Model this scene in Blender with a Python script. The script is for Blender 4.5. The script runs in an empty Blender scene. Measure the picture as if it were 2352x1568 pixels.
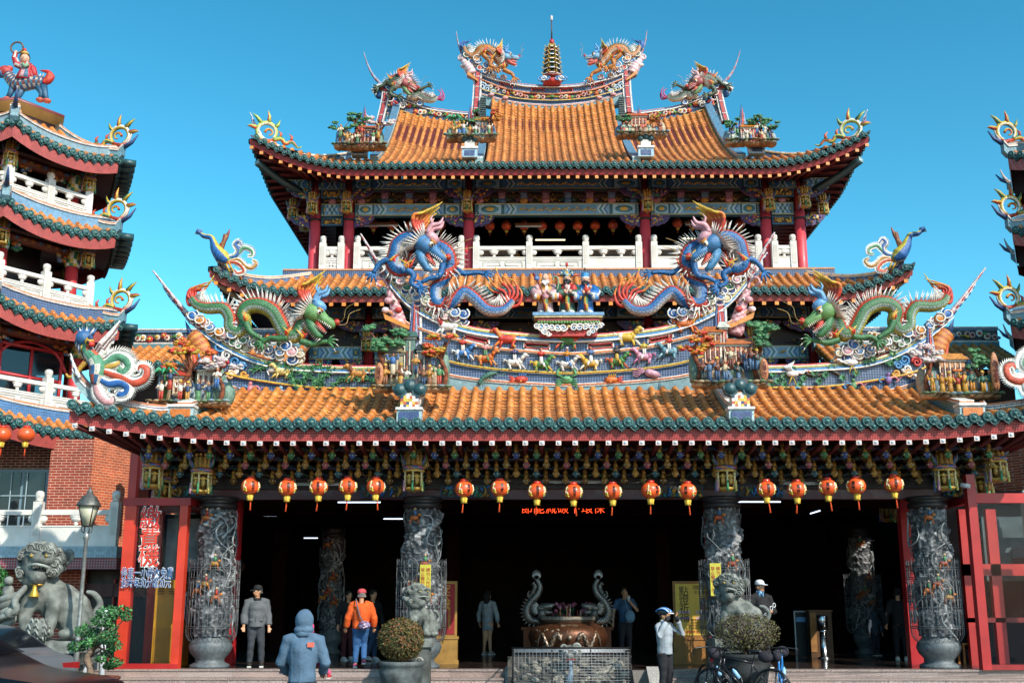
import bpy, bmesh, math, random
from mathutils import Vector, Matrix, Euler
R = random.Random(7)
PI = math.pi
sin, cos, rad = math.sin, math.cos, math.radians
SC = bpy.context.scene
COL = SC.collection
# ---------- camera: a 2352 x 1568 sheet maps to rays; W() gives the point of a ray at depth Y
FPX, CX, CY, HC = 2595.0, 1176.0, 784.0, 1.8
PITCH, YAW = math.atan(596/2595), rad(0.6)
CM = Matrix.Rotation(YAW, 3, 'Z') @ Matrix.Rotation(PI/2 + PITCH, 3, 'X')
CAMP = Vector((0, 0, HC))
def W(px, py, Y):
    d = CM @ Vector(((px-CX)/FPX, (CY-py)/FPX, -1))
    return CAMP + d*(Y/d.y)
def PX(p):
    c = CM.transposed() @ (Vector(p)-CAMP)
    return (CX - FPX*c.x/c.z, CY + FPX*c.y/c.z)
A = 1.03                                   # the temple's axis
def L(px, py, Y):                          # point in the temple's own frame (x measured from the axis)
    p = W(px, py, Y); return Vector((p.x-A, p.y, p.z))
# ---------- colour
def lin(c): return c/12.92 if c <= .04045 else ((c+.055)/1.055)**2.4
def C(h):
    if not isinstance(h, str): return h
    return tuple(lin(int(h[i:i+2], 16)/255) for i in (0, 2, 4))
PAL = dict(ora='cf7a28', ora2='b8651f', grn='2d5054', grn2='264b4b', red='b8262c', dred='6e1a1c', wht='dcd9d0', blu='2069a6', lbl='7fb2d6', nav='2c426e',
  yel='d9b23c', gold='b98a3c', dgold='7d5a26', pnk='dca4ac', gre='2f7a4c', lgr='86ac5c', teal='7ea3a6', brn='6b4a30', dbr='3a281c', blk='14141a', orr='e2521c',
  skin='c08c68', stn='8d8f88', dst='4a4d4c', sil='aab0b4', pur='6c5a94', ltl='a8c4c4', crm='e2d3b0')
def K(n): return C(PAL.get(n, n))
# ---------- mesh builder: flat lists, one colour per face
class MB:
    def __init__(s): s.v, s.f, s.c, s.s = [], [], [], []
    def add(s, vs, fs, col, smooth=True):
        b = len(s.v); s.v.extend([tuple(p) for p in vs])
        many = isinstance(col, list)
        if not many: col = K(col)
        for i, f in enumerate(fs):
            s.f.append([b+j for j in f]); s.c.append(col[i] if many else col); s.s.append(smooth)
        return s
    def box(s, c, d, col, rz=0, rx=0, ry=0, taper=1):
        m = Euler((rx, ry, rz)).to_matrix(); c = Vector(c); h = [x/2 for x in d]
        vs = [c+m@Vector((x*h[0]*(taper if z > 0 else 1), y*h[1]*(taper if z > 0 else 1), z*h[2])) for z in (-1, 1) for y in (-1, 1) for x in (-1, 1)]
        return s.add(vs, [(0,2,3,1),(4,5,7,6),(0,1,5,4),(1,3,7,5),(3,2,6,7),(2,0,4,6)], col, False)
    def bx(s, x0, x1, y0, y1, z0, z1, col): return s.box(((x0+x1)/2, (y0+y1)/2, (z0+z1)/2), (x1-x0, y1-y0, z1-z0), col)
    def tube(s, pts, r, col, n=8, cap=True, flat=1, up=None, cols=None):
        pts = [Vector(p) for p in pts]; m = len(pts)
        if not isinstance(r, (list, tuple)): r = [r]*m
        vs = []; prev = None
        for i, p in enumerate(pts):
            t = (pts[min(i+1, m-1)]-pts[max(i-1, 0)])
            t = t.normalized() if t.length > 1e-9 else Vector((0, 0, 1))
            if prev is None:
                a = Vector(up) if up else (Vector((0, 1, 0)) if abs(t.y) < .9 else Vector((1, 0, 0)))
            else: a = prev
            a = (a-t*a.dot(t))
            if a.length < 1e-6: a = t.orthogonal()
            a.normalize(); b = t.cross(a); prev = a
            for k in range(n):
                an = 2*PI*k/n; vs.append(p+(a*cos(an)*flat+b*sin(an))*r[i])
        fs = [(i*n+k, i*n+(k+1) % n, (i+1)*n+(k+1) % n, (i+1)*n+k) for i in range(m-1) for k in range(n)]
        cl = K(col)
        cc = [(K(cols(i, k)) if cols else cl) for i in range(m-1) for k in range(n)]
        if cap:
            fs += [tuple(range(n-1, -1, -1)), tuple((m-1)*n+k for k in range(n))]; cc += [cc[0], cc[-1]]
        return s.add(vs, fs, cc)
    def lathe(s, prof, c, col, n=16, cols=None, ax=None, sx=1, sy=1, ph=0):
        c = Vector(c); vs = []; m = len(prof)
        q = Vector((0, 0, 1)).rotation_difference(Vector(ax)).to_matrix() if ax else None
        for r_, z in prof:
            for k in range(n):
                an = 2*PI*k/n+ph; p = Vector((r_*cos(an)*sx, r_*sin(an)*sy, z))
                vs.append(c+(q@p if q else p))
        fs = [(i*n+k, i*n+(k+1) % n, (i+1)*n+(k+1) % n, (i+1)*n+k) for i in range(m-1) for k in range(n)]
        cl = K(col); cc = [(K(cols(i, k)) if cols else cl) for i in range(m-1) for k in range(n)]
        fs += [tuple(range(n-1, -1, -1)), tuple((m-1)*n+k for k in range(n))]; cc += [cc[0], cc[-1]]
        return s.add(vs, fs, cc)
    def ball(s, c, r, col, n=10, m=6, rot=None, j=0):
        if not isinstance(r, (list, tuple)): r = (r, r, r)
        c = Vector(c); q = Euler(rot).to_matrix() if rot else None; vs = []
        for i in range(m+1):
            th = PI*i/m
            for k in range(n):
                an = 2*PI*k/n; p = Vector((r[0]*sin(th)*cos(an), r[1]*sin(th)*sin(an), r[2]*cos(th)))
                if j: p *= 1+R.uniform(-j, j)
                vs.append(c+(q@p if q else p))
        fs = [(i*n+k, (i+1)*n+k, (i+1)*n+(k+1) % n, i*n+(k+1) % n) for i in range(m) for k in range(n)]
        return s.add(vs, fs, col)
    def cone(s, a, b, r, col, n=5, r2=0.0): return s.tube([a, b], [r, max(r2, 1e-4)], col, n)
    def prism(s, out, y0, y1, col, edge=None):       # an x-z outline given a depth
        n = len(out); vs = [(x, y0, z) for x, z in out]+[(x, y1, z) for x, z in out]
        fs = [tuple(range(n)), tuple(range(2*n-1, n-1, -1))]+[(i, n+i, n+(i+1) % n, (i+1) % n) for i in range(n)]
        return s.add(vs, fs, [K(col)]*2+[K(edge or col)]*n, False)
    def strip(s, top, bot, th, col, edge=None):      # wall between two point rows, given a thickness along y
        n = len(top); t = [Vector(p) for p in top]; b = [Vector(p) for p in bot]; o = Vector((0, th, 0))
        vs = t+b+[p+o for p in t]+[p+o for p in b]; fs = []
        for i in range(n-1):
            fs += [(i, n+i, n+i+1, i+1), (2*n+i, 2*n+i+1, 3*n+i+1, 3*n+i), (i, i+1, 2*n+i+1, 2*n+i), (n+i, 3*n+i, 3*n+i+1, n+i+1)]
        fs += [(0, 2*n, 3*n, n), (n-1, 2*n-1, 4*n-1, 3*n-1)]
        return s.add(vs, fs, col, False)
    def merge(s, o, mat=None, flip=False):
        b = len(s.v); s.v.extend([tuple(mat@Vector(p)) for p in o.v] if mat else o.v)
        s.f.extend([[b+i for i in (reversed(f) if flip else f)] for f in o.f]); s.c.extend(o.c); s.s.extend(o.s)
        return s
    def mirror(s):                                    # the same shape on the other side of the axis
        o = MB(); o.v = [(-x, y, z) for x, y, z in s.v]; o.f = [list(reversed(f)) for f in s.f]; o.c = s.c; o.s = s.s; return o
    def both(s): return s.merge(s.mirror())
    def mesh(s, name):
        me = bpy.data.meshes.new(name); me.from_pydata(s.v, [], s.f)
        at = me.color_attributes.new('Col', 'FLOAT_COLOR', 'CORNER'); d = []
        for f, c in zip(s.f, s.c): d.extend((c[0], c[1], c[2], 1.0)*len(f))
        at.data.foreach_set('color', d); me.polygons.foreach_set('use_smooth', s.s); me.update(); return me
    def obj(s, name, mat, par=None, loc=None):
        me = s.mesh(name); me.materials.append(MT[mat]); return link(name, me, par, loc)
def pair(mb, name, mat_, par):                           # one object on each side of the axis
    mb.obj(name, mat_, par); return mb.mirror().obj(name, mat_, par)
def link(name, me, par=None, loc=None):
    o = bpy.data.objects.new(name, me); COL.objects.link(o)
    if loc is not None: o.location = loc
    if par: o.parent = par
    return o
def thing(name, label, cat, loc=(0, 0, 0), rz=0, group=None):
    o = bpy.data.objects.new(name, None); o.empty_display_size = .1; COL.objects.link(o)
    o.location = loc; o.rotation_euler = (0, 0, rz); return tag(o, label, cat, group)
def tag(o, label, cat, group=None):
    o['label'] = label; o['category'] = cat
    if group: o['group'] = group
    return o
def struct(o, k='structure'): o['kind'] = k; return o
def dup(root, loc=None, rz=None, label=None):
    r = root.copy(); COL.objects.link(r)
    if loc is not None: r.location = loc
    if rz is not None: r.rotation_euler = (0, 0, rz)
    if label: r['label'] = label
    def rec(a, b):
        for ch in [x for x in KIDS[a.name]]:
            c = ch.copy(); COL.objects.link(c); c.parent = b; rec(ch, c)
    global KIDS
    KIDS = {}
    for o in bpy.data.objects: KIDS.setdefault(o.name, []); 
    for o in bpy.data.objects:
        if o.parent: KIDS[o.parent.name].append(o)
    KIDS.setdefault(r.name, [])
    rec(root, r); return r
def cr(P, n=8, closed=False):                         # Catmull-Rom through the points
    P = [Vector(p) for p in P]; out = []
    for i in range(len(P)-1):
        a, b, c, d = P[max(i-1, 0)], P[i], P[i+1], P[min(i+2, len(P)-1)]
        for k in range(n):
            t = k/n
            out.append(.5*((2*b)+(c-a)*t+(2*a-5*b+4*c-d)*t*t+(3*b-a-3*c+d)*t**3))
    out.append(P[-1]); return out
def lp(P, n):                                         # linear interpolation of a list of numbers to n values
    m = len(P)-1; o = []
    for i in range(n):
        t = i*m/(n-1); k = min(int(t), m-1); o.append(P[k]+(P[k+1]-P[k])*(t-k))
    return o
def at_x(P, x):                                       # point of an x-sorted row at x
    for a, b in zip(P, P[1:]):
        if a.x <= x <= b.x:
            return a.lerp(b, (x-a.x)/max(b.x-a.x, 1e-9))
    return P[0].copy() if x < P[0].x else P[-1].copy()
# ---------- materials
MT = {}
def mat(name, rough=.5, metal=0, nz=.12, nscale=6, bump=0, bscale=40, spec=.5, grid=None, coat=0, alpha=None, emit=None, brick=None, speck=0, rvar=0, dirt=0):
    m = bpy.data.materials.new(name); m.use_nodes = True; N = m.node_tree.nodes; K_ = m.node_tree.links
    b = N['Principled BSDF']; b.inputs['Roughness'].default_value = rough; b.inputs['Metallic'].default_value = metal
    b.inputs['Specular IOR Level'].default_value = spec; b.inputs['Coat Weight'].default_value = coat
    a = N.new('ShaderNodeAttribute'); a.attribute_name = 'Col'; col = a.outputs['Color']
    tc = N.new('ShaderNodeTexCoord')
    def noise(sc, det=4):
        t = N.new('ShaderNodeTexNoise'); t.inputs['Scale'].default_value = sc; t.inputs['Detail'].default_value = det
        K_.new(tc.outputs['Object'], t.inputs['Vector']); return t.outputs['Fac']
    def mr(v, a0, a1, f0=0, f1=1):
        r_ = N.new('ShaderNodeMapRange'); r_.inputs[1].default_value = f0; r_.inputs[2].default_value = f1; r_.inputs[3].default_value = a0; r_.inputs[4].default_value = a1
        K_.new(v, r_.inputs[0]); return r_.outputs[0]
    def mul(c, f):
        v = N.new('ShaderNodeMix'); v.data_type = 'RGBA'; v.blend_type = 'MULTIPLY'; v.inputs[0].default_value = 1
        K_.new(c, v.inputs[6]); K_.new(f, v.inputs[7]); return v.outputs[2]
    if grid or brick:
        br = N.new('ShaderNodeTexBrick'); sx = N.new('ShaderNodeSeparateXYZ'); cx = N.new('ShaderNodeCombineXYZ')
        K_.new(tc.outputs['Object'], sx.inputs[0])
        ad = N.new('ShaderNodeMath'); ad.operation = 'ADD'; K_.new(sx.outputs[0], ad.inputs[0]); K_.new(sx.outputs[1], ad.inputs[1])
        K_.new(ad.outputs[0], cx.inputs[0]); K_.new(sx.outputs[2], cx.inputs[1]); K_.new(cx.outputs[0], br.inputs[0])
        w, h, mo, g = grid or brick
        br.offset = 0 if grid else .5; br.inputs['Scale'].default_value = 1
        br.inputs['Brick Width'].default_value = w; br.inputs['Row Height'].default_value = h; br.inputs['Mortar Size'].default_value = mo
        br.inputs['Mortar'].default_value = (*K(g), 1); br.inputs['Mortar Smooth'].default_value = .1
        vv = N.new('ShaderNodeMix'); vv.data_type = 'RGBA'; vv.blend_type = 'MULTIPLY'; vv.inputs[0].default_value = 1; vv.inputs[7].default_value = (.72, .72, .72, 1)
        K_.new(col, vv.inputs[6]); K_.new(vv.outputs[2], br.inputs['Color2']); K_.new(col, br.inputs['Color1']); col = br.outputs['Color']
    if nz: col = mul(col, mr(noise(nscale), 1-nz*1.6, 1+nz*.9, .25, .75))
    if dirt: col = mul(col, mr(noise(dirt, 7), (.8 if name == 'glaze' else .45), 1.05, .36, .56))
    if speck: col = mul(col, mr(noise(speck, 2), .62 if name == 'ceramic' else .35, 1.18, .38, .62))
    K_.new(col, b.inputs['Base Color'])
    if rvar: K_.new(mr(noise(nscale*2), rough-rvar, rough+rvar, .3, .7), b.inputs['Roughness'])
    if bump:
        bp = N.new('ShaderNodeBump'); bp.inputs['Strength'].default_value = bump; bp.inputs['Distance'].default_value = .02
        K_.new(noise(bscale), bp.inputs['Height']); K_.new(bp.outputs[0], b.inputs['Normal'])
    if alpha is not None: b.inputs['Alpha'].default_value = alpha
    if emit: K_.new(col, b.inputs['Emission Color']); b.inputs['Emission Strength'].default_value = emit
    MT[name] = m; return m
mat('ceramic', .36, nz=.2, nscale=9, bump=.55, bscale=75, speck=48)
mat('glaze', .48, nz=.2, nscale=3, bump=.15, bscale=30, rvar=.12, dirt=1.7)
mat('tilegreen', .36, nz=.22, nscale=5, bump=.35, bscale=55, rvar=.1)
mat('paint', .42, nz=.14, nscale=2.5, rvar=.08)
mat('wood', .6, nz=.25, nscale=5, bump=.2, bscale=20)
mat('dark', .9, nz=.3, nscale=3, spec=.05)
mat('carved', .5, nz=.35, nscale=22, bump=.7, bscale=55)
mat('mosaic', .35, nz=.12, nscale=5, grid=(.06, .06, .004, '8a94a0'))
mat('mosaicred', .35, nz=.12, nscale=5, grid=(.05, .05, .005, 'a86660'))
mat('whitestone', .7, nz=.12, nscale=3, bump=.25, bscale=50)
mat('darkstone', .45, nz=.3, nscale=14, bump=.5, bscale=45)
mat('greystone', .75, nz=.3, nscale=7, bump=.5, bscale=60, dirt=3)
mat('granite', .55, nz=.1, nscale=2, speck=70)
mat('floor', .16, nz=.2, nscale=1.2, speck=60, rvar=.06)
mat('brick', .8, nz=.2, nscale=3, brick=(.22, .065, .007, 'c9a08a'), bump=.3, bscale=50)
mat('cloth', .85, nz=.18, nscale=9, bump=.35, bscale=35)
mat('skin', .5, nz=.08, nscale=20)
mat('foliage', .6, nz=.3, nscale=9)
mat('bark', .85, nz=.35, nscale=14, bump=.7, bscale=50)
mat('steel', .25, 1, nz=.1, nscale=8)
mat('iron', .5, .6, nz=.25, nscale=20)
mat('bronze', .38, .55, nz=.3, nscale=6, bump=.3, bscale=40)
mat('carpaint', .22, nz=.02, coat=.0, spec=.25)
mat('plastic', .35, nz=.05)
mat('paper', .7, nz=.05)
mat('lamp', .5, nz=0, emit=2.2)
mat('led', .5, nz=0, emit=4)
mat('asphalt', .9, nz=.3, nscale=2, speck=90, bump=.3, bscale=80)
mat('lantern', .35, nz=.06, coat=.3)
def glass(name, tint, alpha):
    m = bpy.data.materials.new(name); m.use_nodes = True; b = m.node_tree.nodes['Principled BSDF']
    b.inputs['Base Color'].default_value = (*K(tint), 1); b.inputs['Roughness'].default_value = .04; b.inputs['Alpha'].default_value = alpha; b.inputs['Specular IOR Level'].default_value = .8
    MT[name] = m
glass('glass', '24303a', .08); glass('darkglass', '10161c', .8)
def text(body, h, col, name, mt, par, loc, rz=0, vertical=False, ext=.004, rx=PI/2, bold=0, sx=1, gap=1.0):
    cu = bpy.data.curves.new(name, 'FONT'); cu.body = '\n'.join(body) if vertical else body
    cu.size = h; cu.align_x = 'CENTER'; cu.align_y = 'CENTER'; cu.extrude = ext; cu.offset = bold; cu.space_line = gap
    t = bpy.data.objects.new(name, cu); COL.objects.link(t); dg = bpy.context.evaluated_depsgraph_get(); dg.update()
    me = bpy.data.meshes.new_from_object(t.evaluated_get(dg)); bpy.data.objects.remove(t)
    at = me.color_attributes.new('Col', 'FLOAT_COLOR', 'CORNER'); at.data.foreach_set('color', [*K(col), 1.0]*len(at.data))
    me.materials.clear(); me.materials.append(MT[mt]); o = link(name, me, par, loc); o.rotation_euler = (rx, 0, rz); o.scale = (sx, 1, 1)
    return o
def fuse(mb, vox, name, col, mt, par=None, loc=None, smooth=3, noise=0, ns=8):   # melts the pieces into one continuous surface
    me = mb.mesh('tmp'); o = bpy.data.objects.new('tmp', me); COL.objects.link(o)
    m = o.modifiers.new('r', 'REMESH'); m.mode = 'VOXEL'; m.voxel_size = vox; m.use_smooth_shade = True
    if smooth: sm = o.modifiers.new('s', 'SMOOTH'); sm.factor = .5; sm.iterations = smooth
    dg = bpy.context.evaluated_depsgraph_get(); dg.update(); nm = bpy.data.meshes.new_from_object(o.evaluated_get(dg))
    bpy.data.objects.remove(o); bpy.data.meshes.remove(me)
    if noise:
        from mathutils import noise as nz
        for v in nm.vertices: v.co += v.normal*noise*nz.noise(v.co*ns)
    while nm.color_attributes: nm.color_attributes.remove(nm.color_attributes[0])
    at = nm.color_attributes.new('Col', 'FLOAT_COLOR', 'CORNER'); at.data.foreach_set('color', [*K(col), 1.0]*len(at.data))
    nm.materials.clear(); nm.materials.append(MT[mt]); nm.name = name
    return link(name, nm, par, loc)
# ---------- camera, sky, sun
SC.view_settings.view_transform = 'Standard'; SC.view_settings.look = 'None'; SC.view_settings.exposure = .4; SC.view_settings.gamma = 1
cam = bpy.data.cameras.new('camera'); cam.sensor_width = 36; cam.lens = 36*FPX/2352; cam.clip_end = 3000
co = bpy.data.objects.new('camera', cam); COL.objects.link(co); co.location = CAMP; co.rotation_euler = CM.to_euler(); SC.camera = co
SUN_EL, SUN_AZ = rad(38), rad(38)          # azimuth measured from behind the camera towards its right
wd = bpy.data.worlds.new('World'); SC.world = wd; wd.use_nodes = True; N = wd.node_tree.nodes; LK = wd.node_tree.links
sk = N.new('ShaderNodeTexSky'); sk.sky_type = 'NISHITA'; sk.sun_disc = False; sk.sun_elevation = SUN_EL
sdir = Vector((sin(SUN_AZ)*cos(SUN_EL), -cos(SUN_AZ)*cos(SUN_EL), sin(SUN_EL)))
sk.sun_rotation = math.atan2(sdir.x, sdir.y); sk.air_density = 1.0; sk.dust_density = .6; sk.ozone_density = 2.0
hs = N.new('ShaderNodeHueSaturation'); hs.inputs['Saturation'].default_value = 1.28; hs.inputs['Hue'].default_value = .462
gm = N.new('ShaderNodeGamma'); gm.inputs[1].default_value = 1.35; LK.new(sk.outputs[0], hs.inputs['Color']); LK.new(hs.outputs[0], gm.inputs[0]); LK.new(gm.outputs[0], N['Background'].inputs[0]); N['Background'].inputs[1].default_value = .1
sl = bpy.data.lights.new('sun', 'SUN'); sl.energy = 4.2; sl.angle = rad(.5); sl.color = (1, .93, .82)
so = bpy.data.objects.new('sun', sl); COL.objects.link(so); so.rotation_euler = sdir.to_track_quat('Z', 'Y').to_euler(); so.location = sdir*80
# ================= ground, platform and steps
g = MB(); g.add([(-400, -60, 0), (400, -60, 0), (400, 900, 0), (-400, 900, 0)], [(0, 1, 2, 3)], '4a4a4a'); struct(g.obj('ground', 'asphalt'))
PZ = .45
pf = MB(); pf.bx(-11.5, 14, 23.9, 40, .0, PZ-.02, '8f8a84'); struct(pf.obj('platform', 'granite'))
fl = MB()
for i in range(13):
    for j in range(9): fl.box((-11+2*i*1.0, 24.9+j*1.75+.02, PZ-.01), (1.985, 1.735, .02), R.choice(['3b302c', '40342f', '372c28']))
struct(fl.obj('platform_floor', 'floor'))
st = MB()
def steprun(x0, x1):
    for k, (yf, z) in enumerate(((23.88, PZ), (23.5, .3), (23.12, .15))):
        n = max(1, int((x1-x0)/1.05))
        for i in range(n):
            a = x0+(x1-x0)*i/n; b = x0+(x1-x0)*(i+1)/n
            st.bx(a+.003, b-.003, yf+.02, yf+.42, z-.15, z-.036, R.choice(['b09c94', 'b8a59d', 'a6938c', 'b49c92']))
            st.bx(a+.003, b-.003, yf, yf+.42, z-.035, z, R.choice(['a08e86', 'a8968c']))
            st.bx(a+.003, b-.003, yf+.025, yf+.04, z-.045, z-.0355, '2c2a2a')
steprun(-11.5, -.4); steprun(2.75, 14); struct(st.obj('steps', 'granite'))
# carved ramp between the stairs
rp = MB()
for s in (-1, 1):
    x = 1.17+s*1.43
    rp.add([(x-.12, 22.9, .02), (x+.12, 22.9, .02), (x+.12, 23.9, PZ+.06), (x-.12, 23.9, PZ+.06), (x-.12, 22.9, 0), (x+.12, 22.9, 0), (x+.12, 23.9, 0), (x-.12, 23.9, 0)],
       [(0, 1, 2, 3), (4, 5, 1, 0), (7, 3, 2, 6), (5, 6, 2, 1), (4, 0, 3, 7)], 'b9b6b2', False)
struct(rp.obj('ramp_kerb', 'granite'))
# ================= front hall
FH = thing('gate_hall', 'ornate front gate hall with orange tiled roof, carved stone columns and a swallowtail ridge', 'temple hall', (A, 0, 0))
YC = 24.5
COLX = [-7.62, -3.21, 3.21, 7.62]
from mathutils import noise as NZ
def dragon_column(x, y, z0, z1, r, seed, par, tint=1):
    base = MB()
    h = z1-z0
    base.lathe([(r*1.0, 0), (r*1.0, .06), (r*.72, .12), (r*.74, .18), (r*1.0, .3), (r*1.1, .42), (r*1.02, .52), (r*.8, .6), (r*.8, .66)], (x, y, z0), '5c6467', 24)
    sh = MB(); n, m = 72, 150; zz0 = z0+.64; vs = []; cc = []
    nz0 = Vector((seed*7.3, seed*3.1, 0)); H = []
    turns = 1.7
    for i in range(m+1):
        t = i/m; z = zz0+(z1-.12-zz0)*t
        for k in range(n):
            a = 2*PI*k/n
            q = Vector((cos(a)*1.1, sin(a)*1.1, z*1.25))+nz0
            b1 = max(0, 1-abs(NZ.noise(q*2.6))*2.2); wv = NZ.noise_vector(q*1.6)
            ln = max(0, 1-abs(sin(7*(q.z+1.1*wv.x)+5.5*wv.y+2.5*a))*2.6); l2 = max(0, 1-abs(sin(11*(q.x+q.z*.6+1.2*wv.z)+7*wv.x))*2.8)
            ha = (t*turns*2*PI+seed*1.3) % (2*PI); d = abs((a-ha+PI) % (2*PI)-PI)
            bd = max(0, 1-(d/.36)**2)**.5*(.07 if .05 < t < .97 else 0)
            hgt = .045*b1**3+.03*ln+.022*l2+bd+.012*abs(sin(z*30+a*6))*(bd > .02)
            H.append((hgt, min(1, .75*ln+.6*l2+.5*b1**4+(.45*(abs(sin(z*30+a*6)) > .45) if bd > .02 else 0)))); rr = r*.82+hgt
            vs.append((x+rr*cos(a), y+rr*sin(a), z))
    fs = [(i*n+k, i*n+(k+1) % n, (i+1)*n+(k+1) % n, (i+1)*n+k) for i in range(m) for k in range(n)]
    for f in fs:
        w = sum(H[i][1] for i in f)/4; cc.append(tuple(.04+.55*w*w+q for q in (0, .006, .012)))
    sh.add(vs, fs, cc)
    for j in range(16):                                               # whiskers, cloud scrolls and legs standing free of the shaft
        a0 = R.uniform(0, 2*PI); zc = zz0+.15+(h-1.1)*j/16; pts = []
        for q in range(12):
            u = q/11; a = a0+1.1*u+.35*sin(u*9); pts.append((x+(r*.98+.04*sin(u*PI))*cos(a), y+(r*.98+.04*sin(u*PI))*sin(a), zc+.32*sin(u*5+j)))
        sh.tube(pts, [.022-.016*abs(u/11-.4) for u in range(12)], R.choice(['6f7577', '9a9fa0', '565b5e']), 5)
    frs = []
    for j, (a, zc) in enumerate(((-1.9, .90), (-1.35, .62), (-1.75, .5), (-1.2, .42), (-2.2, .46))):   # small painted riders
        fr = MB(); frs.append(fr); px_, py_ = x+(r+.02)*cos(a), y+(r+.02)*sin(a); z = z0+h*zc
        fr.ball((px_, py_, z), (.1, .06, .055), R.choice(['b8642a', 'c8913a', 'a84a28']), 8, 5); fr.ball((px_+.02, py_-.03, z+.1), (.035, .035, .06), R.choice(['3f6a9a', '4a8a5a', 'b43a2a']), 6, 5)
        fr.ball((px_+.02, py_-.04, z+.18), .028, 'd8b48a', 6, 4); fr.ball((px_+.11, py_-.02, z+.06), (.045, .03, .03), 'c8792a', 6, 4)
        for q in (-.07, .07): fr.cone((px_+q, py_-.02, z-.02), (px_+q*1.4, py_-.02, z-.14), .02, 'b8642a', 4, .012)
    cp = MB(); cp.lathe([(r*.86, z1-.16), (r*1.0, z1-.1), (r*1.0, z1-.02), (r*.85, z1), (r*1.05, z1+.05), (r*1.05, z1+.12)], (x, y, 0), '2a2524', 24)
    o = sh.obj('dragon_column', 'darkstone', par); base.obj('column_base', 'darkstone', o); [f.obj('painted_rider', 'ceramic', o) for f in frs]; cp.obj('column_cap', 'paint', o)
    return o
for i, x in enumerate(COLX): dragon_column(x, YC, PZ, 3.86, .41, i+1, FH)
ic = dragon_column(8.02, 31, PZ, 3.6, .31, 6, FH)
for x in (-6.2, ): dragon_column(x, 31, PZ, 3.6, .31, 8, FH)
for x in COLX:
    p = MB(); p.box((x, 26.0, (PZ+4.2)/2), (.27, .27, 4.2-PZ), 'red'); p.obj('red_post', 'paint', FH)
# lintels, ceiling and the dark inside
b = MB()
b.bx(-8.9, 8.9, 24.62, 24.9, 3.95, 4.4, '4a1416'); b.obj('lintel', 'paint', FH)
b = MB()
for x0, x1 in ((-7.3, -3.5), (-2.9, 2.9), (3.5, 7.3)): b.bx(x0, x1, 24.56, 24.62, 4.25, 4.3, '7a6038')
b.obj('lintel_moulding', 'paint', FH)
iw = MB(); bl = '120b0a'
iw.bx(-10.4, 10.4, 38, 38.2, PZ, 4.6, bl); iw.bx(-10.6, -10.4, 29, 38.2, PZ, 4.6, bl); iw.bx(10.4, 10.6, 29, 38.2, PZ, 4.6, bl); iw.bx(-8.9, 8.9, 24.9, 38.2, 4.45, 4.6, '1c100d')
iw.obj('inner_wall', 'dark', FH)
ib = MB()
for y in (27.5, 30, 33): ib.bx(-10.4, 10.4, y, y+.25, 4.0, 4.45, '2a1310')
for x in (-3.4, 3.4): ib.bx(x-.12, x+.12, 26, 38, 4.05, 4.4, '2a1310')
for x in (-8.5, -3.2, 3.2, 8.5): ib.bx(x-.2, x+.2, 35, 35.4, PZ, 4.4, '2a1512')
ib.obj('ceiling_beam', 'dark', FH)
# carved panels beside the columns
for s in (-1, 1):
    for c, x0, x1 in ((3.21, .38, 1.5), (3.21, -1.35, -.38), (7.62, -1.35, -.38)):
        cv = MB(); a, e = s*(c-x0 if False else c)+s*(-x1), s*c-s*x0; a, e = min(a, e), max(a, e)
        cv.bx(a, e, 24.5, 24.6, 3.98, 4.24, '23476a'); cv.bx(a+.03, e-.03, 24.48, 24.52, 4.0, 4.22, '3a2a1c')
        for q in range(26):
            cv.ball((R.uniform(a+.06, e-.06), 24.46, R.uniform(4.01, 4.21)), (R.uniform(.03, .08), .03, R.uniform(.02, .04)), R.choice(['b98a3c', '2e6a6a', '2e66a8', '7d5a26', '3f7a4c']), 6, 4, (0, R.uniform(-1, 1), 0))
        for q in range(5):
            u = a+(e-a)*(.15+.17*q); cv.tube([(u, 24.44, 4.0), (u+.05, 24.43, 4.1), (u+.02, 24.44, 4.2)], [.02, .03, .012], R.choice(['3a8a7a', 'b98a3c', '2e66a8']), 5)
        cv.obj('carved_lintel_panel', 'carved', FH)
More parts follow.
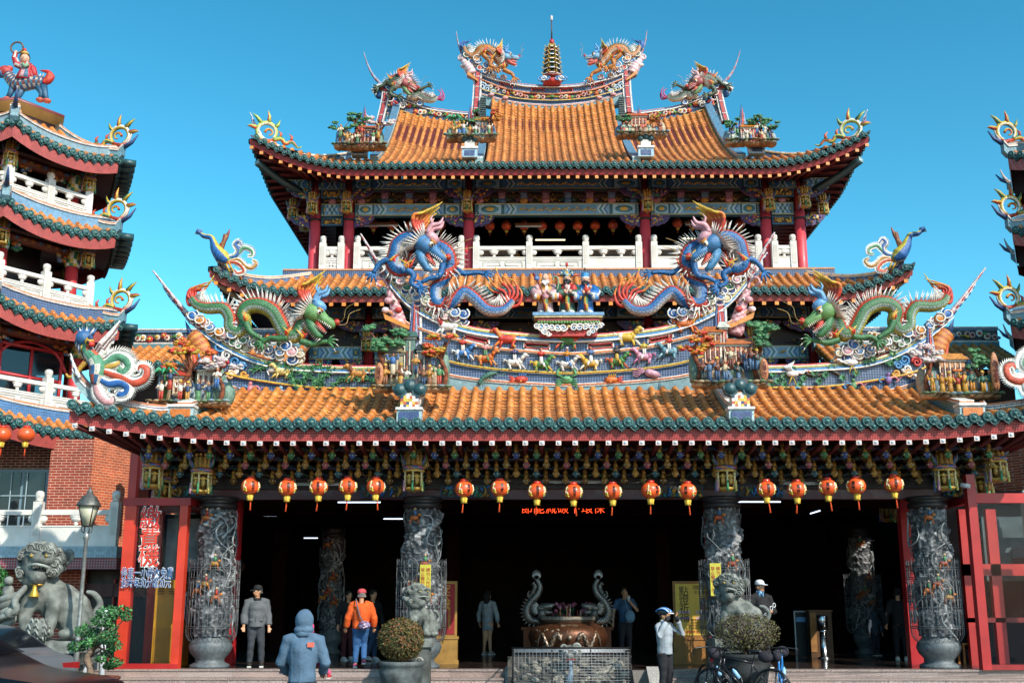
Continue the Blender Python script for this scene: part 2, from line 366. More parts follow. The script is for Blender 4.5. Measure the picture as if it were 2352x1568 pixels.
# bracket tiers under the eave, each with its little gilded figures and cups
for tier, (y, z, dz, off) in enumerate(((23.1, 4.77, .30, 0), (23.55, 4.62, .27, .21), (23.95, 4.48, .24, 0), (24.3, 4.37, .2, .21))):
    t = MB(); x = -8.75+off
    if tier == 3: t.bx(-8.9, 8.9, y+.22, y+.26, z-.2, z+.5, '1e1612')
    t.bx(-8.9, 8.9, y+.1, y+.16, z+.22, z+.27, '3a2a18')
    i = 0
    while x < 8.8:
        cc = [['3d5590', '3f7a4c'], ['a85a66', '9a7a3c'], ['b98a3c', '3a6a78'], ['9a7a3c', '7d5a26']][tier][i % 2]
        t.lathe([(.05, 0), (.035, .06), (.05, .12), (.04, .16), (.02, .2)], (x, y, z), R.choice(['c99a48', 'b88838', 'd2a650']), 7)
        t.ball((x, y-.02, z+.22), .032, 'b98a3c', 6, 4); t.cone((x-.045, y-.02, z+.12), (x+.05, y-.05, z+.06), .018, '8a6428', 4, .012)
        t.lathe([(.025, -.13), (.05, -.11), (.07, -.05), (.07, -.01), (.055, 0)], (x, y, z), cc, 8)
        for q in range(5):
            an = 2*PI*q/5; t.ball((x+.068*cos(an), y+.068*sin(an), z-.055), .016, 'c8c0a0', 5, 3)
        for s in (-1, 1):
            t.tube([(x+s*.02, y+.03, z+.1), (x+s*.09, y+.02, z+.05), (x+s*.15, y+.02, z+.08), (x+s*.17, y+.02, z+.13), (x+s*.13, y+.02, z+.14)], [.022, .026, .022, .016, .01], R.choice(['2c4a58', '2e3f62', '37563f', '6b4f26']), 5)
        t.box((x, y+.16, z+.06), (.1, .24, .09), '5a4020'); t.box((x, y+.02, z+.245), (.16, .2, .04), '6a4a26'); t.ball((x+.21, y+.1, z+.1), (.12, .05, .05), ['24405a', '2c4a3a', '4a3a5a'][i % 3], 7, 4); x += .42; i += 1
    t.obj('bracket_tier', 'carved', FH)
# hanging capitals in front of the columns
def hang_cap(sz=1.0, seed=0):
    rr = random.Random(seed); m = MB(); s = sz
    m.lathe([(.05*s, .5*s), (.05*s, .85*s)], (0, 0, 0), 'dred', 8)
    m.lathe([(.1*s, .3*s), (.15*s, .36*s), (.12*s, .42*s), (.13*s, .5*s)], (0, 0, 0), 'b98a3c', 10)
    for k in range(5):                                                # figures round the top
        a = PI*(1.05+.22*k); x, y = .14*s*cos(a), .14*s*sin(a); c = rr.choice(['b98a3c', 'c8a050', 'a8803a'])
        m.lathe([(.05*s, .34*s), (.035*s, .45*s), (.05*s, .54*s), (.02*s, .58*s)], (x, y, 0), c, 7); m.ball((x, y-.01*s, .61*s), .032*s, 'd2ac60', 6, 5)
    for sd in (-1, 1):
        for k in range(3): m.tube([(sd*.15*s, -.02, .32*s), (sd*(.2+.02*k)*s, -.05, .42*s), (sd*(.22+.03*k)*s, -.06, (.52+.05*k)*s)], [.03*s, .03*s, .01*s], ['3a6a9a', '8a4a7a', '4a8a6a'][k], 5)
    m.lathe([(.2*s, .24*s), (.24*s, .27*s), (.22*s, .31*s), (.12*s, .34*s)], (0, 0, 0), 'b0607a', 12, cols=lambda i, k: ['b98a3c', '2e66a8', 'c86a7a'][(i+k) % 3])
    m.lathe([(.19*s, .2*s), (.23*s, .2*s), (.23*s, .24*s), (.19*s, .24*s)], (0, 0, 0), 'd9b25a', 6)
    m.lathe([(.12*s, -.12*s), (.13*s, .2*s)], (0, 0, 0), '6a4a20', 6)
    for k in range(6):
        a = 2*PI*k/6+PI/6; x, y = .195*s*cos(a), .195*s*sin(a)
        m.tube([(x, y, -.14*s), (x, y, .2*s)], .022*s, 'e0c890', 6); m.tube([(x*1.12, y*1.12, -.2*s), (x*1.12, y*1.12, .02*s)], [.028*s, .018*s], ['3f9a6a', 'd8c870', '5a86c0', 'c890a8'][k % 4], 6)
        a2 = 2*PI*k/6; m.ball((.15*s*cos(a2), .15*s*sin(a2), .02*s), (.05*s, .05*s, .09*s), 'c09848', 7, 5); m.ball((.16*s*cos(a2), .16*s*sin(a2), .12*s), .03*s, 'd8b468', 6, 4)
    m.lathe([(.2*s, .09*s), (.215*s, .1*s), (.2*s, .12*s)], (0, 0, 0), 'd8b050', 6)
    m.lathe([(.1*s, -.2*s), (.17*s, -.17*s), (.2*s, -.13*s), (.13*s, -.11*s)], (0, 0, 0), 'c89c40', 12)
    return m
capm = hang_cap(1.0, 3).mesh('hanging_capital'); capm.materials.append(MT['ceramic'])
for (px, py, Y) in ((350, 1100, 23.7), (462, 1112, 23.5), (950, 1106, 23.5), (1667, 1106, 23.5), (2172, 1104, 23.5), (2290, 1085, 23.7), (2256, 1120, 24.2), (352+22, 1130, 24.4), (2040, 1180, 29.0)):
    q = L(px, py, Y); link('hanging_capital', capm, FH, q)
# ---------- roof
def eave_z(x): return 5.26+.34*max(0, (abs(x)-6.3)/3.75)**2
def eave_y(x): return 22.4-.25*max(0, (abs(x)-6.3)/3.75)**2
def Sfront(x, v): return Vector((x, eave_y(x)+(25.15-eave_y(x))*v, eave_z(x)+(6.42-eave_z(x))*(.5*v+.5*v*v)))
def tile_roof(S, xs, du, vmax, ncov, npan, cov, pan, end=None, r=.285, lean=None, col=('ora', 'ora2'), endr=None, gcol='grn'):
    rr = r*du; n = 6; ora = [C(c) for c in ('c47a38', 'ca823e', 'b86f30', 'c17532')]
    for x in xs:
        vm = vmax(x)
        if vm > .02:
            m = max(2, int(ncov*vm+.5)); w = n+1
            for j in range(m):
                v0, v1 = vm*j/m, vm*(j+1)/m; vs = []
                for v, k in ((v0-.15*(v1-v0)*(j > 0), 1.0), (v0+(v1-v0)*.5, .985), (v1, .97)):
                    p = S(x, v); t = (S(x, min(v+.02, 1.05))-S(x, max(v-.02, 0))).normalized(); lat = (S(x+.01, v)-S(x-.01, v)).normalized(); nn = lat.cross(t).normalized()
                    if nn.z < 0: nn = -nn
                    for q in range(n+1):
                        a = PI*q/n; vs.append(p+lat*cos(a)*rr*k+nn*(sin(a)*rr*k*1.15+.55*rr))
                vs += [vs[q]-(vs[w+q]-vs[q]).normalized()*.0+(S(x, v0)-vs[q])*.14 for q in range(w)]
                cov.add(vs, [(i*w+q, i*w+q+1, (i+1)*w+q+1, (i+1)*w+q) for i in range(2) for q in range(n)]+[(3*w+q, 3*w+q+1, q+1, q) for q in range(n)], [R.choice(ora)]*(2*n)+[C('7a4416')]*n)
        xm = x+du/2; vm = min(vmax(xm), 1)
        if vm > .02:
            m = max(2, int(npan*vm+.5)); vs = []; hw = du/2-rr*.7
            for j in range(m):
                for e in (0, 1):
                    v = vm*(j+e)/m; p = S(xm, v); lat = (S(xm+.01, v)-S(xm-.01, v)).normalized(); up = .16*du if e == 0 else .02
                    for q in (-1, 0, 1): vs.append(p+lat*q*hw*1.1+Vector((0, 0, up+(0 if q == 0 else .12*du))))
            fs = []; cc = []
            for j in range(2*m-1):
                for q in range(2): fs.append((j*3+q, j*3+q+1, j*3+3+q+1, j*3+3+q)); cc.append(R.choice(ora) if j % 2 == 0 else C('4a2a10'))
            pan.add(vs, fs, cc, False)
        if end is not None:
            eave_end(S, x, du, end, gcol, endr)
def eave_end(S, x, du, end, g='grn', er=None, out=Vector((0, -1, 0))):
    r = (er or .36*du)*1.08; p = S(x, 0)+Vector((0, 0, .25*r)); lat = (S(x+.01, 0)-S(x-.01, 0)).normalized()
    d = lat.cross(Vector((0, 0, 1))).normalized()
    if d.y > 0: d = -d
    end.lathe([(r*.2, -.1), (r*1.0, -.1), (r*1.06, .0), (r*.98, .06), (r*.8, .075), (r*.72, .06), (r*.45, .065), (r*.3, .1), (.001, .105)], p, g, 12, ax=d, cols=lambda i, k: '3c6c68' if (i >= 6 or i == 3) else g)
    for k in range(6):
        a = 2*PI*k/6; e = lat*cos(a)*r*.58+Vector((0, 0, 1))*sin(a)*r*.58; end.ball(p+d*.065+e, r*.15, '3a6864', 5, 3)
    end.lathe([(r*.98, -.45), (r*1.0, -.1)], p, g, 10, ax=d)
    c = S(x+du/2, 0)+d*.02; w = du*.56; z = Vector((0, 0, 1)); o = []
    for t_, h_ in ((-1, .15), (-1, -.08), (-.8, -.3), (-.55, -.34), (-.35, -.52), (-.15, -.56), (0, -.72), (.15, -.56), (.35, -.52), (.55, -.34), (.8, -.3), (1, -.08), (1, .15)): o.append(c+lat*t_*w+z*h_*du*.92)
    m = len(o); vs = o+[p_-d*.05 for p_ in o]; end.add(vs, [tuple(range(m)), tuple(range(2*m-1, m-1, -1))]+[(i, m+i, m+(i+1) % m, (i+1) % m) for i in range(m)], g, False)
    end.tube([q+d*.012 for q in o[1:-1]], .1*du*.45, '2a504e', 5); end.ball(c+d*.015-z*.27*du, (.17*du, .03, .15*du), '3a6864', 8, 5)
    for s in (-1, 1): end.ball(c+d*.015-z*.14*du+lat*s*.28*du, (.13*du, .03, .08*du), '346260', 6, 4)
DU = .264
def hipv(x):
    a = abs(x)
    return 1.0 if a < 7.55 else max(.0, 1-(a-7.55)/2.5*.97)
rf = MB()
nx = 60; vs = []
for i in range(nx+1):
    x = -10.1+20.2*i/nx
    for j in range(5): vs.append(Sfront(x, j/4*hipv(x)*.999)+Vector((0, 0, -.03)))
    vs.append(Vector((max(-8.9, min(8.9, x)), 24.9, 4.6))); vs.append(Vector((x, eave_y(x)+.12, eave_z(x)-.2)))
fs = [(i*7+j, i*7+j+1, i*7+8+j, i*7+7+j) for i in range(nx) for j in range(6)]
rf.add(vs, fs, '4a1a16', False); RF = rf.obj('roof', 'wood', FH)
cov, pan, end = MB(), MB(), MB()
xs = [(-38+i)*DU for i in range(77)]
tile_roof(Sfront, xs, DU, hipv, 7, 13, cov, pan, end)
cov.obj('cover_tile', 'glaze', RF); pan.obj('pan_tile', 'glaze', RF); end.obj('eave_tile', 'tilegreen', RF)
fa = MB(); E = [(-10.1+20.2*i/60) for i in range(61)]
fa.strip([Vector((x, eave_y(x)+.06, eave_z(x)-.1)) for x in E], [Vector((x, eave_y(x)+.1, eave_z(x)-.33)) for x in E], .06, 'a5282c'); fa.obj('fascia', 'mosaicred', RF)
ra = MB(); k = -30
while k <= 30:
    x = k*.333; z = eave_z(x)-.37; y = eave_y(x)+.12
    ra.tube([(x, y, z), (max(-8.8, min(8.8, x)), 24.7, 4.7)], .06, '5a1a18', 4); ra.box((x, y-.01, z), (.105, .02, .1), 'd8c4bc'); ra.lathe([(.03, 0), (.028, .012), (.001, .014)], (x, y-.02, z), 'a8c4d8', 8, ax=(0, -1, 0)); k += 1
ra.obj('rafter', 'paint', RF)
# ---------- ridge walls (left half measured, both halves built)
YR = 25.2
def rows(d, Y): return {k: cr([L(px, py, Y) for px, py in v], 6) for k, v in d.items()}
CR = rows(dict(a=[(895, 640), (936, 686), (988.5, 719), (1048, 742), (1117, 757), (1232, 768), (1306, 771)],
  b=[(884, 708), (955.5, 752), (1067.6, 784.7), (1133.5, 799.5), (1232, 809), (1306, 813)],
  c=[(950, 800), (1034.6, 832.5), (1133, 849), (1249, 857), (1306, 859)], d=[(950, 835), (1034.6, 862), (1133, 875), (1265, 883), (1306, 884)],
  e=[(940, 868), (1031, 890), (1166, 905), (1306, 909)]), YR)
WR = rows(dict(a=[(425, 714), (444.5, 732), (492, 770.6), (543, 800), (598, 822), (653, 833), (726.5, 838), (800, 841), (1000, 842)],
  c=[(462, 832), (525, 861), (617, 879), (726, 892), (858, 894), (1000, 894)], d=[(462, 866), (573, 899), (653, 910.6), (763, 917), (909, 918), (1000, 918)],
  e=[(455, 885), (529, 905), (598, 913), (690, 921), (836, 924), (1000, 924)]), YR+.05)
def wallband(mb, P, Q, x0, x1, y, th, col, oa=0, ob=0, n=24):
    xs_ = [x0+(x1-x0)*i/n for i in range(n+1)]
    def g(Pt, x, o): p = at_x(Pt, x); return Vector((x, y, p.z+o))
    mb.strip([g(P, x, oa) for x in xs_], [g(Q, x, ob) for x in xs_], th, col)
def cornice(mb, P, x0, x1, y, layers, top=0, th=.3, n=40):              # stacked coloured strips following a row
    z = top
    for h, c, pr in layers:
        wallband(mb, P, P, x0, x1, y-pr, th+pr, c, z, z-h, n); z -= h
    return z
rd = MB(); co_ = MB(); XC0 = L(958, 750, YR).x
win = [(L(1068, 780, YR).x, L(1122, 780, YR).x), (L(1205, 800, YR).x, L(1261, 800, YR).x)]
seg = [XC0, win[0][0], win[0][1], win[1][0], win[1][1], 0]
for i in range(0, 6, 2): wallband(rd, CR['a'], CR['b'], seg[i], seg[i+1], YR, .3, 'nav', -.16, 0)
for w0, w1 in win:                                                       # window openings framed in red and white
    wallband(rd, CR['a'], CR['a'], w0, w1, YR, .3, 'nav', -.16, -.2); wallband(rd, CR['b'], CR['b'], w0, w1, YR, .3, 'nav', .06, 0)
    for c, o, y in (('e6e2da', .0, YR-.03), ('b8302c', .03, YR-.045)):
        wallband(co_, CR['a'], CR['a'], w0-.03+o, w1+.03-o, y, .1, c, -.18-o, -.215-o, 6); wallband(co_, CR['b'], CR['b'], w0-.03+o, w1+.03-o, y, .1, c, .075+o, .04+o, 6)
        for q in (w0-.03+o, w1-.0-o): wallband(co_, CR['a'], CR['b'], q, q+.03, y, .1, c, -.18-o, .04+o, 2)
wallband(rd, CR['b'], CR['c'], XC0, 0, YR, .3, '37476a', -.03, 0); wallband(rd, CR['c'], CR['d'], XC0, 0, YR, .3, '2f456e', -.03, 0); wallband(rd, CR['d'], CR['e'], XC0-.1, 0, YR-.02, .3, 'teal', -.03, -.12)
cornice(co_, CR['a'], L(897, 640, YR).x, 0, YR, [(.035, 'c8433c', .03), (.02, 'ece8e0', .05), (.04, 'c9b654', .07), (.02, 'e6e2da', .05), (.05, '3f86bc', .08), (.035, 'ece8e0', .1)], .02)
cornice(co_, CR['b'], L(886, 710, YR).x, 0, YR, [(.02, 'ece8e0', .06), (.035, 'd8782c', .09), (.02, 'ece8e0', .07)], .03)
cornice(co_, CR['c'], XC0, 0, YR, [(.02, 'e6c84a', .09), (.03, 'd8a23c', .07), (.02, '3f86bc', .05)], .03)
cornice(co_, CR['d'], XC0-.1, 0, YR, [(.02, 'ece8e0', .05), (.025, 'd8702c', .07), (.03, 'ece8e0', .05)], .03)
def roll(mb, P0, r, y, turns=1.6, col='e8e4dc', s=1, a0=0, rad_=.03, n=26):    # a spiral scroll in the x-z plane
    x, z = P0; pts = []
    for i in range(n+1):
        t = i/n; a = a0+s*turns*2*PI*t; q = r*(1-.85*t); pts.append((x+q*cos(a), y, z+q*sin(a)))
    mb.tube(pts, [rad_*(1-.5*i/n) for i in range(n+1)], col, 5)
pil = MB()                                                               # end pillars: red tile strips with white edges
def pillar(mb, pts, w, y, cols=('b8302c', 'e6e2da'), th=.34):
    for off, ww, c, pr in ((0, w, 'dcd8d0', 0), (0, w*.62, '2c426e', .02), (0, w*.42, cols[0], .035)):
        mb.strip([Vector((p[0]-ww/2, y-pr, p[1])) for p in pts], [Vector((p[0]+ww/2, y-pr, p[1])) for p in pts], th, c)
    for i in range(len(pts)-1):
        for q in (.5,): mb.box((pts[i][0]*(1-q)+pts[i+1][0]*q, y-.04, pts[i][1]*(1-q)+pts[i+1][1]*q), (w*.5, .02, .02), 'e6e2da')
def lz(px, py, Y): p = L(px, py, Y); return (p.x, p.z)
pillar(pil, [lz(957, 702, YR), lz(956, 735, YR), lz(956, 770, YR), lz(954, 810, YR), lz(950, 860, YR)], .27, YR-.06)
# the pink fish and scroll closing the ridge end
fe = MB()
fe.tube(cr([L(*p) for p in ((925, 770, YR), (915, 735, YR), (908, 705, YR), (893, 668, YR))], 5), [.16, .18, .19, .18, .18, .18, .17, .16, .15, .14, .13, .12, .11, .1, .09, .08], 'c8969a', 10, flat=.7, cols=lambda i, k: 'd8b0b0' if (i+k) % 2 else 'b87880')
for (px, py, r_, c) in ((892, 690, .1, 'd9a0a6'), (885, 712, .09, 'e8c8c8'), (915, 712, .09, 'c23a34')): fe.ball(L(px, py, YR-.1), (r_, .07, r_*.8), c, 10, 6)
fe.ball(L(905, 690, YR-.16), .03, '101010', 6, 4); fe.ball(L(905, 690, YR-.14), .045, 'e8e0d0', 6, 4)
fe.tube(cr([L(*p) for p in ((893, 665, YR), (884, 645, YR), (872, 640, YR), (866, 652, YR), (876, 658, YR))], 5), .035, 'd9a0a6', 6)
fe.cone(L(893, 712, YR-.05), L(878, 716, YR-.05), .07, 'e8d0d0', 6)
fe.add([L(880, 719, YR-.2), L(948, 752, YR-.2), L(948, 760, YR-.2), L(884, 733, YR-.2), L(880, 719, YR+.3), L(948, 752, YR+.3), L(948, 760, YR+.3), L(884, 733, YR+.3)], [(0, 1, 2, 3), (7, 6, 5, 4), (0, 4, 5, 1), (3, 2, 6, 7), (0, 3, 7, 4)], 'd8882c', False)
for i, (px, py) in enumerate(((925, 790), (935, 800), (928, 812), (938, 826))): roll(fe, lz(px, py, YR), .1, YR-.05, col=['3f86bc', 'ece8e0', 'c23a34', '3f86bc'][i], rad_=.03)
# horns
def horn(mb, P, Y, r0, r1, cols):
    r0, r1 = r0*.8, r1*.6
    pts = cr([L(px, py, Y) for px, py in P], 8); n = len(pts)
    mb.tube(pts, [r0+(r1-r0)*i/(n-1) for i in range(n)], cols[0], 6, cols=lambda i, k: cols[(i//2) % len(cols)] if k in (1, 2, 4, 5) else cols[1], flat=.8)
hn = MB(); hn2_ = MB(); horn(hn, [(905, 655), (883, 630), (850, 573), (828, 537)], YR+.1, .10, .035, ('b03a3a', 'c8b8b8'))
horn(hn2_, [(905, 662), (880, 637), (858, 600), (845, 583)], YR+.16, .09, .03, ('34507e', 'd8d8d8'))
# wing ridges
XW0, XW1 = L(478, 760, YR).x, -3.05
wallband(rd, WR['a'], WR['c'], XW0, XW1, YR+.05, .3, '37476a', -.14, 0); wallband(rd, WR['c'], WR['d'], XW0, XW1, YR+.05, .3, '2f456e', -.03, 0); wallband(rd, WR['d'], WR['e'], XW0-.1, XW1, YR+.03, .3, 'teal', -.03, -.12)
cornice(co_, WR['a'], L(428, 714, YR).x, XW1, YR+.05, [(.035, 'c8433c', .03), (.02, 'ece8e0', .05), (.04, 'b9b060', .07), (.02, 'e6e2da', .05), (.05, '3f86bc', .08), (.03, 'ece8e0', .1)], .02)
cornice(co_, WR['c'], XW0, XW1, YR+.05, [(.03, 'e0b83c', .09), (.02, 'd8782c', .07), (.02, '3a5a8e', .05)], .03)
cornice(co_, WR['d'], XW0-.1, XW1, YR+.05, [(.02, 'ece8e0', .05), (.025, 'd8702c', .07), (.03, 'ece8e0', .05)], .03)
pillar(pil, [lz(483, 800, YR), lz(482, 830, YR), lz(480, 860, YR), lz(478, 895, YR)], .27, YR)
hn3_ = MB(); hn4_ = MB(); horn(hn3_, [(440, 733), (422.6, 712), (393, 675), (351, 621)], YR+.1, .10, .035, ('b03a3a', 'c8b8b8'))
horn(hn4_, [(440, 740), (415, 708), (392, 683), (374, 657)], YR+.16, .09, .03, ('34507e', 'd8d8d8'))
we = MB()                                                                # orange-and-blue wing closing the outer end
we.tube(cr([L(*p) for p in ((470, 850, YR), (465, 810, YR), (455, 785, YR), (440, 765, YR))], 4), [.2]*4+[.22]*4+[.2]*4+[.12], 'c8702c', 8, flat=.6, cols=lambda i, k: 'd88a3c' if i % 2 else 'b8602a')
we.cone(L(438, 768, YR), L(425, 735, YR), .08, '34507e', 6); we.cone(L(452, 850, YR-.1), L(440, 790, YR-.1), .09, 'd8583a', 6); we.cone(L(463, 850, YR-.1), L(455, 800, YR-.1), .07, '3f86bc', 6)
for i, (px, py, r_, c) in enumerate(((505, 795, .14, '3f86bc'), (520, 815, .13, 'ece8e0'), (540, 830, .13, '3f86bc'), (512, 835, .12, 'c23a34'), (535, 850, .11, 'ece8e0'), (555, 842, .1, '5a96c8'), (560, 860, .09, 'e0a040'), (530, 862, .1, 'e6b070'))): roll(we, lz(px, py, YR), r_, YR, col=c, rad_=.04, s=1 if i % 2 else -1)
RG = rd.both().obj('ridge', 'mosaic', FH); co_.both().obj('ridge_cornice', 'ceramic', RG); pair(pil, 'ridge_end_pillar', 'ceramic', RG)
pair(fe, 'ridge_end_fish', 'ceramic', RG); [pair(h_, 'ridge_horn', 'ceramic', RG) for h_ in (hn, hn2_, hn3_, hn4_)]; pair(we, 'ridge_end_wing', 'ceramic', RG)
bk = MB()                                                                # rear slope behind the ridge walls
bk.add([(-8, 25.5, 6.4), (8, 25.5, 6.4), (9, 29, 4.6), (-9, 29, 4.6)], [(0, 1, 2, 3)], 'b8651f', False); bk.obj('rear_slope', 'glaze', RF)
# descending ridges with scrolled ends, and the corner ridges
for px in (945, 432):
    dr = MB(); dg_ = MB()
    x = L(px, 950, 22.9).x; P = [Sfront(x, v)+Vector((0, 0, .0)) for v in (1, .8, .6, .4, .22, .1)]
    for p, q in zip(P, P[1:]):
        pass
    for c, w, z0, z1 in (('teal', .26, 0, .3), ('ece8e0', .3, .3, .33), ('d8702c', .28, .33, .36), ('ece8e0', .3, .36, .38)):
        vs = []; n = len(P)
        for p in P: vs += [p+Vector((-w/2, 0, z0)), p+Vector((w/2, 0, z0)), p+Vector((w/2, 0, z1)), p+Vector((-w/2, 0, z1))]
        dr.add(vs, [(i*4+a, i*4+(a+1) % 4, i*4+4+(a+1) % 4, i*4+4+a) for i in range(n-1) for a in range(4)]+[tuple(range(4*n-4, 4*n))], c, False)
    e = Sfront(x, .1); big = px > 900
    dr.box(e+Vector((0, -.1, .1)), (.5, .3, .26), 'a8c4c8'); dr.box(e+Vector((0, -.12, .25)), (.54, .34, .05), 'ece8e0'); dr.box(e+Vector((0, -.265, .1)), (.4, .03, .16), 'd8782c' if not big else '34507e')
    if big:
        for a in range(6):
            for b_ in range(4): dr.box(e+Vector((-.15+.06*a, -.24+.0, .3+.06*b_)), (.06, .02, .06), ['ece8e0', '2c426e', 'e6b840', 'ece8e0', 'c8643c'][(a+b_*2+(a*b_) % 3) % 5])
        dr.box(e+Vector((0, -.1, .42)), (.36, .26, .3), 'd8d8d4')
        for s in (-1, 0, 1):
            dg_.lathe([(.13, -.06), (.14, 0), (.11, .06), (.05, .08), (.001, .1)], e+Vector((s*.2, -.22, .72-.08*abs(s))), 'grn', 10, ax=(0, -1, 0))
        for s in (-1, 1): dg_.prism([(e.x+s*.02, e.z+.72), (e.x+s*.36, e.z+.7), (e.x+s*.3, e.z+.54), (e.x+s*.16, e.z+.48), (e.x+s*.06, e.z+.56)][::s], e.y-.26, e.y-.1, 'grn')
        dr.box(e+Vector((0, -.1, .8)), (.3, .3, .12), '3a3a40')
    pair(dr, 'descending_ridge', 'ceramic', RF)
    if big: pair(dg_, 'scroll_tile', 'tilegreen', RF)
crn = MB()
HP = cr([L(*p) for p in ((437, 930, 23.2), (385, 943, 22.95), (330, 938, 22.75), (270, 926, 22.6), (220, 905, 22.45), (188, 880, 22.3), (166, 850, 22.2))], 5)
for c, y_, z0, z1 in (('7ea6aa', .0, -.34, .0), ('ece8e0', .03, 0, .035), ('2c426e', .02, .035, .065), ('ece8e0', .03, .065, .09), ('d8782c', .03, .09, .12)):
    crn.strip([p+Vector((0, -y_, z1)) for p in HP], [p+Vector((0, -y_, z0*(1-.55*i/len(HP)))) for i, p in enumerate(HP)], .3+y_*2, c)
horn(crn, [(182, 868), (168, 835), (162, 812)], 22.2, .07, .03, ('34507e', 'e6e2da'))
bm_ = MB()                                                               # painted corner beam end
q0, q1 = L(205, 972, 22.55), L(420, 1010, 24.2)
bm_.tube([q0, q0.lerp(q1, .5)+Vector((0, 0, -.06)), q1], [.12, .13, .14], '8fa8a4', 4, cols=lambda i, k: ['8fb0b0', '3a5a60', 'a8c0bc', '2f4a4c'][k % 4])
pair(crn, 'corner_ridge', 'mosaic', RF); pair(bm_, 'corner_beam', 'paint', RF)
# ================= main hall behind the gate
MH = thing('main_hall', 'tall main hall behind the gate, two tiled roofs, white balustrade and red columns', 'temple hall', (A, 0, 0))
YM, ZF = 32.9, 11.41
MCX = [-7.41, -6.37, -2.69, 2.69, 6.37, 7.41]
for x in MCX:
    c = MB(); c.lathe([(.2, ZF-.2), (.17, ZF+.1), (.165, ZF+2.0)], (x, YM, 0), 'd04650', 20); c.lathe([(.2, ZF+1.72), (.2, ZF+1.78)], (x, YM, 0), '20242a', 16); c.obj('red_column', 'paint', MH)
    c = MB(); c.lathe([(.15, ZF+2.0), (.15, 15)], (x, YM, 0), '8a1e22', 14); c.obj('column_shaft', 'paint', MH)
def baluster_run(par, a, b, h=.8, ph=1.15, posts=(1, 1), nsup=1, col='d6d3cb', name='balustrade'):
    a, b = Vector(a), Vector(b); d = b-a; ln = d.length; u = d/ln; rz = math.atan2(u.y, u.x); zz = (b.z-a.z); m = MB(); up = Vector((0, 0, 1)); nrm = Vector((u.y, -u.x, 0)).normalized()
    def bar(t0, t1, z0, z1, w, c=col, off=0):
        p, q = a+d*t0+nrm*off, a+d*t1+nrm*off; s = Vector((-u.y, u.x, 0)).normalized()*w/2
        vs = [p-s+up*z0, p+s+up*z0, q+s+up*z0, q-s+up*z0, p-s+up*z1, p+s+up*z1, q+s+up*z1, q-s+up*z1]
        m.add(vs, [(0, 3, 2, 1), (4, 5, 6, 7), (0, 1, 5, 4), (2, 3, 7, 6), (1, 2, 6, 5), (3, 0, 4, 7)], c, False)
    bar(0, 1, 0, .55*h, .1); bar(0, 1, .86*h, .95*h, .13); bar(0, 1, .95*h, h, .1); bar(0, 1, .53*h, .57*h, .13); bar(0, 1, 0, .06*h, .14)
    for z0, z1, i in ((.12, .46, .04),):                             # raised key pattern on the panel
        f = .02/ln
        for (t0, t1, y0, y1) in ((.05, .95, z1*h-.02, z1*h), (.05, .95, z0*h, z0*h+.02), (.05, .05+2*f, z0*h, z1*h), (.95-2*f, .95, z0*h, z1*h), (.12, .46, .36*h, .36*h+.02), (.54, .88, .36*h, .36*h+.02), (.12, .12+2*f, .2*h, .36*h), (.88-2*f, .88, .2*h, .36*h), (.2, .46, .22*h, .22*h+.02), (.54, .8, .22*h, .22*h+.02), (.46-2*f, .46, .22*h, .37*h), (.54, .54+2*f, .22*h, .37*h)): bar(t0, t1, y0, y1, .02, 'b9b6ae', .055)
    for i in range(nsup):
        p = a+d*((i+1)/(nsup+1)); s = h/.8
        m.ball(p+up*.62*h, (.05*s, .05*s, .05*s), col, 8, 5); m.ball(p+up*.75*h, (.12*s, .07*s, .07*s), col, 10, 6, (0, 0, rz)); m.ball(p+up*.82*h, (.16*s, .07*s, .05*s), col, 10, 5, (0, 0, rz))
    for t in (.0, 1.0):
        p = a+d*t+u*(.13 if t == 0 else -.13); m.ball(p+up*.76*h, (.1, .06, .12*h), col, 8, 5, (0, 0, rz))
    o = m.obj(name, 'whitestone', par)
    for t, on in ((0, posts[0]), (1, posts[1])):
        if on: rail_post(par, a+d*t, ph, rz, col)
    return o
def rail_post(par, p, ph, rz=0, col='d6d3cb'):
    m = MB(); m.box(p+Vector((0, 0, .4*ph)), (.19, .19, .8*ph), col, rz); m.box(p+Vector((0, 0, .45*ph)), (.12, .205, .5*ph), 'c4c1b8', rz)
    m.lathe([(.06, .8*ph), (.1, .82*ph), (.07, .84*ph), (.095, .87*ph), (.1, .93*ph), (.085, .98*ph), (.04, 1.0*ph)], p, col, 12, cols=lambda i, k: 'c4c1b8' if (i+k) % 3 == 0 else col)
    return m.obj('rail_post', 'whitestone', par)
px_posts = [741, 783, 820, 1059, 1094, 1216, 1340]
bx_ = [L(p, 600, 32.55).x for p in px_posts]; yb = 32.55
for s in (1, -1):
    for i, j in ((0, 1), (2, 3), (4, 5)):
        baluster_run(MH, (s*bx_[i], yb, ZF), (s*bx_[j], yb, ZF), .8, 1.15, (1, 1), 1 if j-i == 1 and i == 0 else (3 if i == 2 else 2))
baluster_run(MH, (bx_[5], yb, ZF), (-bx_[5], yb, ZF), .8, 1.15, (0, 0), 1)
fl = MB(); fl.bx(-8.2, 8.2, 32.3, 42, 10.9, ZF, '8a8a88'); fl.bx(-8.2, 8.2, 32.25, 32.3, ZF-.02, ZF+.03, 'd8862c'); fl.bx(-8.2, 8.2, 32.27, 32.3, ZF-.25, ZF-.02, '2f456e'); fl.obj('balcony_slab', 'mosaic', MH)
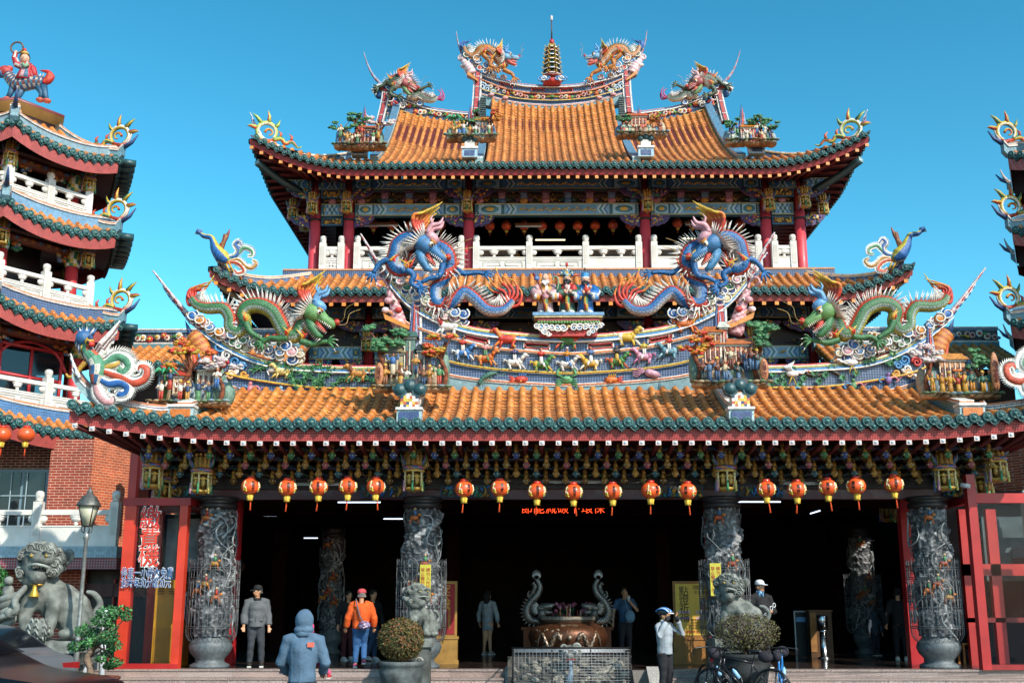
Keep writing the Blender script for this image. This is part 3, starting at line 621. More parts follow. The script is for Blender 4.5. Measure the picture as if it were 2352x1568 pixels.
# upper storey wall: grey carved panels, dark openings, couplets
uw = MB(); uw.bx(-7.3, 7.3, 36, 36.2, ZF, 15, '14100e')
def ux(px): return L(px, 540, 35.9).x
for x0, x1, c in ((828, 905, 'a5aaae'), (960, 1050, 'aeb2b6'), (1095, 1190, 'a6aaae'), (1360, 1450, 'a6aaae'), (1500, 1590, '9ea2a6'), (1650, 1740, '9ea2a6')):
    a, b = ux(x0), ux(x1); uw.bx(a, b, 35.9, 36, ZF, 13.2, c); uw.bx(a+.1, b-.1, 35.86, 35.9, 12.1, 13.0, '8a8e92')
    for q in range(14): uw.ball((R.uniform(a+.2, b-.2), 35.86, R.uniform(12.2, 12.9)), (R.uniform(.06, .16), .03, R.uniform(.04, .1)), 'b8bcc0', 7, 4)
uw.obj('upper_wall', 'dark', MH)
for x in (882, 1012, 1190, 1360, 1545): text(list('萬善同歸佑四海'), .17, 'b08a3c', 'couplet', 'paint', MH, (ux(x), 35.84, 12.45), vertical=True, gap=.9)
for x0, x1, z, y in ((820, 900, 13.24, 33.6), (1170, 1230, 13.2, 33.6), (1560, 1640, 13.24, 33.6)):
    a, b = L(x0+14, 505, y).x, L(x1+14, 505, y).x; m = MB(); m.tube([(a, y, z), (b, y, z)], .03, 'd8dce0', 6); m.bx(a-.02, b+.02, y-.04, y+.04, z+.035, z+.1, '8a5a3a'); m.obj('tube_light', 'plastic', MH)
for x0, x1, yy in ((1230, 1298, 551), (1567, 1606, 548)): m = MB(); a, b = L(x0, yy, 34.5), L(x1, yy, 34.5); m.tube([a, b], .02, 'fff0c0', 6); m.obj('lit_tube', 'lamp', MH)
# painted beams
def painted_beam(m, x0, x1, y, z0, z1, c0='7ea8c4', rich=True):
    h = z1-z0; m.bx(x0, x1, y, y+.2, z0, z1, '2f5f70'); m.bx(x0, x1, y-.01, y, z0+.03*h, z0+.08*h, 'c8b060'); m.bx(x0, x1, y-.01, y, z1-.08*h, z1-.03*h, 'c8b060')
    w = x1-x0; zc = (z0+z1)/2
    def pan(a, b, c, ins=.12, pr=.015): m.bx(a, b, y-pr, y, z0+ins*h, z1-ins*h, c)
    nb = max(1, int(w/2.6))
    for i in range(nb):
        a = x0+w*i/nb; e = x0+w*(i+1)/nb; q = e-a
        for k in range(4): m.ball((a+.05+.06*k*1.0, y-.01, z0+h*(.2+.2*k)), .02, 'd8d0c0', 5, 3); m.ball((e-.05, y-.01, z0+h*(.2+.2*k)), .02, 'd8d0c0', 5, 3)
        pan(a+.12, a+.16*q, '9cc0d2'); m.ball((a+.06+.08*q, y-.02, zc), (.055*q, .02, .3*h), '3f7a8a', 10, 5); m.ball((a+.06+.08*q, y-.03, zc), (.03*q, .02, .18*h), 'c8a040', 8, 5)
        pan(e-.16*q, e-.12, '9cc0d2'); m.ball((e-.06-.08*q, y-.02, zc), (.055*q, .02, .3*h), '3f7a8a', 10, 5); m.ball((e-.06-.08*q, y-.03, zc), (.03*q, .02, .18*h), 'c8a040', 8, 5)
        m0, m1 = a+.18*q, e-.18*q; pan(m0, m1, c0, .1)
        for s, b_ in ((1, m0), (-1, m1)):
            for k, c in enumerate(('2e66a8', 'c6d8e0', '2f7a6a', 'c6d8e0')):
                o = b_+s*(.03+.07*k); m.prism([(o, z0+.12*h), (o+s*.1, zc), (o, z1-.12*h), (o+s*.04, z1-.12*h), (o+s*.14, zc), (o+s*.04, z0+.12*h)][::s], y-.022, y-.01, c)
        c1, c2 = m0+.4, m1-.4
        if c2 > c1+.2:
            pan(c1, c2, '5f92b4', .2, .025)
            for k in range(int((c2-c1)/.09)):
                u = c1+.05+.09*k; m.tube([(u, y-.035, zc-.12*h), (u+.05, y-.035, zc+.16*h*sin(k*1.7)), (u+.1, y-.035, zc+.1*h*cos(k*2.3))], [.02, .03, .012], ['c8a84a', 'd8bc6a', 'b08a34'][k % 3], 4)
    return m
bm = MB()
for a, b in zip(MCX, MCX[1:]): painted_beam(bm, a+.18, b-.18, YM-.1, 13.28, 13.68)
bm.obj('painted_beam', 'paint', MH)
bm = MB()
for a, b in zip([-8.4]+MCX, MCX+[8.4]): painted_beam(bm, a+.1, b-.1, YM-.25, 14.08, 14.42, '4f7f9e')
bm.obj('eave_beam', 'paint', MH)
fz = MB()                                                                 # carved frieze between the beams
for a, b in zip(MCX, MCX[1:]):
    w = b-a
    fz.bx(a+.15, b-.15, YM, YM+.1, 13.68, 14.1, '241a16'); fz.bx(a+.15, b-.15, YM-.05, YM, 13.86, 13.98, '5a4426'); fz.bx(a+.15, b-.15, YM-.05, YM, 14.06, 14.12, '7a5a4a')
    n = max(1, int(w/.62))
    for i in range(n):
        x = a+w*(i+.5)/n; fz.box((x, YM-.12, 13.9), (.2, .16, .16), ['6a8ab0', 'a07a90'][i % 2]); fz.box((x, YM-.14, 14.02), (.3, .2, .06), '6a4a5a'); fz.ball((x, YM-.1, 13.76), (.14, .06, .09), ['b07a86', '3f6a9a', 'b98a3c'][i % 3], 8, 5)
        for s in (-1, 1): fz.tube([(x+s*.1, YM-.08, 13.9), (x+s*.2, YM-.08, 13.76), (x+s*.3, YM-.08, 13.86)], [.04, .05, .02], ['8a6a30', '2f5a50', '6a4a6a'][i % 3], 5)
    for k in range(int(w*14)): fz.ball((R.uniform(a+.2, b-.2), YM-.06, R.uniform(13.7, 14.05)), (R.uniform(.02, .05), .02, R.uniform(.015, .03)), R.choice(['8a6a30', 'b98a3c', '2f5a50', '38506e', '6a4a5a']), 5, 3)
fz.obj('carved_frieze', 'carved', MH)
def fan_bracket(par, x, y, z, s, w=.62, h=.34):                            # quarter shell beside a column
    m = MB(); o = [(x, z), (x, z-h)]
    for i in range(9): a = PI/2*i/8; o.append((x+s*w*sin(a), z-h*cos(a)*(1-.12*(i % 2))))
    m.prism(o[::s], y-.03, y+.06, '4a3a6a', '7d5a86')
    for k in range(22):
        a, q = R.uniform(.1, PI/2), R.uniform(.2, .9); m.ball((x+s*w*q*sin(a), y-.05, z-h*q*cos(a)), (R.uniform(.03, .07), .03, R.uniform(.02, .045)), R.choice(['c8a040', 'b98a3c', '3f8a6a', '2e66a8', 'c86a50', 'd8c070', '8a5aa0']), 6, 4, (0, R.uniform(-1, 1), 0))
    return m.obj('carved_bracket', 'carved', par)
for x in MCX:
    for s in (-1, 1):
        if (x, s) in ((MCX[0], 1), (MCX[1], -1), (MCX[4], 1), (MCX[5], -1)): continue
        fan_bracket(MH, x+s*.15, YM-.3, 14.08, s); fan_bracket(MH, x+s*.17, YM-.05, 13.28, s, .6, .36)
for a, b in ((MCX[0], MCX[1]), (MCX[4], MCX[5])):
    for z0, z1, y in ((13.0, 13.24, YM-.05), (13.8, 14.06, YM-.3)):
        m = MB(); m.bx(a+.2, b-.2, y, y+.08, z0, z1, '2e6a90'); m.bx(a+.23, b-.23, y-.01, y, z0+.03, z1-.03, '3a2a1a')
        for k in range(24): m.ball((R.uniform(a+.26, b-.26), y-.02, R.uniform(z0+.05, z1-.05)), (.035, .02, .045), R.choice(['c8a040', 'b98a3c', '8a6428']), 6, 4)
        m.obj('carved_panel', 'carved', MH)
cap2 = hang_cap(.8, 5).mesh('hanging_capital'); cap2.materials.append(MT['ceramic'])
for (px, py, Y) in ((717, 480, 32.4), (796, 478, 32.4), (1073, 476, 32.4), (1487, 474, 32.4), (1766, 472, 32.4), (1848, 466, 32.4), (673, 494, 33.4), (1890, 482, 33.2), (700, 520, 35.5), (1868, 505, 35.5)): link('hanging_capital', cap2, MH, L(px, py, Y))
# ---------- upper roof
XV = 5.5
def ez(x): return 14.2+.86*max(0, (abs(x)-5.9)/3.1)**2
def ey(x): return 31.0-.3*max(0, (abs(x)-5.9)/3.1)**2
topC = L(1268, 250, 37).z; topW = L(985, 284, 37).z
def topz(x):
    a = abs(x)
    return topC+.3*(a/2.1)**2 if a < 2.12 else topW+.45*(max(0, a-2.6)/2.9)**2
def Sup(x, v): return Vector((x, ey(x)+(37-ey(x))*v, ez(x)+(topz(x)-ez(x))*(.62*v+.38*v*v)))
def uv(x):
    a = abs(x)
    return 1.0 if a < XV else max(.0, .24*(1-(a-XV)/3.4))
UR = MB(); vs = []; nx = 80
for i in range(nx+1):
    x = -9.0+18*i/nx
    for j in range(5): vs.append(Sup(x, j/4*max(uv(x), .03)*.999)+Vector((0, 0, -.04)))
    vs.append(Vector((max(-7.5, min(7.5, x)), 33.2, 15.2-.65*min(1, max(0, abs(x)-5.4))))); vs.append(Vector((x, ey(x)+.1, ez(x)-.18)))
UR.add(vs, [(i*7+j, i*7+j+1, i*7+8+j, i*7+7+j) for i in range(nx) for j in range(6)], '5a1c18', False)
def Sside(y, v, s=-1): return Vector((s*(9.0-(9.0-XV)*v), y+2.6*v*(1-(y-30.8)/13), 15.0-.55*min(1, (y-30.8)/3)-0-.1*v))
for s in (-1, 1):
    ys = [30.8+13*i/20 for i in range(21)]; top = [Sside(y, 0, s) for y in ys]; inn = [Vector((s*7.6, y, 14.55)) for y in ys]; up = [Sside(y, 1, s) for y in ys]
    UR.add(top+inn+up, [(i, i+1, 22+i, 21+i) for i in range(20)]+[(i, i+1, 43+i, 42+i) for i in range(20)], '4a1c16', False)
UR.add([(-XV, 37.3, 18.3), (XV, 37.3, 18.3), (XV, 43, 14.6), (-XV, 43, 14.6)], [(0, 1, 2, 3)], 'b8651f', False)
for s in (-1, 1): UR.add([(s*XV, 37.2, 18.2), (s*XV, 32, 14.6), (s*XV, 43, 14.6)], [(0, 1, 2)], 'a83a30', False)
UR = UR.obj('upper_roof', 'wood', MH)
cov, pan, end = MB(), MB(), MB(); DV = .232
tile_roof(Sup, [(-38+i)*DV for i in range(77)], DV, uv, 16, 34, cov, pan, end)
for s in (-1, 1):
    y = 31.0
    while y < 42:
        p = Sside(y, 0, s); end.lathe([(.001, .1), (.09, .09), (.1, 0), (.1, -.1)], p, 'grn2', 8, ax=(s, 0, 0)); end.box(p+Vector((0, .12, -.1)), (.05, .16, .16), 'grn2'); y += .24
cov.obj('cover_tile', 'glaze', UR); pan.obj('pan_tile', 'glaze', UR); end.obj('eave_tile', 'tilegreen', UR)
fa = MB(); E = [(-9.0+18*i/60) for i in range(61)]
fa.strip([Vector((x, ey(x)+.06, ez(x)-.1)) for x in E], [Vector((x, ey(x)+.1, ez(x)-.27)) for x in E], .06, '8e2226'); fa.obj('fascia', 'paint', UR)
ra = MB()
for k in range(-32, 33):
    x = k*.28; z = ez(x)-.31; y = ey(x)+.15; ra.tube([(x, y, z), (max(-7.5, min(7.5, x)), 33.1, 15.05-.6*min(1, max(0, abs(x)-5.4)))], .06, '6a2018', 4); ra.box((x, y-.03, z-.02), (.1, .04, .09), 'd8904a')
for s in (-1, 1):
    for k in range(28):
        y = 31.3+k*.4; p = Sside(y, 0, s); ra.tube([(s*8.95, y, p.z-.14), (s*7.6, y, 14.5)], .07, '7a241a', 4)
ra.obj('rafter', 'paint', UR)
cb = MB()                                                                 # painted corner beams jutting under the roof corners
for P in (((590, 372, 31.2), (640, 410, 31.9), (690, 440, 32.6)),):
    cb.tube(cr([L(*p) for p in P], 4), .12, '4a6a70', 4, cols=lambda i, k: ['9ab4b4', '2a4448', '44646a', '1e2c30'][k % 4])
pair(cb, 'corner_beam', 'paint', UR)
hf = MB()                                                                 # hip fins
HF = cr([L(*p) for p in ((818, 353, 32.3), (766, 361, 31.9), (707, 361, 31.6), (663, 351, 31.3), (634, 337, 31.1), (606, 322, 31.0), (590, 300, 30.9))], 5)
nf = len(HF)
hf.strip([p for p in HF], [p+Vector((0, 0, -.36+.2*i/nf)) for i, p in enumerate(HF)], .2, '8ab0cc')
for c, z0, z1, pr in (('2c426e', .03, 0, .03), ('d8a850', .06, .03, .05), ('ece8e0', .09, .06, .05)): hf.strip([p+Vector((0, -pr, z0)) for p in HF], [p+Vector((0, -pr, z1)) for p in HF], .2+2*pr, c)
horn(hf, [(594, 306), (582, 285), (578, 268)], 30.9, .06, .02, ('c85040', '34507e')); horn(hf, [(600, 310), (584, 280), (574, 258)], 31.0, .05, .02, ('34507e', 'd8d8d8'))
pair(hf, 'hip_ridge', 'mosaic', UR)
# upper ridge walls
YU = 37.0
CU = rows(dict(a=[(1066, 128), (1073.9, 143.4), (1091, 160.5), (1122.7, 175), (1159, 185), (1208, 194.7), (1268, 197)], b=[(1070, 168), (1113, 187.4), (1161.7, 205.7), (1208, 214), (1268, 218)],
  c=[(1085, 196), (1110, 208), (1171.5, 225), (1220, 231), (1268, 233)], d=[(1085, 208), (1110, 218), (1183.7, 236), (1268, 243.5)], e=[(1085, 225), (1115, 236), (1188.6, 248), (1268, 251)]), YU)
WU = rows(dict(a=[(868, 186), (877, 195.7), (906.5, 216), (941.6, 232), (985.6, 247), (1029.5, 254), (1073.5, 258.7), (1110, 260)], c=[(880, 234), (894.7, 244), (941.6, 263), (985.6, 274.8), (1023.6, 280.7), (1110, 286)],
  e=[(878, 258), (894.7, 269), (941.6, 281), (1014.9, 290), (1110, 295)]), YU+.1)
rd2, co2 = MB(), MB(); XC = L(1096, 200, YU).x
w2 = [(L(1150, 200, YU).x, L(1176, 200, YU).x), (L(1222, 210, YU).x, L(1248, 210, YU).x)]; sg = [XC, w2[0][0], w2[0][1], w2[1][0], w2[1][1], 0]
for i in range(0, 6, 2): wallband(rd2, CU['a'], CU['b'], sg[i], sg[i+1], YU, .3, 'nav', -.1, 0, 10)
for w0, w1 in w2:
    for P, o in ((CU['a'], -.1), (CU['b'], .06)): wallband(co2, P, P, w0-.03, w1+.03, YU-.04, .1, 'b8302c', o, o-.05, 6)
    for q in (w0-.03, w1): wallband(co2, CU['a'], CU['b'], q, q+.03, YU-.04, .1, 'b8302c', -.1, .02, 2)
wallband(rd2, CU['b'], CU['c'], XC, 0, YU, .3, '37476a'); wallband(rd2, CU['c'], CU['d'], XC, 0, YU, .3, '2f456e'); wallband(rd2, CU['d'], CU['e'], XC, 0, YU-.02, .3, 'teal', 0, -.1)
cornice(co2, CU['a'], L(1068, 132, YU).x, 0, YU, [(.03, 'b85a50', .03), (.02, 'ece8e0', .05), (.05, '5a7a9c', .08), (.03, 'ece8e0', .1)], .02)
cornice(co2, CU['b'], L(1072, 168, YU).x, 0, YU, [(.02, 'ece8e0', .06), (.04, 'c8702c', .09)], .03); cornice(co2, CU['c'], XC, 0, YU, [(.03, 'd8b24a', .08), (.02, '3f6f9c', .06)], .02); cornice(co2, CU['d'], XC, 0, YU, [(.02, 'ece8e0', .05), (.02, 'c8584c', .06), (.02, 'ece8e0', .05)], .02)
V0, V1 = L(889, 240, YU).x, XC-.05
wallband(rd2, WU['a'], WU['c'], V0, V1, YU+.1, .3, '37476a'); wallband(rd2, WU['c'], WU['e'], V0, V1, YU+.1, .3, '2f456e', 0, .06); wallband(rd2, WU['e'], WU['e'], V0, V1, YU+.05, .3, 'teal', .1, -.1)
cornice(co2, WU['a'], L(869, 187, YU).x, V1, YU+.1, [(.03, 'b85a50', .03), (.02, 'ece8e0', .05), (.05, '44648c', .08), (.03, 'ece8e0', .1)], .02); cornice(co2, WU['c'], V0, V1, YU+.1, [(.03, 'd8b24a', .07), (.02, '3f6f9c', .05)], .02); cornice(co2, WU['e'], V0, V1, YU+.1, [(.02, 'ece8e0', .05), (.02, 'c8584c', .06), (.02, 'ece8e0', .05)], .12)
pl2 = MB()
pillar(pl2, [lz(1098, 168, YU), lz(1097, 190, YU), lz(1096, 215, YU), lz(1094, 240, YU), lz(1092, 262, YU)], .3, YU-.08)
pillar(pl2, [lz(887, 205, YU), lz(885, 225, YU), lz(880, 250, YU), lz(872, 282, YU)], .26, YU-.05)
for i in range(9): pl2.box(Vector((XC+.22, YU-.1, 0))+Vector((0, 0, L(1110, 232+i*5, YU).z)), (.2, .3, .05), '1f3c3c')
hn2, hn2b = MB(), MB(); horn(hn2, [(1075, 146), (1061, 122), (1052, 98), (1048, 72)], YU+.1, .1, .02, ('b8605a', '8a94a8')); horn(hn2b, [(876, 195), (858, 175), (845, 150), (835, 119)], YU+.1, .1, .02, ('b8605a', '8a94a8'))
fe2 = MB()
fe2.tube(cr([L(*p) for p in ((1085, 172, YU), (1078, 158, YU), (1070, 148, YU), (1062, 134, YU))], 4), [.2]*5+[.18]*4+[.12]*4, 'd8b8b8', 8, cols=lambda i, k: 'e6d0d0' if i % 2 else 'cfa6aa')
fe2.ball(L(1066, 152, YU), (.16, .1, .08), 'e2d2cc', 8, 5); roll(fe2, lz(1058, 134, YU), .12, YU, col='d8c4c4', rad_=.04)
fe2.add([L(1074, 163, YU-.2), L(1098, 183, YU-.2), L(1098, 187, YU-.2), L(1074, 172, YU-.2), L(1074, 163, YU+.3), L(1098, 183, YU+.3), L(1098, 187, YU+.3), L(1074, 172, YU+.3)], [(0, 1, 2, 3), (7, 6, 5, 4), (0, 4, 5, 1), (3, 2, 6, 7), (0, 3, 7, 4)], 'c8802c', False)
fe3 = MB(); fe3.tube(cr([L(*p) for p in ((882, 205, YU), (872, 202, YU), (862, 206, YU), (856, 212, YU))], 4), [.16]*4+[.14]*4+[.1]*4+[.05], 'b04038', 8, cols=lambda i, k: ['b04038', 'e0d8d0', '3f8a7a'][k % 3]); fe3.ball(L(872, 215, YU+.1), (.2, .15, .22), '2f66a0', 8, 6)
# flowers and scrolls along the upper ridge
fw = MB()
def flowers(m, P, Q, x0, x1, y, n, big=.09):
    for i in range(n):
        x = x0+(x1-x0)*(i+R.uniform(.2, .8))/n; t = R.uniform(.3, .7); z = at_x(P, x).z*(1-t)+at_x(Q, x).z*t; k = i % 4
        if k == 1: m.tube([(x-.2, y-.04, z+R.uniform(-.06, .06)), (x, y-.06, z+R.uniform(-.06, .06)), (x+.2, y-.04, z+R.uniform(-.06, .06))], .02, R.choice(['c8b040', '8a7a3a', '5a7a3a']), 4); m.ball((x+.1, y-.06, z), (.08, .03, .05), R.choice(['4a8a4a', '6a9a3a', 'c8a83a']), 6, 4, (0, R.uniform(-1, 1), 0))
        else:
            c, c2 = R.choice([('e6e0d0', 'a83a28'), ('d8ccc0', 'c8a02c'), ('c83a34', 'd8b040'), ('e0b0a8', '7a2a20')]); r = big*R.uniform(.8, 1.15)
            for q in range(7): a = 2*PI*q/7; m.ball((x+r*.6*cos(a), y-.05, z+r*.6*sin(a)), (r*.42, .03, r*.42), c, 6, 4)
            m.ball((x, y-.07, z), (r*.45, .05, r*.45), c2, 7, 4)
        if k == 3: m.ball((x+.12, y-.04, z-.02), (.07, .04, .05), R.choice(['3f6f9c', '4a8a5a', 'c86a3a']), 6, 4)
flowers(fw, CU['b'], CU['c'], XC+.35, -.05, YU, 14); fw0 = fw; fw = MB(); flowers(fw, WU['a'], WU['c'], V0+.7, V1, YU+.1, 18, .1)
fw1 = fw; fw = fw0
for x, z, r_ in ((1107, 200, .16), (1118, 206, .14), (1132, 214, .1)): roll(fw, lz(x, z, YU), r_, YU-.05, col='b8cfe0', rad_=.04)
fw = fw1
for x, z, r_, c in ((898, 226, .2, 'e6d8d0'), (912, 236, .18, '5a86b8'), (905, 240, .12, 'c84a3a'), (925, 243, .14, 'e6e0d8')): roll(fw, lz(x, z, YU), r_, YU, col=c, rad_=.045)
fw = fw0
for x, z in ((1128, 218), (1160, 225)): fw.ball(L(x, z, YU-.1), (.12, .06, .06), 'd8a0a0', 7, 4)
RU = rd2.both().obj('ridge', 'mosaic', MH); co2.both().obj('ridge_cornice', 'ceramic', RU); pair(pl2, 'ridge_end_pillar', 'ceramic', RU); pair(hn2, 'ridge_horn', 'ceramic', RU); pair(hn2b, 'ridge_horn', 'ceramic', RU); pair(fe2, 'ridge_end_beast', 'ceramic', RU); pair(fe3, 'ridge_end_fish', 'ceramic', RU); fw0.both().obj('floral_relief', 'ceramic', RU); pair(fw1, 'floral_relief', 'ceramic', RU)
vd_ = None                                                                # verge ridges running down from the ridge ends and their blocks
for xx, dz, v0, v1 in ((-XV, 0, 1, .12), (-2.35, .0, 1, .1)):
    vd = MB(); P = [Sup(xx, v0+(v1-v0)*i/8) for i in range(9)]
    for c, w, z0, z1 in (('teal', .24, 0, .22), ('ece8e0', .26, .22, .25), ('5a86a0', .25, .25, .28)):
        vs = []
        for p in P: vs += [p+Vector((-w/2, 0, z0)), p+Vector((w/2, 0, z0)), p+Vector((w/2, 0, z1)), p+Vector((-w/2, 0, z1))]
        vd.add(vs, [(i*4+a, i*4+(a+1) % 4, i*4+4+(a+1) % 4, i*4+4+a) for i in range(8) for a in range(4)]+[(32, 33, 34, 35)], c, False)
    pair(vd, 'verge_ridge', 'ceramic', UR)
for px, py in ((1079, 365), (826, 360)):
    vd = MB(); e = L(px, py, 31.6); vd.box(e+Vector((0, 0, .15)), (.46, .3, .3), '9cc0d6'); vd.box(e+Vector((0, -.02, .3)), (.5, .34, .06), 'ece8e0'); vd.box(e+Vector((0, -.16, .13)), (.3, .02, .16), '34507e'); vd.box(e+Vector((0, -.02, .45)), (.3, .26, .26), 'dcd8d0')
    if px > 1000:
        for s in (-1, 0, 1): vd.lathe([(.1, -.05), (.1, 0), (.06, .05), (.001, .07)], e+Vector((s*.16, -.15, .62-.05*abs(s))), 'grn', 9, ax=(0, -1, 0))
    pair(vd, 'verge_block', 'ceramic', UR)
# ---------- skirt roof under the balcony
def kz(x): return 10.34+.7*max(0, (abs(x)-7.6)/2.35)**2
def ky(x): return 30.8-.3*max(0, (abs(x)-7.6)/2.35)**2
def Sk(x, v): return Vector((x, ky(x)+(32.35-ky(x))*v, kz(x)+(11.2-kz(x))*(.7*v+.3*v*v)))
def kv(x):
    a = abs(x)
    return 1.0 if a < 7.9 else max(.0, (1-(a-7.9)/1.95)*.75)
SK = MB(); vs = []
for i in range(nx+1):
    x = -9.9+19.8*i/nx
    for j in range(4): vs.append(Sk(x, j/3*max(kv(x), .03))+Vector((0, 0, -.03)))
    vs.append(Vector((max(-8, min(8, x)), 33, 10.9))); vs.append(Vector((x, ky(x)+.1, kz(x)-.18)))
SK.add(vs, [(i*6+j, i*6+j+1, i*6+7+j, i*6+6+j) for i in range(nx) for j in range(5)], '5a1c18', False)
for s in (-1, 1): SK.add([(s*9.9, 30.5, 11.0), (s*9.9, 42, 10.4), (s*8, 42, 10.6), (s*8, 33, 10.6), (s*8, 33, 11.2), (s*8, 42, 11.2)], [(0, 1, 2, 3), (0, 1, 5, 4)], '5a2018', False)
SK = SK.obj('skirt_roof', 'wood', MH); cov, pan, end = MB(), MB(), MB(); DK = .262
tile_roof(Sk, [(-37+i)*DK for i in range(75)], DK, kv, 5, 9, cov, pan, end)
for s in (-1, 1):
    for k in range(30): end.lathe([(.001, .1), (.09, .09), (.1, 0), (.1, -.1)], (s*9.9, 30.8+k*.26, 11.0-.5*min(1, k/12)), 'grn2', 8, ax=(s, 0, 0))
cov.obj('cover_tile', 'glaze', SK); pan.obj('pan_tile', 'glaze', SK); end.obj('eave_tile', 'tilegreen', SK)
fa = MB(); E = [(-9.9+19.8*i/60) for i in range(61)]
fa.strip([Vector((x, ky(x)+.06, kz(x)-.1)) for x in E], [Vector((x, ky(x)+.1, kz(x)-.29)) for x in E], .06, '9a2a2a'); fa.obj('fascia', 'mosaicred', SK)
ra = MB()
for k in range(-27, 28):
    x = k*.36; z = kz(x)-.33; y = ky(x)+.15; ra.tube([(x, y, z), (max(-8, min(8, x)), 33, 10.8)], .06, '6a2018', 4); ra.box((x, y-.03, z-.02), (.11, .04, .1), 'e08a34')
ra.obj('rafter', 'paint', SK)
hf = MB(); HF = cr([L(*p) for p in ((716, 631, 32.3), (665, 638, 32.0), (617, 641, 31.6), (565, 635, 31.2), (521, 619, 30.9), (500, 598, 30.7))], 5); nf = len(HF)
hf.strip(HF, [p+Vector((0, 0, -.34+.2*i/nf)) for i, p in enumerate(HF)], .2, '4a5f8e')
for c, z0, z1, pr in (('ece8e0', .03, 0, .04), ('d8a850', .06, .03, .05), ('d8c8c0', .09, .06, .05)): hf.strip([p+Vector((0, -pr, z0)) for p in HF], [p+Vector((0, -pr, z1)) for p in HF], .2+2*pr, c)
horn(hf, [(503, 600), (491, 575), (486, 560)], 30.7, .06, .02, ('b8504a', '34507e')); pair(hf, 'hip_ridge', 'mosaic', SK)
cb = MB(); cb.tube(cr([L(*p) for p in ((492, 642, 30.7), (530, 672, 31.6), (570, 690, 32.3))], 4), .11, '4a6a70', 4, cols=lambda i, k: ['a8c4c0', '3a5458', '5a7a7c', '1e2c30'][k % 4]); pair(cb, 'corner_beam', 'paint', SK)
# lower storey seen between the ridges
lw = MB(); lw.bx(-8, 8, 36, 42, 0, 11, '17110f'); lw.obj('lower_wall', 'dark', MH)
for x in (-7.6, -5.65, -2.69, 2.69, 5.65, 7.6):
    c = MB(); c.lathe([(.19, 5), (.19, 8.3)], (x, YM, 0), 'd04650', 18); c.lathe([(.23, 8.3), (.23, 8.36)], (x, YM, 0), '20242a', 16); c.lathe([(.15, 8.36), (.15, 10.7)], (x, YM, 0), '8a1e22', 12); c.obj('red_column', 'paint', MH); link('hanging_capital', cap2, MH, (x, YM-.5, 9.1))
    for s in (-1, 1): fan_bracket(MH, x+s*.15, YM-.3, 9.9, s, .8, .36); fan_bracket(MH, x+s*.17, YM-.05, 8.8, s, .7, .4)
LX = [-7.6, -5.65, -2.69, 2.69, 5.65, 7.6]; bm, be, fz = MB(), MB(), MB()
for a, b in zip(LX, LX[1:]):
    painted_beam(bm, a+.18, b-.18, YM-.1, 8.8, 9.2); painted_beam(be, a+.1, b-.1, YM-.25, 10.0, 10.35, '4f7f9e'); fz.bx(a+.15, b-.15, YM, YM+.1, 9.2, 9.95, '241a16')
    for k in range(int((b-a)*16)): fz.ball((R.uniform(a+.2, b-.2), YM-.06, R.uniform(9.25, 9.9)), (R.uniform(.02, .06), .02, R.uniform(.015, .04)), R.choice(['8a6a30', 'b98a3c', '2f5a50', '38506e', '6a4a5a']), 5, 3)
bm.obj('painted_beam', 'paint', MH); be.obj('eave_beam', 'paint', MH); fz.obj('carved_frieze', 'carved', MH)
# ---------- corridor roofs joining the towers
for s in (-1, 1):
    CT = thing('side_corridor', ('low tiled corridor with a floral ridge between the bell tower and main hall' if s < 0 else 'shaded low tiled corridor with a floral ridge right of the main hall'), 'corridor', (A, 0, 0), group='corridors beside the main hall')
    def Sc(x, v): return Vector((x, 30.2+1.5*v, 8.35+.75*v))
    z0 = L(370, 838, 30.2).z; z1 = L(370, 802, 31.7).z
    def Sc(x, v, z0=z0, z1=z1): return Vector((x, 30.2+1.5*v, z0+(z1-z0)*v))
    xs_ = [s*(7.4+.26*i) for i in range(20)]; cov, pan, end = MB(), MB(), MB(); tile_roof(Sc, xs_, .26, lambda x: 1, 5, 9, cov, pan, end)
    a, b = sorted((s*7.3, s*12.6)); d = MB(); d.add([(a, 30.2, z0-.05), (b, 30.2, z0-.05), (b, 31.8, z1), (a, 31.8, z1)], [(0, 1, 2, 3)], 'b8651f', False); d.bx(a, b, 31, 33, 4.7, z0, '2a1614'); d.obj('corridor_wall', 'wood', CT)
    rd = MB(); zt = L(370, 765, 31.8).z; rd.bx(a, b, 31.75, 32, z1, zt, '1c2638'); rd.obj('ridge', 'mosaic', CT)
    co3 = MB(); co3.bx(a, b, 31.7, 32.05, zt, zt+.07, '5f86a4'); co3.bx(a, b, 31.68, 32.07, zt+.07, zt+.11, 'dcd4cc'); co3.bx(a, b, 31.69, 32.05, z1+.16, z1+.2, 'dcd4cc'); co3.bx(a, b, 31.69, 31.75, z1, z1+.16, '5f8a94')
    flowers(co3, [Vector((a, 0, zt)), Vector((b, 0, zt))], [Vector((a, 0, z1+.2)), Vector((b, 0, z1+.2))], a+.1, b-.1, 31.72, 36, .1)
    co3.obj('floral_ridge', 'ceramic', CT); cov.obj('cover_tile', 'glaze', CT); pan.obj('pan_tile', 'glaze', CT); end.obj('eave_tile', 'tilegreen', CT)
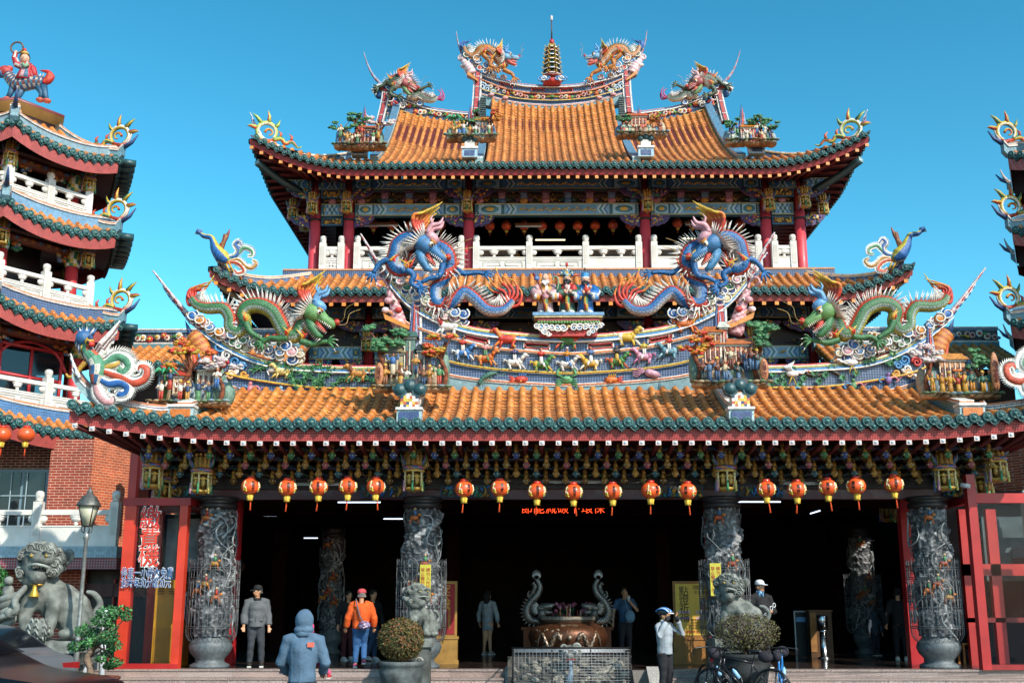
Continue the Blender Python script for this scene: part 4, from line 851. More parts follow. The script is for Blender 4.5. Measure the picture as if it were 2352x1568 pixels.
# ================= the two bell towers, six-sided, each a thing
def hexpt(cx, cy, r, k, z): a = -PI/2+(.44 if cx < 0 else -.44)+PI/3*k; return Vector((cx+r*cos(a), cy+r*sin(a), z))
def flame_scroll(m, o, ax, s=1.0, c1='c8a83a', c2='b8432a', c3='3f7a5a', th=.05, up=Vector((0, 0, 1))):   # curling grass ornament; ax = outward direction
    def P(u, w): return o+ax*u*s+up*w*s
    n = 22; m.tube([P(.28*cos(t), .42+.28*sin(t)) for t in [PI*1.25-i*PI*1.62/n*1.0 for i in range(n+1)]], [.05*s+.02*s*sin(PI*i/n) for i in range(n+1)], c1, 6, cols=lambda i, k: [c1, c3, 'e6ddc8'][k % 3])
    m.tube([P(-.08+.13*cos(t)*(1-.1*t), .40+.13*sin(t)*(1-.1*t)) for t in [i*.42 for i in range(13)]], [.045*s-.002*s*i for i in range(13)], c2, 6, cols=lambda i, k: [c2, c1, c1][k % 3])
    for a, l, c in ((2.5, .24, c3), (1.75, .34, c2), (1.0, .36, c3), (.3, .28, c2)):
        b = P(.3*cos(a), .42+.3*sin(a)); q = P((.3+l*.6)*cos(a)+.03, .42+(.3+l*.6)*sin(a)); e = P((.3+l)*cos(a-.16), .42+(.3+l)*sin(a-.16)+.04); m.tube([b, q, e], [.075*s, .05*s, .008*s], c, 6, cols=lambda i, k, c=c: [c, c1][k % 2])
    tl = [P(-.2, .2), P(-.42, .26), P(-.55, .12), P(-.75, .2), P(-.92, .05), P(-1.05, .1)]; tl = cr(tl, 4); m.tube(tl, lp([.07*s, .07*s, .06*s, .05*s, .03*s, .012*s], len(tl)), c1, 6, cols=lambda i, k: [c1, c2, c3][(k+i//5) % 3])
    for u, w in ((-.4, .3), (-.72, .24)): m.tube([P(u, w), P(u-.02, w+.12), P(u+.06, w+.2)], [.05*s, .04*s, .008*s], c2, 5)
    m.tube([P(.22, .15), P(.05, .1), P(-.2, .18)], [.06*s, .07*s, .05*s], c2, 6)
HW = {}
def bell_tower(sg):
    name = 'left' if sg < 0 else 'right'
    lab = 'sunlit six-sided bell tower with three tiled roofs and white balustrades, beside brick wing' if sg < 0 else 'shaded dark bell tower of which only roof corners and eaves show, right of the hall'
    T = thing('bell_tower', lab, 'tower', (A, 0, 0), group='bell towers flanking the temple')
    CXT, CYT = sg*14.95, 28.7
    def tier(zc, ze, re, rt, zt, last=False):
        # eave corners at height ze+, roof up to radius rt at zt
        roof = MB(); tl3 = []; rids, fass = [], []; rid_w = MB()
        for k in range(6):
            a0 = -PI/2+PI/3*k; vis = True
            m0, m1 = hexpt(CXT, CYT, re, k, 0), hexpt(CXT, CYT, re, k+1, 0); t0, t1 = hexpt(CXT, CYT, rt, k, 0), hexpt(CXT, CYT, rt, k+1, 0); ln = (m1-m0).length; mid = (m0+m1)/2; u = (m1-m0).normalized(); outn = Vector((u.y, -u.x, 0))
            def ezz(x): return ze+.3*(2*abs(x)/ln)**2.2
            def S(x, v):
                e = mid+u*x; tx = (t0+t1)/2+u*x*(1 if rt > re*.3 else 1); return Vector((e.x+(tx.x-e.x)*v, e.y+(tx.y-e.y)*v, ezz(x)+(zt-ezz(x))*(.65*v+.35*v*v)))
            lt = (t1-t0).length
            def vm(x):
                a = abs(x)
                return 1.0 if a < lt/2 else max(0, .98*(1-(a-lt/2)/((ln-lt)/2+1e-6)))
            vs = []
            for i in range(13):
                x = -ln/2+ln*i/12
                for j in range(4): vs.append(S(x, j/3*max(vm(x), .02))+Vector((0, 0, -.03)))
                p = S(x, 0); q = S(x, 0); c = Vector((CXT, CYT, 0)); d = (Vector((p.x, p.y, 0))-c); vs.append(Vector((CXT+d.x*.55, CYT+d.y*.55, ze+.25))); vs.append(p+Vector((-outn.x*.06, -outn.y*.06, -.16)))
            roof.add(vs, [(i*6+j, i*6+j+1, i*6+7+j, i*6+6+j) for i in range(12) for j in range(5)], '4a1c18', False)
            if k in (0, 1, 5) :
                cov, pan, end = MB(), MB(), MB(); tl3.append((cov, pan, end)); n = int(ln/.25); xs = [(-n/2+.5+i)*ln/n for i in range(n)]
                tile_roof(S, xs, ln/n, vm, 5, 9, cov, pan, None)
                for x in xs: eave_end(S, x, ln/n, end, 'grn', None)
            fas, rid = MB(), MB(); fass.append(fas); rids.append(rid); fas.add([S(-ln/2+ln*i/12, 0)+Vector((0, 0, -.1))+outn*.0 for i in range(13)]+[S(-ln/2+ln*i/12, 0)+Vector((-outn.x*.03, -outn.y*.03, -.4)) for i in range(13)], [(i, i+1, 14+i, 13+i) for i in range(12)], 'b04038', False)
            if k in (0, 1, 5):
                vw, hh, wc = (.12, .3, '7fa0aa') if zt > 14 else (.5, .34, '6f9fc0') if zt > 11 else (.45, .34, '34507e') if zt > 9 else (.55, .34, '3f78b0'); X_ = [-ln/2*.97+ln*.97*i/16 for i in range(17)]; PW = [S(x, min(vw, max(vm(x)*.9, 0))) for x in X_]
                for c, za, zb_, pr in ((wc, hh, -.05, 0), ('d8d0c8', hh+.04, hh, .03), ('d88a3c', hh+.08, hh+.04, .02)): vv = [p+Vector((0, 0, za))+outn*pr for p in PW]+[p+Vector((0, 0, zb_))+outn*pr for p in PW]+[p+Vector((0, 0, za))-outn*.12 for p in PW]; rid_w.add(vv, [(i, 17+i, 18+i, i+1) for i in range(16)]+[(i, i+1, 35+i, 34+i) for i in range(16)], c, False)
            # hip ridge down to the corner
            P = [S(-lt/2-(ln-lt)/2*w, max(vm(-lt/2-(ln-lt)/2*w), 0)) for w in [i/8 for i in range(9)]]; d = (m0-Vector((CXT, CYT, 0))).normalized(); P.append(P[-1]+d*.12+Vector((0, 0, .14))); sd = Vector((-d.y, d.x, 0))
            for c, w, z0, z1 in (('6f97a4', .09, -.05, .2), ('e0d8d0', .12, .2, .235), ('d88a3c', .11, .235, .26), ('c8b8b0', .1, .26, .28)):
                vv = []; n_ = len(P)
                for i, p in enumerate(P): f = 1; vv += [p-sd*w+Vector((0, 0, z0)), p+sd*w+Vector((0, 0, z0)), p+sd*w+Vector((0, 0, z1)), p-sd*w+Vector((0, 0, z1))]
                rid.add(vv, [(i*4+a, i*4+(a+1) % 4, i*4+4+(a+1) % 4, i*4+4+a) for i in range(n_-1) for a in range(4)]+[tuple(range(4*n_-4, 4*n_))], c, False)
            tip = P[-1]+Vector((0, 0, .2)); rid.tube([tip, tip+d*.2+Vector((0, 0, .12)), tip+d*.36+Vector((0, 0, .34))], [.07, .05, .015], '34507e', 5)
            rid.tube([tip, tip+d*.12+Vector((0, 0, .2)), tip+d*.2+Vector((0, 0, .45))], [.06, .04, .012], 'c8b8b0', 5)
            if (sg < 0 and k == 1) or (sg > 0 and k == 5): HW.setdefault((sg), []).append((tip+Vector((0, 0, .0)), d))
        o = roof.obj('tower_roof', 'wood', T); rid_w.obj('ridge_wall', 'mosaic', o); [(a.obj('cover_tile', 'glaze', o), b.obj('pan_tile', 'glaze', o), c.obj('eave_tile', 'tilegreen', o)) for a, b, c in tl3]; [r_.obj('hip_ridge', 'ceramic', o) for r_ in rids]; [f_.obj('fascia', 'mosaicred', o) for f_ in fass]
    def storey(zf, zc, rw, rb):
        c = MB(); m = MB()
        for k in range(6):
            p = hexpt(CXT, CYT, rw, k, 0); c = MB(); c.lathe([(.17, zf), (.16, zc-.5)], (p.x, p.y, 0), 'c23a3e', 16); c.lathe([(.18, zc-.5), (.2, zc-.42), (.16, zc-.3), (.2, zc-.1), (.14, zc)], (p.x, p.y, 0), '2f7a5a', 12, cols=lambda i, k: ['2f7a5a', 'c8b050', 'd8d8d0'][(i+k) % 3]); c.obj('red_column', 'paint', T)
            q = hexpt(CXT, CYT, rw, k+1, 0); m.tube([Vector((p.x, p.y, zc-.12)), Vector((q.x, q.y, zc-.12))], .13, '8a4a3a', 4, cols=lambda i, k: '9a5a44'); mid = (p+q)/2
            for t in range(9): e = p.lerp(q, (t+.5)/9); u = (q-p).normalized(); on = Vector((u.y, -u.x, 0)); m.ball(Vector((e.x, e.y, zc-.12))+on*.1, (.07, .07, .05), ['c8702c', '5a7aa0', 'b98a3c'][t % 3], 6, 4)
            for s, b in ((1, p), (-1, q)):
                u = (q-p).normalized()*s
                for t in range(8): a, w = R.uniform(.1, 1.4), R.uniform(.2, .5); m.ball(Vector((b.x, b.y, zc-.28))+u*(.15+w*sin(a))-Vector((0, 0, w*.6*cos(a)-.1)), (.07, .07, .05), R.choice(['c8702c', '5a7aa0', 'b98a3c', '3f7a5a', 'c8b8a0']), 6, 4)
        m.obj('painted_beam', 'ceramic', T)
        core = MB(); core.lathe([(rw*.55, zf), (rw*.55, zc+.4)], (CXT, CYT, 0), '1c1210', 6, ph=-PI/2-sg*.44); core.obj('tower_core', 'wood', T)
        ce = MB(); ce.lathe([(rw+.3, zc), (rw+.3, zc+.06)], (CXT, CYT, 0), '4a2018', 6, ph=-PI/2-sg*.44); ce.obj('soffit', 'paint', T)
        if rb:
            for k in (0, 1, 5) : baluster_run(T, hexpt(CXT, CYT, rb, k, zf), hexpt(CXT, CYT, rb, k+1, zf).lerp(hexpt(CXT, CYT, rb, k, zf), .5), .72, 1.05, (1, 1), 1); baluster_run(T, hexpt(CXT, CYT, rb, k+1, zf).lerp(hexpt(CXT, CYT, rb, k, zf), .5), hexpt(CXT, CYT, rb, k+1, zf), .72, 1.05, (0, 1 if k == 1 else 0), 1)
            s = MB(); s.lathe([(rb+.1, zf-.3), (rb+.14, zf-.02), (rb+.1, zf)], (CXT, CYT, 0), '3a5a8a', 6, ph=-PI/2-sg*.44); s.lathe([(rb+.13, zf-.06), (rb+.16, zf-.05), (rb+.13, zf)], (CXT, CYT, 0), 'd8a83c', 6, ph=-PI/2-sg*.44); s.obj('balcony_slab', 'mosaic', T)
        cm = cap2
        for k in (0, 1, 5): q = hexpt(CXT, CYT, rw+.42, k, zc-.35); link('hanging_capital', cm, T, q)
    # storeys: (floor, ceiling) and roofs, read off the photograph
    tiers = [(13.1, 3.05, 1.3, 14.2), (11.0, 3.15, 2.3, 11.62), (8.5, 3.45, 2.6, 9.1), (5.72, 4.05, 3.2, 6.25)]
    for i, (ze, re, rt, zt) in enumerate(tiers): tier(None, ze, re, rt, zt)
    storey(11.62, 12.98, 1.85, 2.3); storey(9.1, 10.88, 2.0, 2.55); storey(6.3, 8.4, 2.35, 3.15)
    w = MB()                                                    # glazed red window of the lowest storey
    for k in (0, 5) if sg < 0 else (0,):
        p, q = hexpt(CXT, CYT, 2.2, k, 0), hexpt(CXT, CYT, 2.2, k+1, 0); u = (q-p); g_ = MB(); vs = [p+u*.12+Vector((0, 0, 6.4)), p+u*.88+Vector((0, 0, 6.4)), p+u*.88+Vector((0, 0, 8.0)), p+u*.12+Vector((0, 0, 8.0))]
        g_.add(vs, [(0, 1, 2, 3)], '2a3238', False); wf = MB()
        for t in (.12, .5, .88): wf.tube([p+u*t+Vector((0, 0, 6.4)), p+u*t+Vector((0, 0, 8.0))], .05, 'c23a3e', 4)
        for z in (6.4, 7.25, 8.0): wf.tube([p+u*.12+Vector((0, 0, z)), p+u*.88+Vector((0, 0, z))], .05, 'c23a3e', 4)
        wf.tube(cr([p+u*.05+Vector((0, 0, 7.5)), p+u*.2+Vector((0, 0, 7.95)), p+u*.5+Vector((0, 0, 8.15)), p+u*.8+Vector((0, 0, 7.95)), p+u*.95+Vector((0, 0, 7.5))], 4), .05, 'c23a3e', 4)
        o = wf.obj('window', 'paint', T); g_.obj('pane', 'darkglass', o)
    tp = MB(); tp.lathe([(1.25, 13.9), (1.35, 14.1), (1.15, 14.16), (1.15, 14.45), (1.4, 14.65), (1.4, 14.73), (.3, 14.75)], (CXT, CYT, 0), '5a2a26', 6, ph=-PI/2-sg*.44, cols=lambda i, k: ['4a3a3a', '6a2a28', '3a2c30', '8a6a3a', '7a3a38', 'c8b8b0', '5a2a26'][i % 7]); tp.obj('roof_crown', 'paint', T)
    # brick ground storeys, round the tower foot
    bk_ = MB(); x0, x1 = sorted((sg*10.6, sg*12.0)); wx = sg*11.9
    bk_.bx(min(sg*12.25, sg*11.25), max(sg*12.25, sg*11.25), 26.6, 30, 0, 5.55, '9a3c28'); bk_.obj('brick_pier', 'brick', T)
    an = MB(); p0, p1 = Vector((sg*11.25, 26.62, 3.0)), Vector((sg*9.9, 29.2, 3.0)); vs = [p0, p1, p1+Vector((0, 0, 2.6)), p0+Vector((0, 0, 2.6)), p0+Vector((sg*.3, .4, 0)), p1+Vector((sg*.3, .4, 0)), p1+Vector((sg*.3, .4, 2.6)), p0+Vector((sg*.3, .4, 2.6))]
    an.add(vs, [(0, 1, 2, 3), (7, 6, 5, 4), (0, 4, 5, 1), (3, 2, 6, 7)], 'c05a2c', False); an.obj('angled_brick_wall', 'brick', T)  # brighter orange than the pier: sunlight on this face put into the brick colour
    lo = MB(); lo.bx(min(sg*16.5, sg*10.3), max(sg*16.5, sg*10.3), 27.0, 30, 0, 3.0, '7a2f22'); lo.bx(min(sg*16.5, sg*12.3), max(sg*16.5, sg*12.3), 27.2, 30, 3, 5.6, '5a2a20'); lo.obj('brick_wall', 'brick', T)
    wn = MB(); a, b = sorted((sg*12.45, sg*13.7)); wn.bx(a, b, 27.1, 27.2, 3.35, 4.9, '6f8894'); gl = MB(); gl.bx(a+.08, (a+b)/2-.04, 27.07, 27.11, 3.42, 4.82, '2a3238'); gl.bx((a+b)/2+.04, b-.08, 27.07, 27.11, 3.42, 4.82, '2a3238'); o = wn.obj('window', 'paint', T); gl.obj('pane', 'darkglass', o)
    gr = MB()
    for q in (.3, .6): gr.bx(a+(b-a)*q-.01, a+(b-a)*q+.01, 27.04, 27.06, 3.42, 4.82, '9ab0ba'); gr.bx(a, b, 27.04, 27.06, 3.42+1.4*q-.01, 3.42+1.4*q+.01, '9ab0ba')
    gr.obj('window_bar', 'paint', o)
    sl_ = MB(); a, b = sorted((sg*16.5, sg*10.15)); sl_.bx(a, b, 25.6, 27.1, 2.75, 3.0, '8fb0bc'); sl_.bx(a, b, 25.65, 27.1, 2.5, 2.75, '8a2226'); sl_.obj('balcony_slab', 'mosaic', T)
    xs = [10.3, 12.05, 13.8, 15.5]
    for i in range(3): baluster_run(T, (sg*xs[i], 25.75, 3.0), (sg*xs[i+1], 25.75, 3.0), .82, 1.25, (1, 0), 1)
    dk = MB(); dk.bx(min(sg*11.6, sg*9.4), max(sg*11.6, sg*9.4), 26.9, 27, 0, 2.5, '1a1413'); dk.bx(min(sg*11.7, sg*11.55), max(sg*11.7, sg*11.55), 26.8, 26.95, 0, 2.5, '6a1a1c'); dk.bx(min(sg*10.6, sg*10.55), max(sg*10.6, sg*10.55), 26.8, 26.9, 0, 2.3, '8a1a1e'); dk.bx(min(sg*11.6, sg*9.4), max(sg*11.6, sg*9.4), 26.8, 26.88, 1.9, 2.2, '4a1416'); dk.obj('doorway', 'paint', T)
    return T
TL = bell_tower(-1); TR = bell_tower(1)
for sg in (-1, 1):
    for i, (p, d) in enumerate(HW[sg][:3]):
        m = MB(); flame_scroll(m, Vector((0, 0, 0)), d, .9); o = m.obj('roof_scroll', 'ceramic', None, (p.x+A-d.x*.15, p.y-d.y*.15, p.z-.05))
        tag(o, ['%s curling flame scroll on %s roof corner of the %s bell tower' % (('sunlit' if sg < 0 else 'dark'), w, ('left' if sg < 0 else 'right')) for w in ('top', 'middle', 'lowest')][i], 'roof ornament', 'curling roof corner ornaments')
for sg in (-1, 1):
    p = L(600, 325, 31.0); x = sg*abs(p.x); d = Vector((sg*.94, -.33, 0)); m = MB(); flame_scroll(m, Vector((0, 0, 0)), d, 1.0, 'b9c05a', 'd8643a', '5a9a5a' if sg < 0 else '3f6a50'); o = m.obj('roof_scroll', 'ceramic', None, (x+A-sg*.15, p.y, p.z-.12))  # right scroll gets a darker green, its shade put into the colour
    tag(o, 'curling flame ornament on the %s corner of the main hall top roof, %s' % (('left', 'pale and sunlit') if sg < 0 else ('right', 'dark in shade')), 'roof ornament', 'curling roof corner ornaments')
# ================= dragons, phoenixes, statues, pagoda, dioramas
def place(mb_list, name, label, cat, group=None):
    """parts = [(part name, MB, material)]; the thing's empty stands at the lowest middle of its parts"""
    vs = [v for _, m, _ in mb_list for v in m.v]
    c = Vector((sum(v[0] for v in vs)/len(vs), sum(v[1] for v in vs)/len(vs), min(v[2] for v in vs)))
    if len(mb_list) == 1:
        n, m, mt = mb_list[0]; m.v = [(x-c.x, y-c.y, z-c.z) for x, y, z in m.v]; return tag(m.obj(name, mt, None, c), label, cat, group)
    t = thing(name, label, cat, c, group=group)
    for n, m, mt in mb_list:
        m.v = [(x-c.x, y-c.y, z-c.z) for x, y, z in m.v]; m.obj(n, mt, t)
    return t
def mirrorA(m): o = MB(); o.v = [(2*A-x, y, z) for x, y, z in m.v]; o.f = [list(reversed(f)) for f in m.f]; o.c = m.c; o.s = m.s; return o
def world(px, py, Y): return W(px, py, Y)
def dragon(P, rad_, roll_, Y, cols, head, legs, tail, flip=False, spk=.17, seed=1, hs=1.0, yoff=None):
    """P: body points on the sheet, tail first; roll: where the back faces along the body, 0 = right of travel"""
    rr = random.Random(seed); body, belly, back, spine_c = cols
    pts = cr([world(px, py, Y+(yoff[i] if yoff else 0)) for i, (px, py) in enumerate(P)], 9); n = len(pts)
    r = lp(rad_, n); ro = lp(roll_, n); m = 14; b = MB(); sp = MB(); vs = []; cc = []; fs = []
    y = Vector((0, 1, 0))
    for i, p in enumerate(pts):
        t = (pts[min(i+1, n-1)]-pts[max(i-1, 0)]).normalized(); rt = y.cross(t).normalized(); fr = -t.cross(rt).normalized()
        if fr.y > 0: fr = -fr
        D = rt*cos(rad(ro[i]))+fr*sin(rad(ro[i])); S_ = t.cross(D).normalized()
        for k in range(m):
            a = 2*PI*k/m; vs.append(p+(D*cos(a)+S_*sin(a))*r[i]*(1+.05*((i+k) % 2)))
        if i % 2 == 0 and i > 1:
            for q in (-.35, .35):
                base = p+(D*cos(q)+S_*sin(q))*r[i]*.9; sp.cone(base, base+D*(spk*1.25*rr.uniform(.8, 1.2))-t*spk*.45, spk*.13, spine_c, 4, .002)
    for i in range(n-1):
        for k in range(m):
            fs.append((i*m+k, i*m+(k+1) % m, (i+1)*m+(k+1) % m, (i+1)*m+k)); a = 2*PI*(k+.5)/m; ca = cos(a)
            c = back if ca > .72 else (K('243a6a') if ca > .5 and body == 'blu' else belly[1] if ca < -.72 else belly[0] if ca < -.5 else body)
            c = tuple(.55*q+.3 for q in K(body)) if c == body and ca < -.12 and body != '4f8a52' else K(c); f = 1.08 if (i+k) % 2 else .62; cc.append(tuple(q*f for q in c))
    fs += [tuple(range(m-1, -1, -1)), tuple((n-1)*m+k for k in range(m))]; cc += [K(back), K(body)]
    b.add(vs, fs, cc)
    parts = [('body', b, 'ceramic'), ('spines', sp, 'ceramic')]
    # head: s = size, (px,py) = neck end, d = facing +1/-1, tilt
    px, py, d, tilt, s, hc = head; o = world(px, py, Y-.22*s); h = MB(); mn = MB(); X = Vector((cos(tilt)*d, 0, sin(tilt))); Z = Vector((-sin(tilt)*d, 0, cos(tilt))); YY = Vector((0, -1, 0))
    def H(u, v, w=0): return o+X*u*s+Z*v*s+YY*w*s
    q = (0, -tilt*d, 0)
    h.ball(H(.1, .02), (.27*s, .2*s, .2*s), hc[0], 12, 8, q); h.tube([H(.2, .08), H(.45, .04), H(.62, .05), H(.7, .07)], [.16*s, .12*s, .11*s, .07*s], hc[0], 10); h.tube([H(.12, -.14), H(.3, -.26), H(.52, -.33), H(.62, -.3)], [.1*s, .1*s, .08*s, .04*s], hc[1], 9)
    h.tube([H(.25, -.06), H(.45, -.16), H(.6, -.17)], [.06*s, .07*s, .03*s], 'c8402c', 7)                        # mouth and tongue
    h.ball(H(.68, .15), .075*s, 'c8322a', 8, 6); h.ball(H(.12, .24), (.2*s, .16*s, .12*s), hc[2], 10, 6, q); h.ball(H(.22, .16), (.14*s, .17*s, .06*s), hc[2], 8, 5, q)
    for w in (-.14, .14): h.ball(H(.26, .1, w), .06*s, 'e8e0c8', 8, 6); h.ball(H(.29, .1, w*1.25), .032*s, '101010', 6, 5); h.ball(H(.25, .17, w), (.09*s, .05*s, .03*s), 'd8902c', 6, 4, q)
    for i in range(9): u = .3+.045*i; h.cone(H(u, -.01, .09), H(u+.01, -.08, .1), .016*s, 'ece4d8', 4); h.cone(H(u-.02, -.22, .07), H(u-.01, -.15, .08), .014*s, 'ece4d8', 4)
    for i in range(12): u = i/11; h.cone(H(.1+.5*u, -.2-.16*u, .0), H(.07+.5*u, -.36-.14*u, .02), .02*s, 'e0d8cc', 4)   # beard
    for w in (-.08, .08): h.tube(cr([H(.02, .25, w), H(-.02, .42, w*1.4), H(.08, .56, w*1.6), H(.04, .72, w*1.6)], 4), lp([.07*s, .06*s, .045*s, .008*s], 13), hc[2], 7); h.tube([H(-.02, .44, w*1.4), H(-.14, .52, w*1.5), H(-.16, .62, w*1.5)], [.035*s, .03*s, .006*s], hc[2], 5)
    for i in range(26):                                                                                          # white ruff
        a = PI*(.05+1.75*i/25)+PI*.6; e = Vector((0, 0, 0)); u, v = cos(a), sin(a); mn.cone(H(-.02, .0)+(Z*v+YY*u*.8)*.19*s, H(-.22, -.02)+(Z*v+YY*u*.8)*.42*s, .028*s, 'ece6dc', 4); mn.tube([H(-.04, 0)+(Z*v+YY*u*.8)*.16*s, H(-.08, 0)+(Z*v+YY*u*.8)*.2*s], [.05*s, .03*s], 'c8402c', 5)
    for i in range(7):                                                                                           # flame crest
        w = (-3+i)*.035; k = 1-.12*abs(3-i); mn.tube(cr([H(-.05-.02*i, .12, w), H(-.16-.03*i, .3*k, w*1.5), H(-.14-.05*i, .52*k, w*2), H(-.22-.02*i, .75*k, w*2), H(-.18-.02*i, 1.0*k, w*2)], 4), lp([.05*s, .055*s, .045*s, .03*s, .005*s], 17), 'd8582a', 6, cols=lambda a, c: 'c8442a' if a < 6 else ('dc7a2c' if a < 10 else 'dcb43c'))
    for w in (-.05, .05): h.tube(cr([H(.66, .1, w), H(.82, .25, w*4), H(.74, .5, w*5), H(.86, .72, w*6)], 5), .007*s, 'b89a5a', 4)
    parts += [('head', h, 'ceramic'), ('mane', mn, 'ceramic')]
    for lg in legs:                                                                                              # legs: points, radius, claws' direction
        L_ = MB(); Q = cr([world(a, c, Y+lg[2]) for a, c in lg[0]], 5); L_.tube(Q, lp([lg[1], lg[1]*.9, lg[1]*.7, lg[1]*.6], len(Q)), body, 8, cols=lambda i, k: body if (i+k) % 2 else tuple(x*.75 for x in K(body)))
        e = Q[-1]; dr_ = (Q[-1]-Q[-3]).normalized(); nn_ = dr_.cross(y).normalized()
        for i in range(4):
            f = dr_*cos((i-1.5)*.55)+nn_*sin((i-1.5)*.55); a1 = e+f*lg[1]*1.6; L_.tube([e, a1, a1+f*lg[1]*.9+Vector((0, 0, -.03))], [lg[1]*.42, lg[1]*.36, lg[1]*.22], body, 5); L_.cone(a1+f*lg[1]*.8+Vector((0, 0, -.03)), a1+f*lg[1]*1.7+Vector((0, 0, -.08)), lg[1]*.2, 'ece4d8', 4)
        for i in range(4): a0 = Q[1]; L_.tube([a0, a0+Vector((rr.uniform(-.1, .1), -.1, .12)), a0+Vector((rr.uniform(-.2, .2), -.1, rr.uniform(.1, .3)))], [.03, .03, .006], ['d2442a', 'dcae3c'][i % 2], 5)
        parts.append(('leg', L_, 'ceramic'))
    tl = MB()
    for i, P_ in enumerate(tail): Q = cr([world(a, c, Y+.03*(i % 3)) for a, c in P_], 5); tl.tube(Q, lp([spk*.2, spk*.2, spk*.15, .006], len(Q)), 'd2442a', 6, cols=lambda a, k, Q=Q: ('3f6fae' if body == 'ora3' else 'b8467a') if cols[0] in ('ora3', 'mixd') else ('cc3c2a' if a < len(Q)*.55 else 'dc7a2c' if a < len(Q)*.8 else 'dcc04a'))
    parts.append(('tail_flame', tl, 'ceramic'))
    if flip: parts = [(n_, mirrorA(m_), mt) for n_, m_, mt in parts]
    return parts
PAL['ora3'] = 'c07a34'; PAL['mixd'] = '4a5a44'
YD = 25.1
BL = dict(P=[(1092, 664), (1070, 667), (1035, 660), (1000, 618), (975, 588), (945, 582), (915, 612), (893, 636), (872, 630)], )
def blue_dragon(flip):
    P = [(1162, 678), (1140, 688), (1105, 705), (1080, 690), (1055, 668), (1030, 672)]
    # tail tip to head, sheet pixels
    P = [(1178, 690), (1155, 712), (1120, 712), (1090, 686), (1066, 672), (1040, 690), (1014, 700), (1000, 690), (1000, 664), (1018, 638), (1034, 610), (1026, 580), (996, 566), (960, 578), (938, 606), (922, 622), (904, 610), (908, 580), (914, 560), (936, 546), (962, 550), (974, 566)]
    rl = [0, 0, 0, 0, 0, -20, -160, -180, -180, -90, 0, 0, 0, 0, -40, -180, -180, -180, -180, -180, -180, -180]
    rl = [0, 0, 0, 0, 0, 40, 150, 180, 180, 100, 0, 0, 0, 20, 60, 170, 180, 180, 180, 180, 180, 180]
    # back is to the right of travel while heading left, so the neck (heading up and right) turns it over
    rl[15:] = [180]*7
    rd_ = [.07, .11, .13, .14, .15, .155, .155, .155, .155, .16, .165, .17, .17, .17, .17, .18, .18, .17, .16, .15, .14, .13]
    yo = [0]*6+[0]*2+[.05]*4+[.12, .15, .12, .0, -.05, -.1, -.12, -.15, -.18, -.2]
    tail = [[(1165, 700), (1188, 680), (1184, 650), (1170, 640)], [(1165, 700), (1180, 672), (1166, 648), (1150, 628)], [(1165, 700), (1170, 668), (1150, 645), (1138, 612)], [(1165, 700), (1160, 672), (1140, 660), (1122, 640)], [(1160, 705), (1190, 700), (1198, 672), (1180, 648)], [(1160, 700), (1150, 675), (1130, 668), (1118, 655)]]
    legs = [([(906, 612), (890, 598), (872, 606), (858, 626)], .085, -.15), ([(935, 620), (950, 632), (945, 650), (962, 662)], .085, -.25), ([(1018, 600), (1010, 632), (985, 640), (970, 648)], .08, -.2), ([(1040, 618), (1066, 628), (1092, 626), (1112, 628)], .075, .1)]
    return dragon(P, rd_, rl, YD, ('blu', ('d8b84a', 'c8c0b4'), 'c8442c', 'ece6dc'), (964, 556, 1, -.72, 1.08, ('3f78a8', '4a86b0', 'd8a0a8')), legs, tail, flip, .2, 3, yoff=yo)
def green_dragon(flip):
    P = [(441, 684), (452, 700), (476, 708), (512, 708), (528, 728), (530, 752), (548, 762), (562, 745), (558, 720), (572, 704), (600, 702), (628, 716), (644, 742), (658, 766), (680, 770), (692, 745), (700, 724), (716, 714)]
    rl = [180]*18
    rl = [180, 180, 180, 180, 180, 180, 180, 180, 180, 180, 180, 180, 180, 180, 180, 180, 180, 180]
    rd_ = [.08, .11, .13, .14, .145, .145, .145, .155, .165, .175, .18, .18, .175, .175, .17, .165, .155, .14]
    tail = [[(446, 690), (436, 672), (446, 660), (492, 644)], [(446, 690), (442, 670), (458, 662), (486, 650)], [(450, 692), (450, 668), (470, 664), (492, 632)], [(446, 694), (432, 680), (440, 662), (476, 654)], [(448, 696), (434, 700), (430, 680), (444, 668)]]
    legs = [([(565, 740), (575, 762), (590, 772), (602, 780)], .085, -.2), ([(660, 775), (640, 778), (620, 776), (604, 786)], .08, -.25), ([(690, 782), (715, 790), (735, 786), (752, 784)], .085, -.1), ([(548, 726), (548, 708), (560, 700), (568, 690)], .075, .15)]
    return dragon(P, rd_, rl, YD, ('3f7848', ('8a9a50', 'b8b050'), 'cc4a2a', 'ece6dc'), (708, 714, 1, -.6, 1.02, ('6a9a5a', '3f7a4c', '6fa8d8')), legs, tail, flip, .2, 5)
def top_dragon(flip):
    Y = 36.9; P = [(1066, 108), (1072, 122), (1086, 130), (1096, 124), (1104, 116), (1120, 114), (1136, 124), (1146, 138), (1156, 148), (1160, 138), (1162, 128)]
    rl = [180]*11; rd_ = [.06, .09, .12, .14, .17, .18, .18, .17, .16, .16, .14]
    tail = [[(1068, 112), (1060, 104), (1066, 98), (1082, 94)], [(1068, 112), (1066, 102), (1072, 98), (1084, 90)], [(1070, 116), (1056, 108), (1062, 96), (1076, 96)]]
    legs = [([(1110, 126), (1118, 134), (1124, 140), (1126, 152)], .09, -.2), ([(1156, 160), (1168, 166), (1176, 170), (1180, 178)], .09, -.2), ([(1130, 138), (1126, 150), (1134, 154), (1140, 156)], .08, -.2)]
    return dragon(P, rd_, rl, Y, ('ora3', ('d8c048', 'c8843c'), '4a6a58', 'e6e6e0'), (1160, 132, 1, -.12, .72, ('7aa8c8', 'c85a4a', '5a9ad0')), legs, tail, flip, .2, 7)
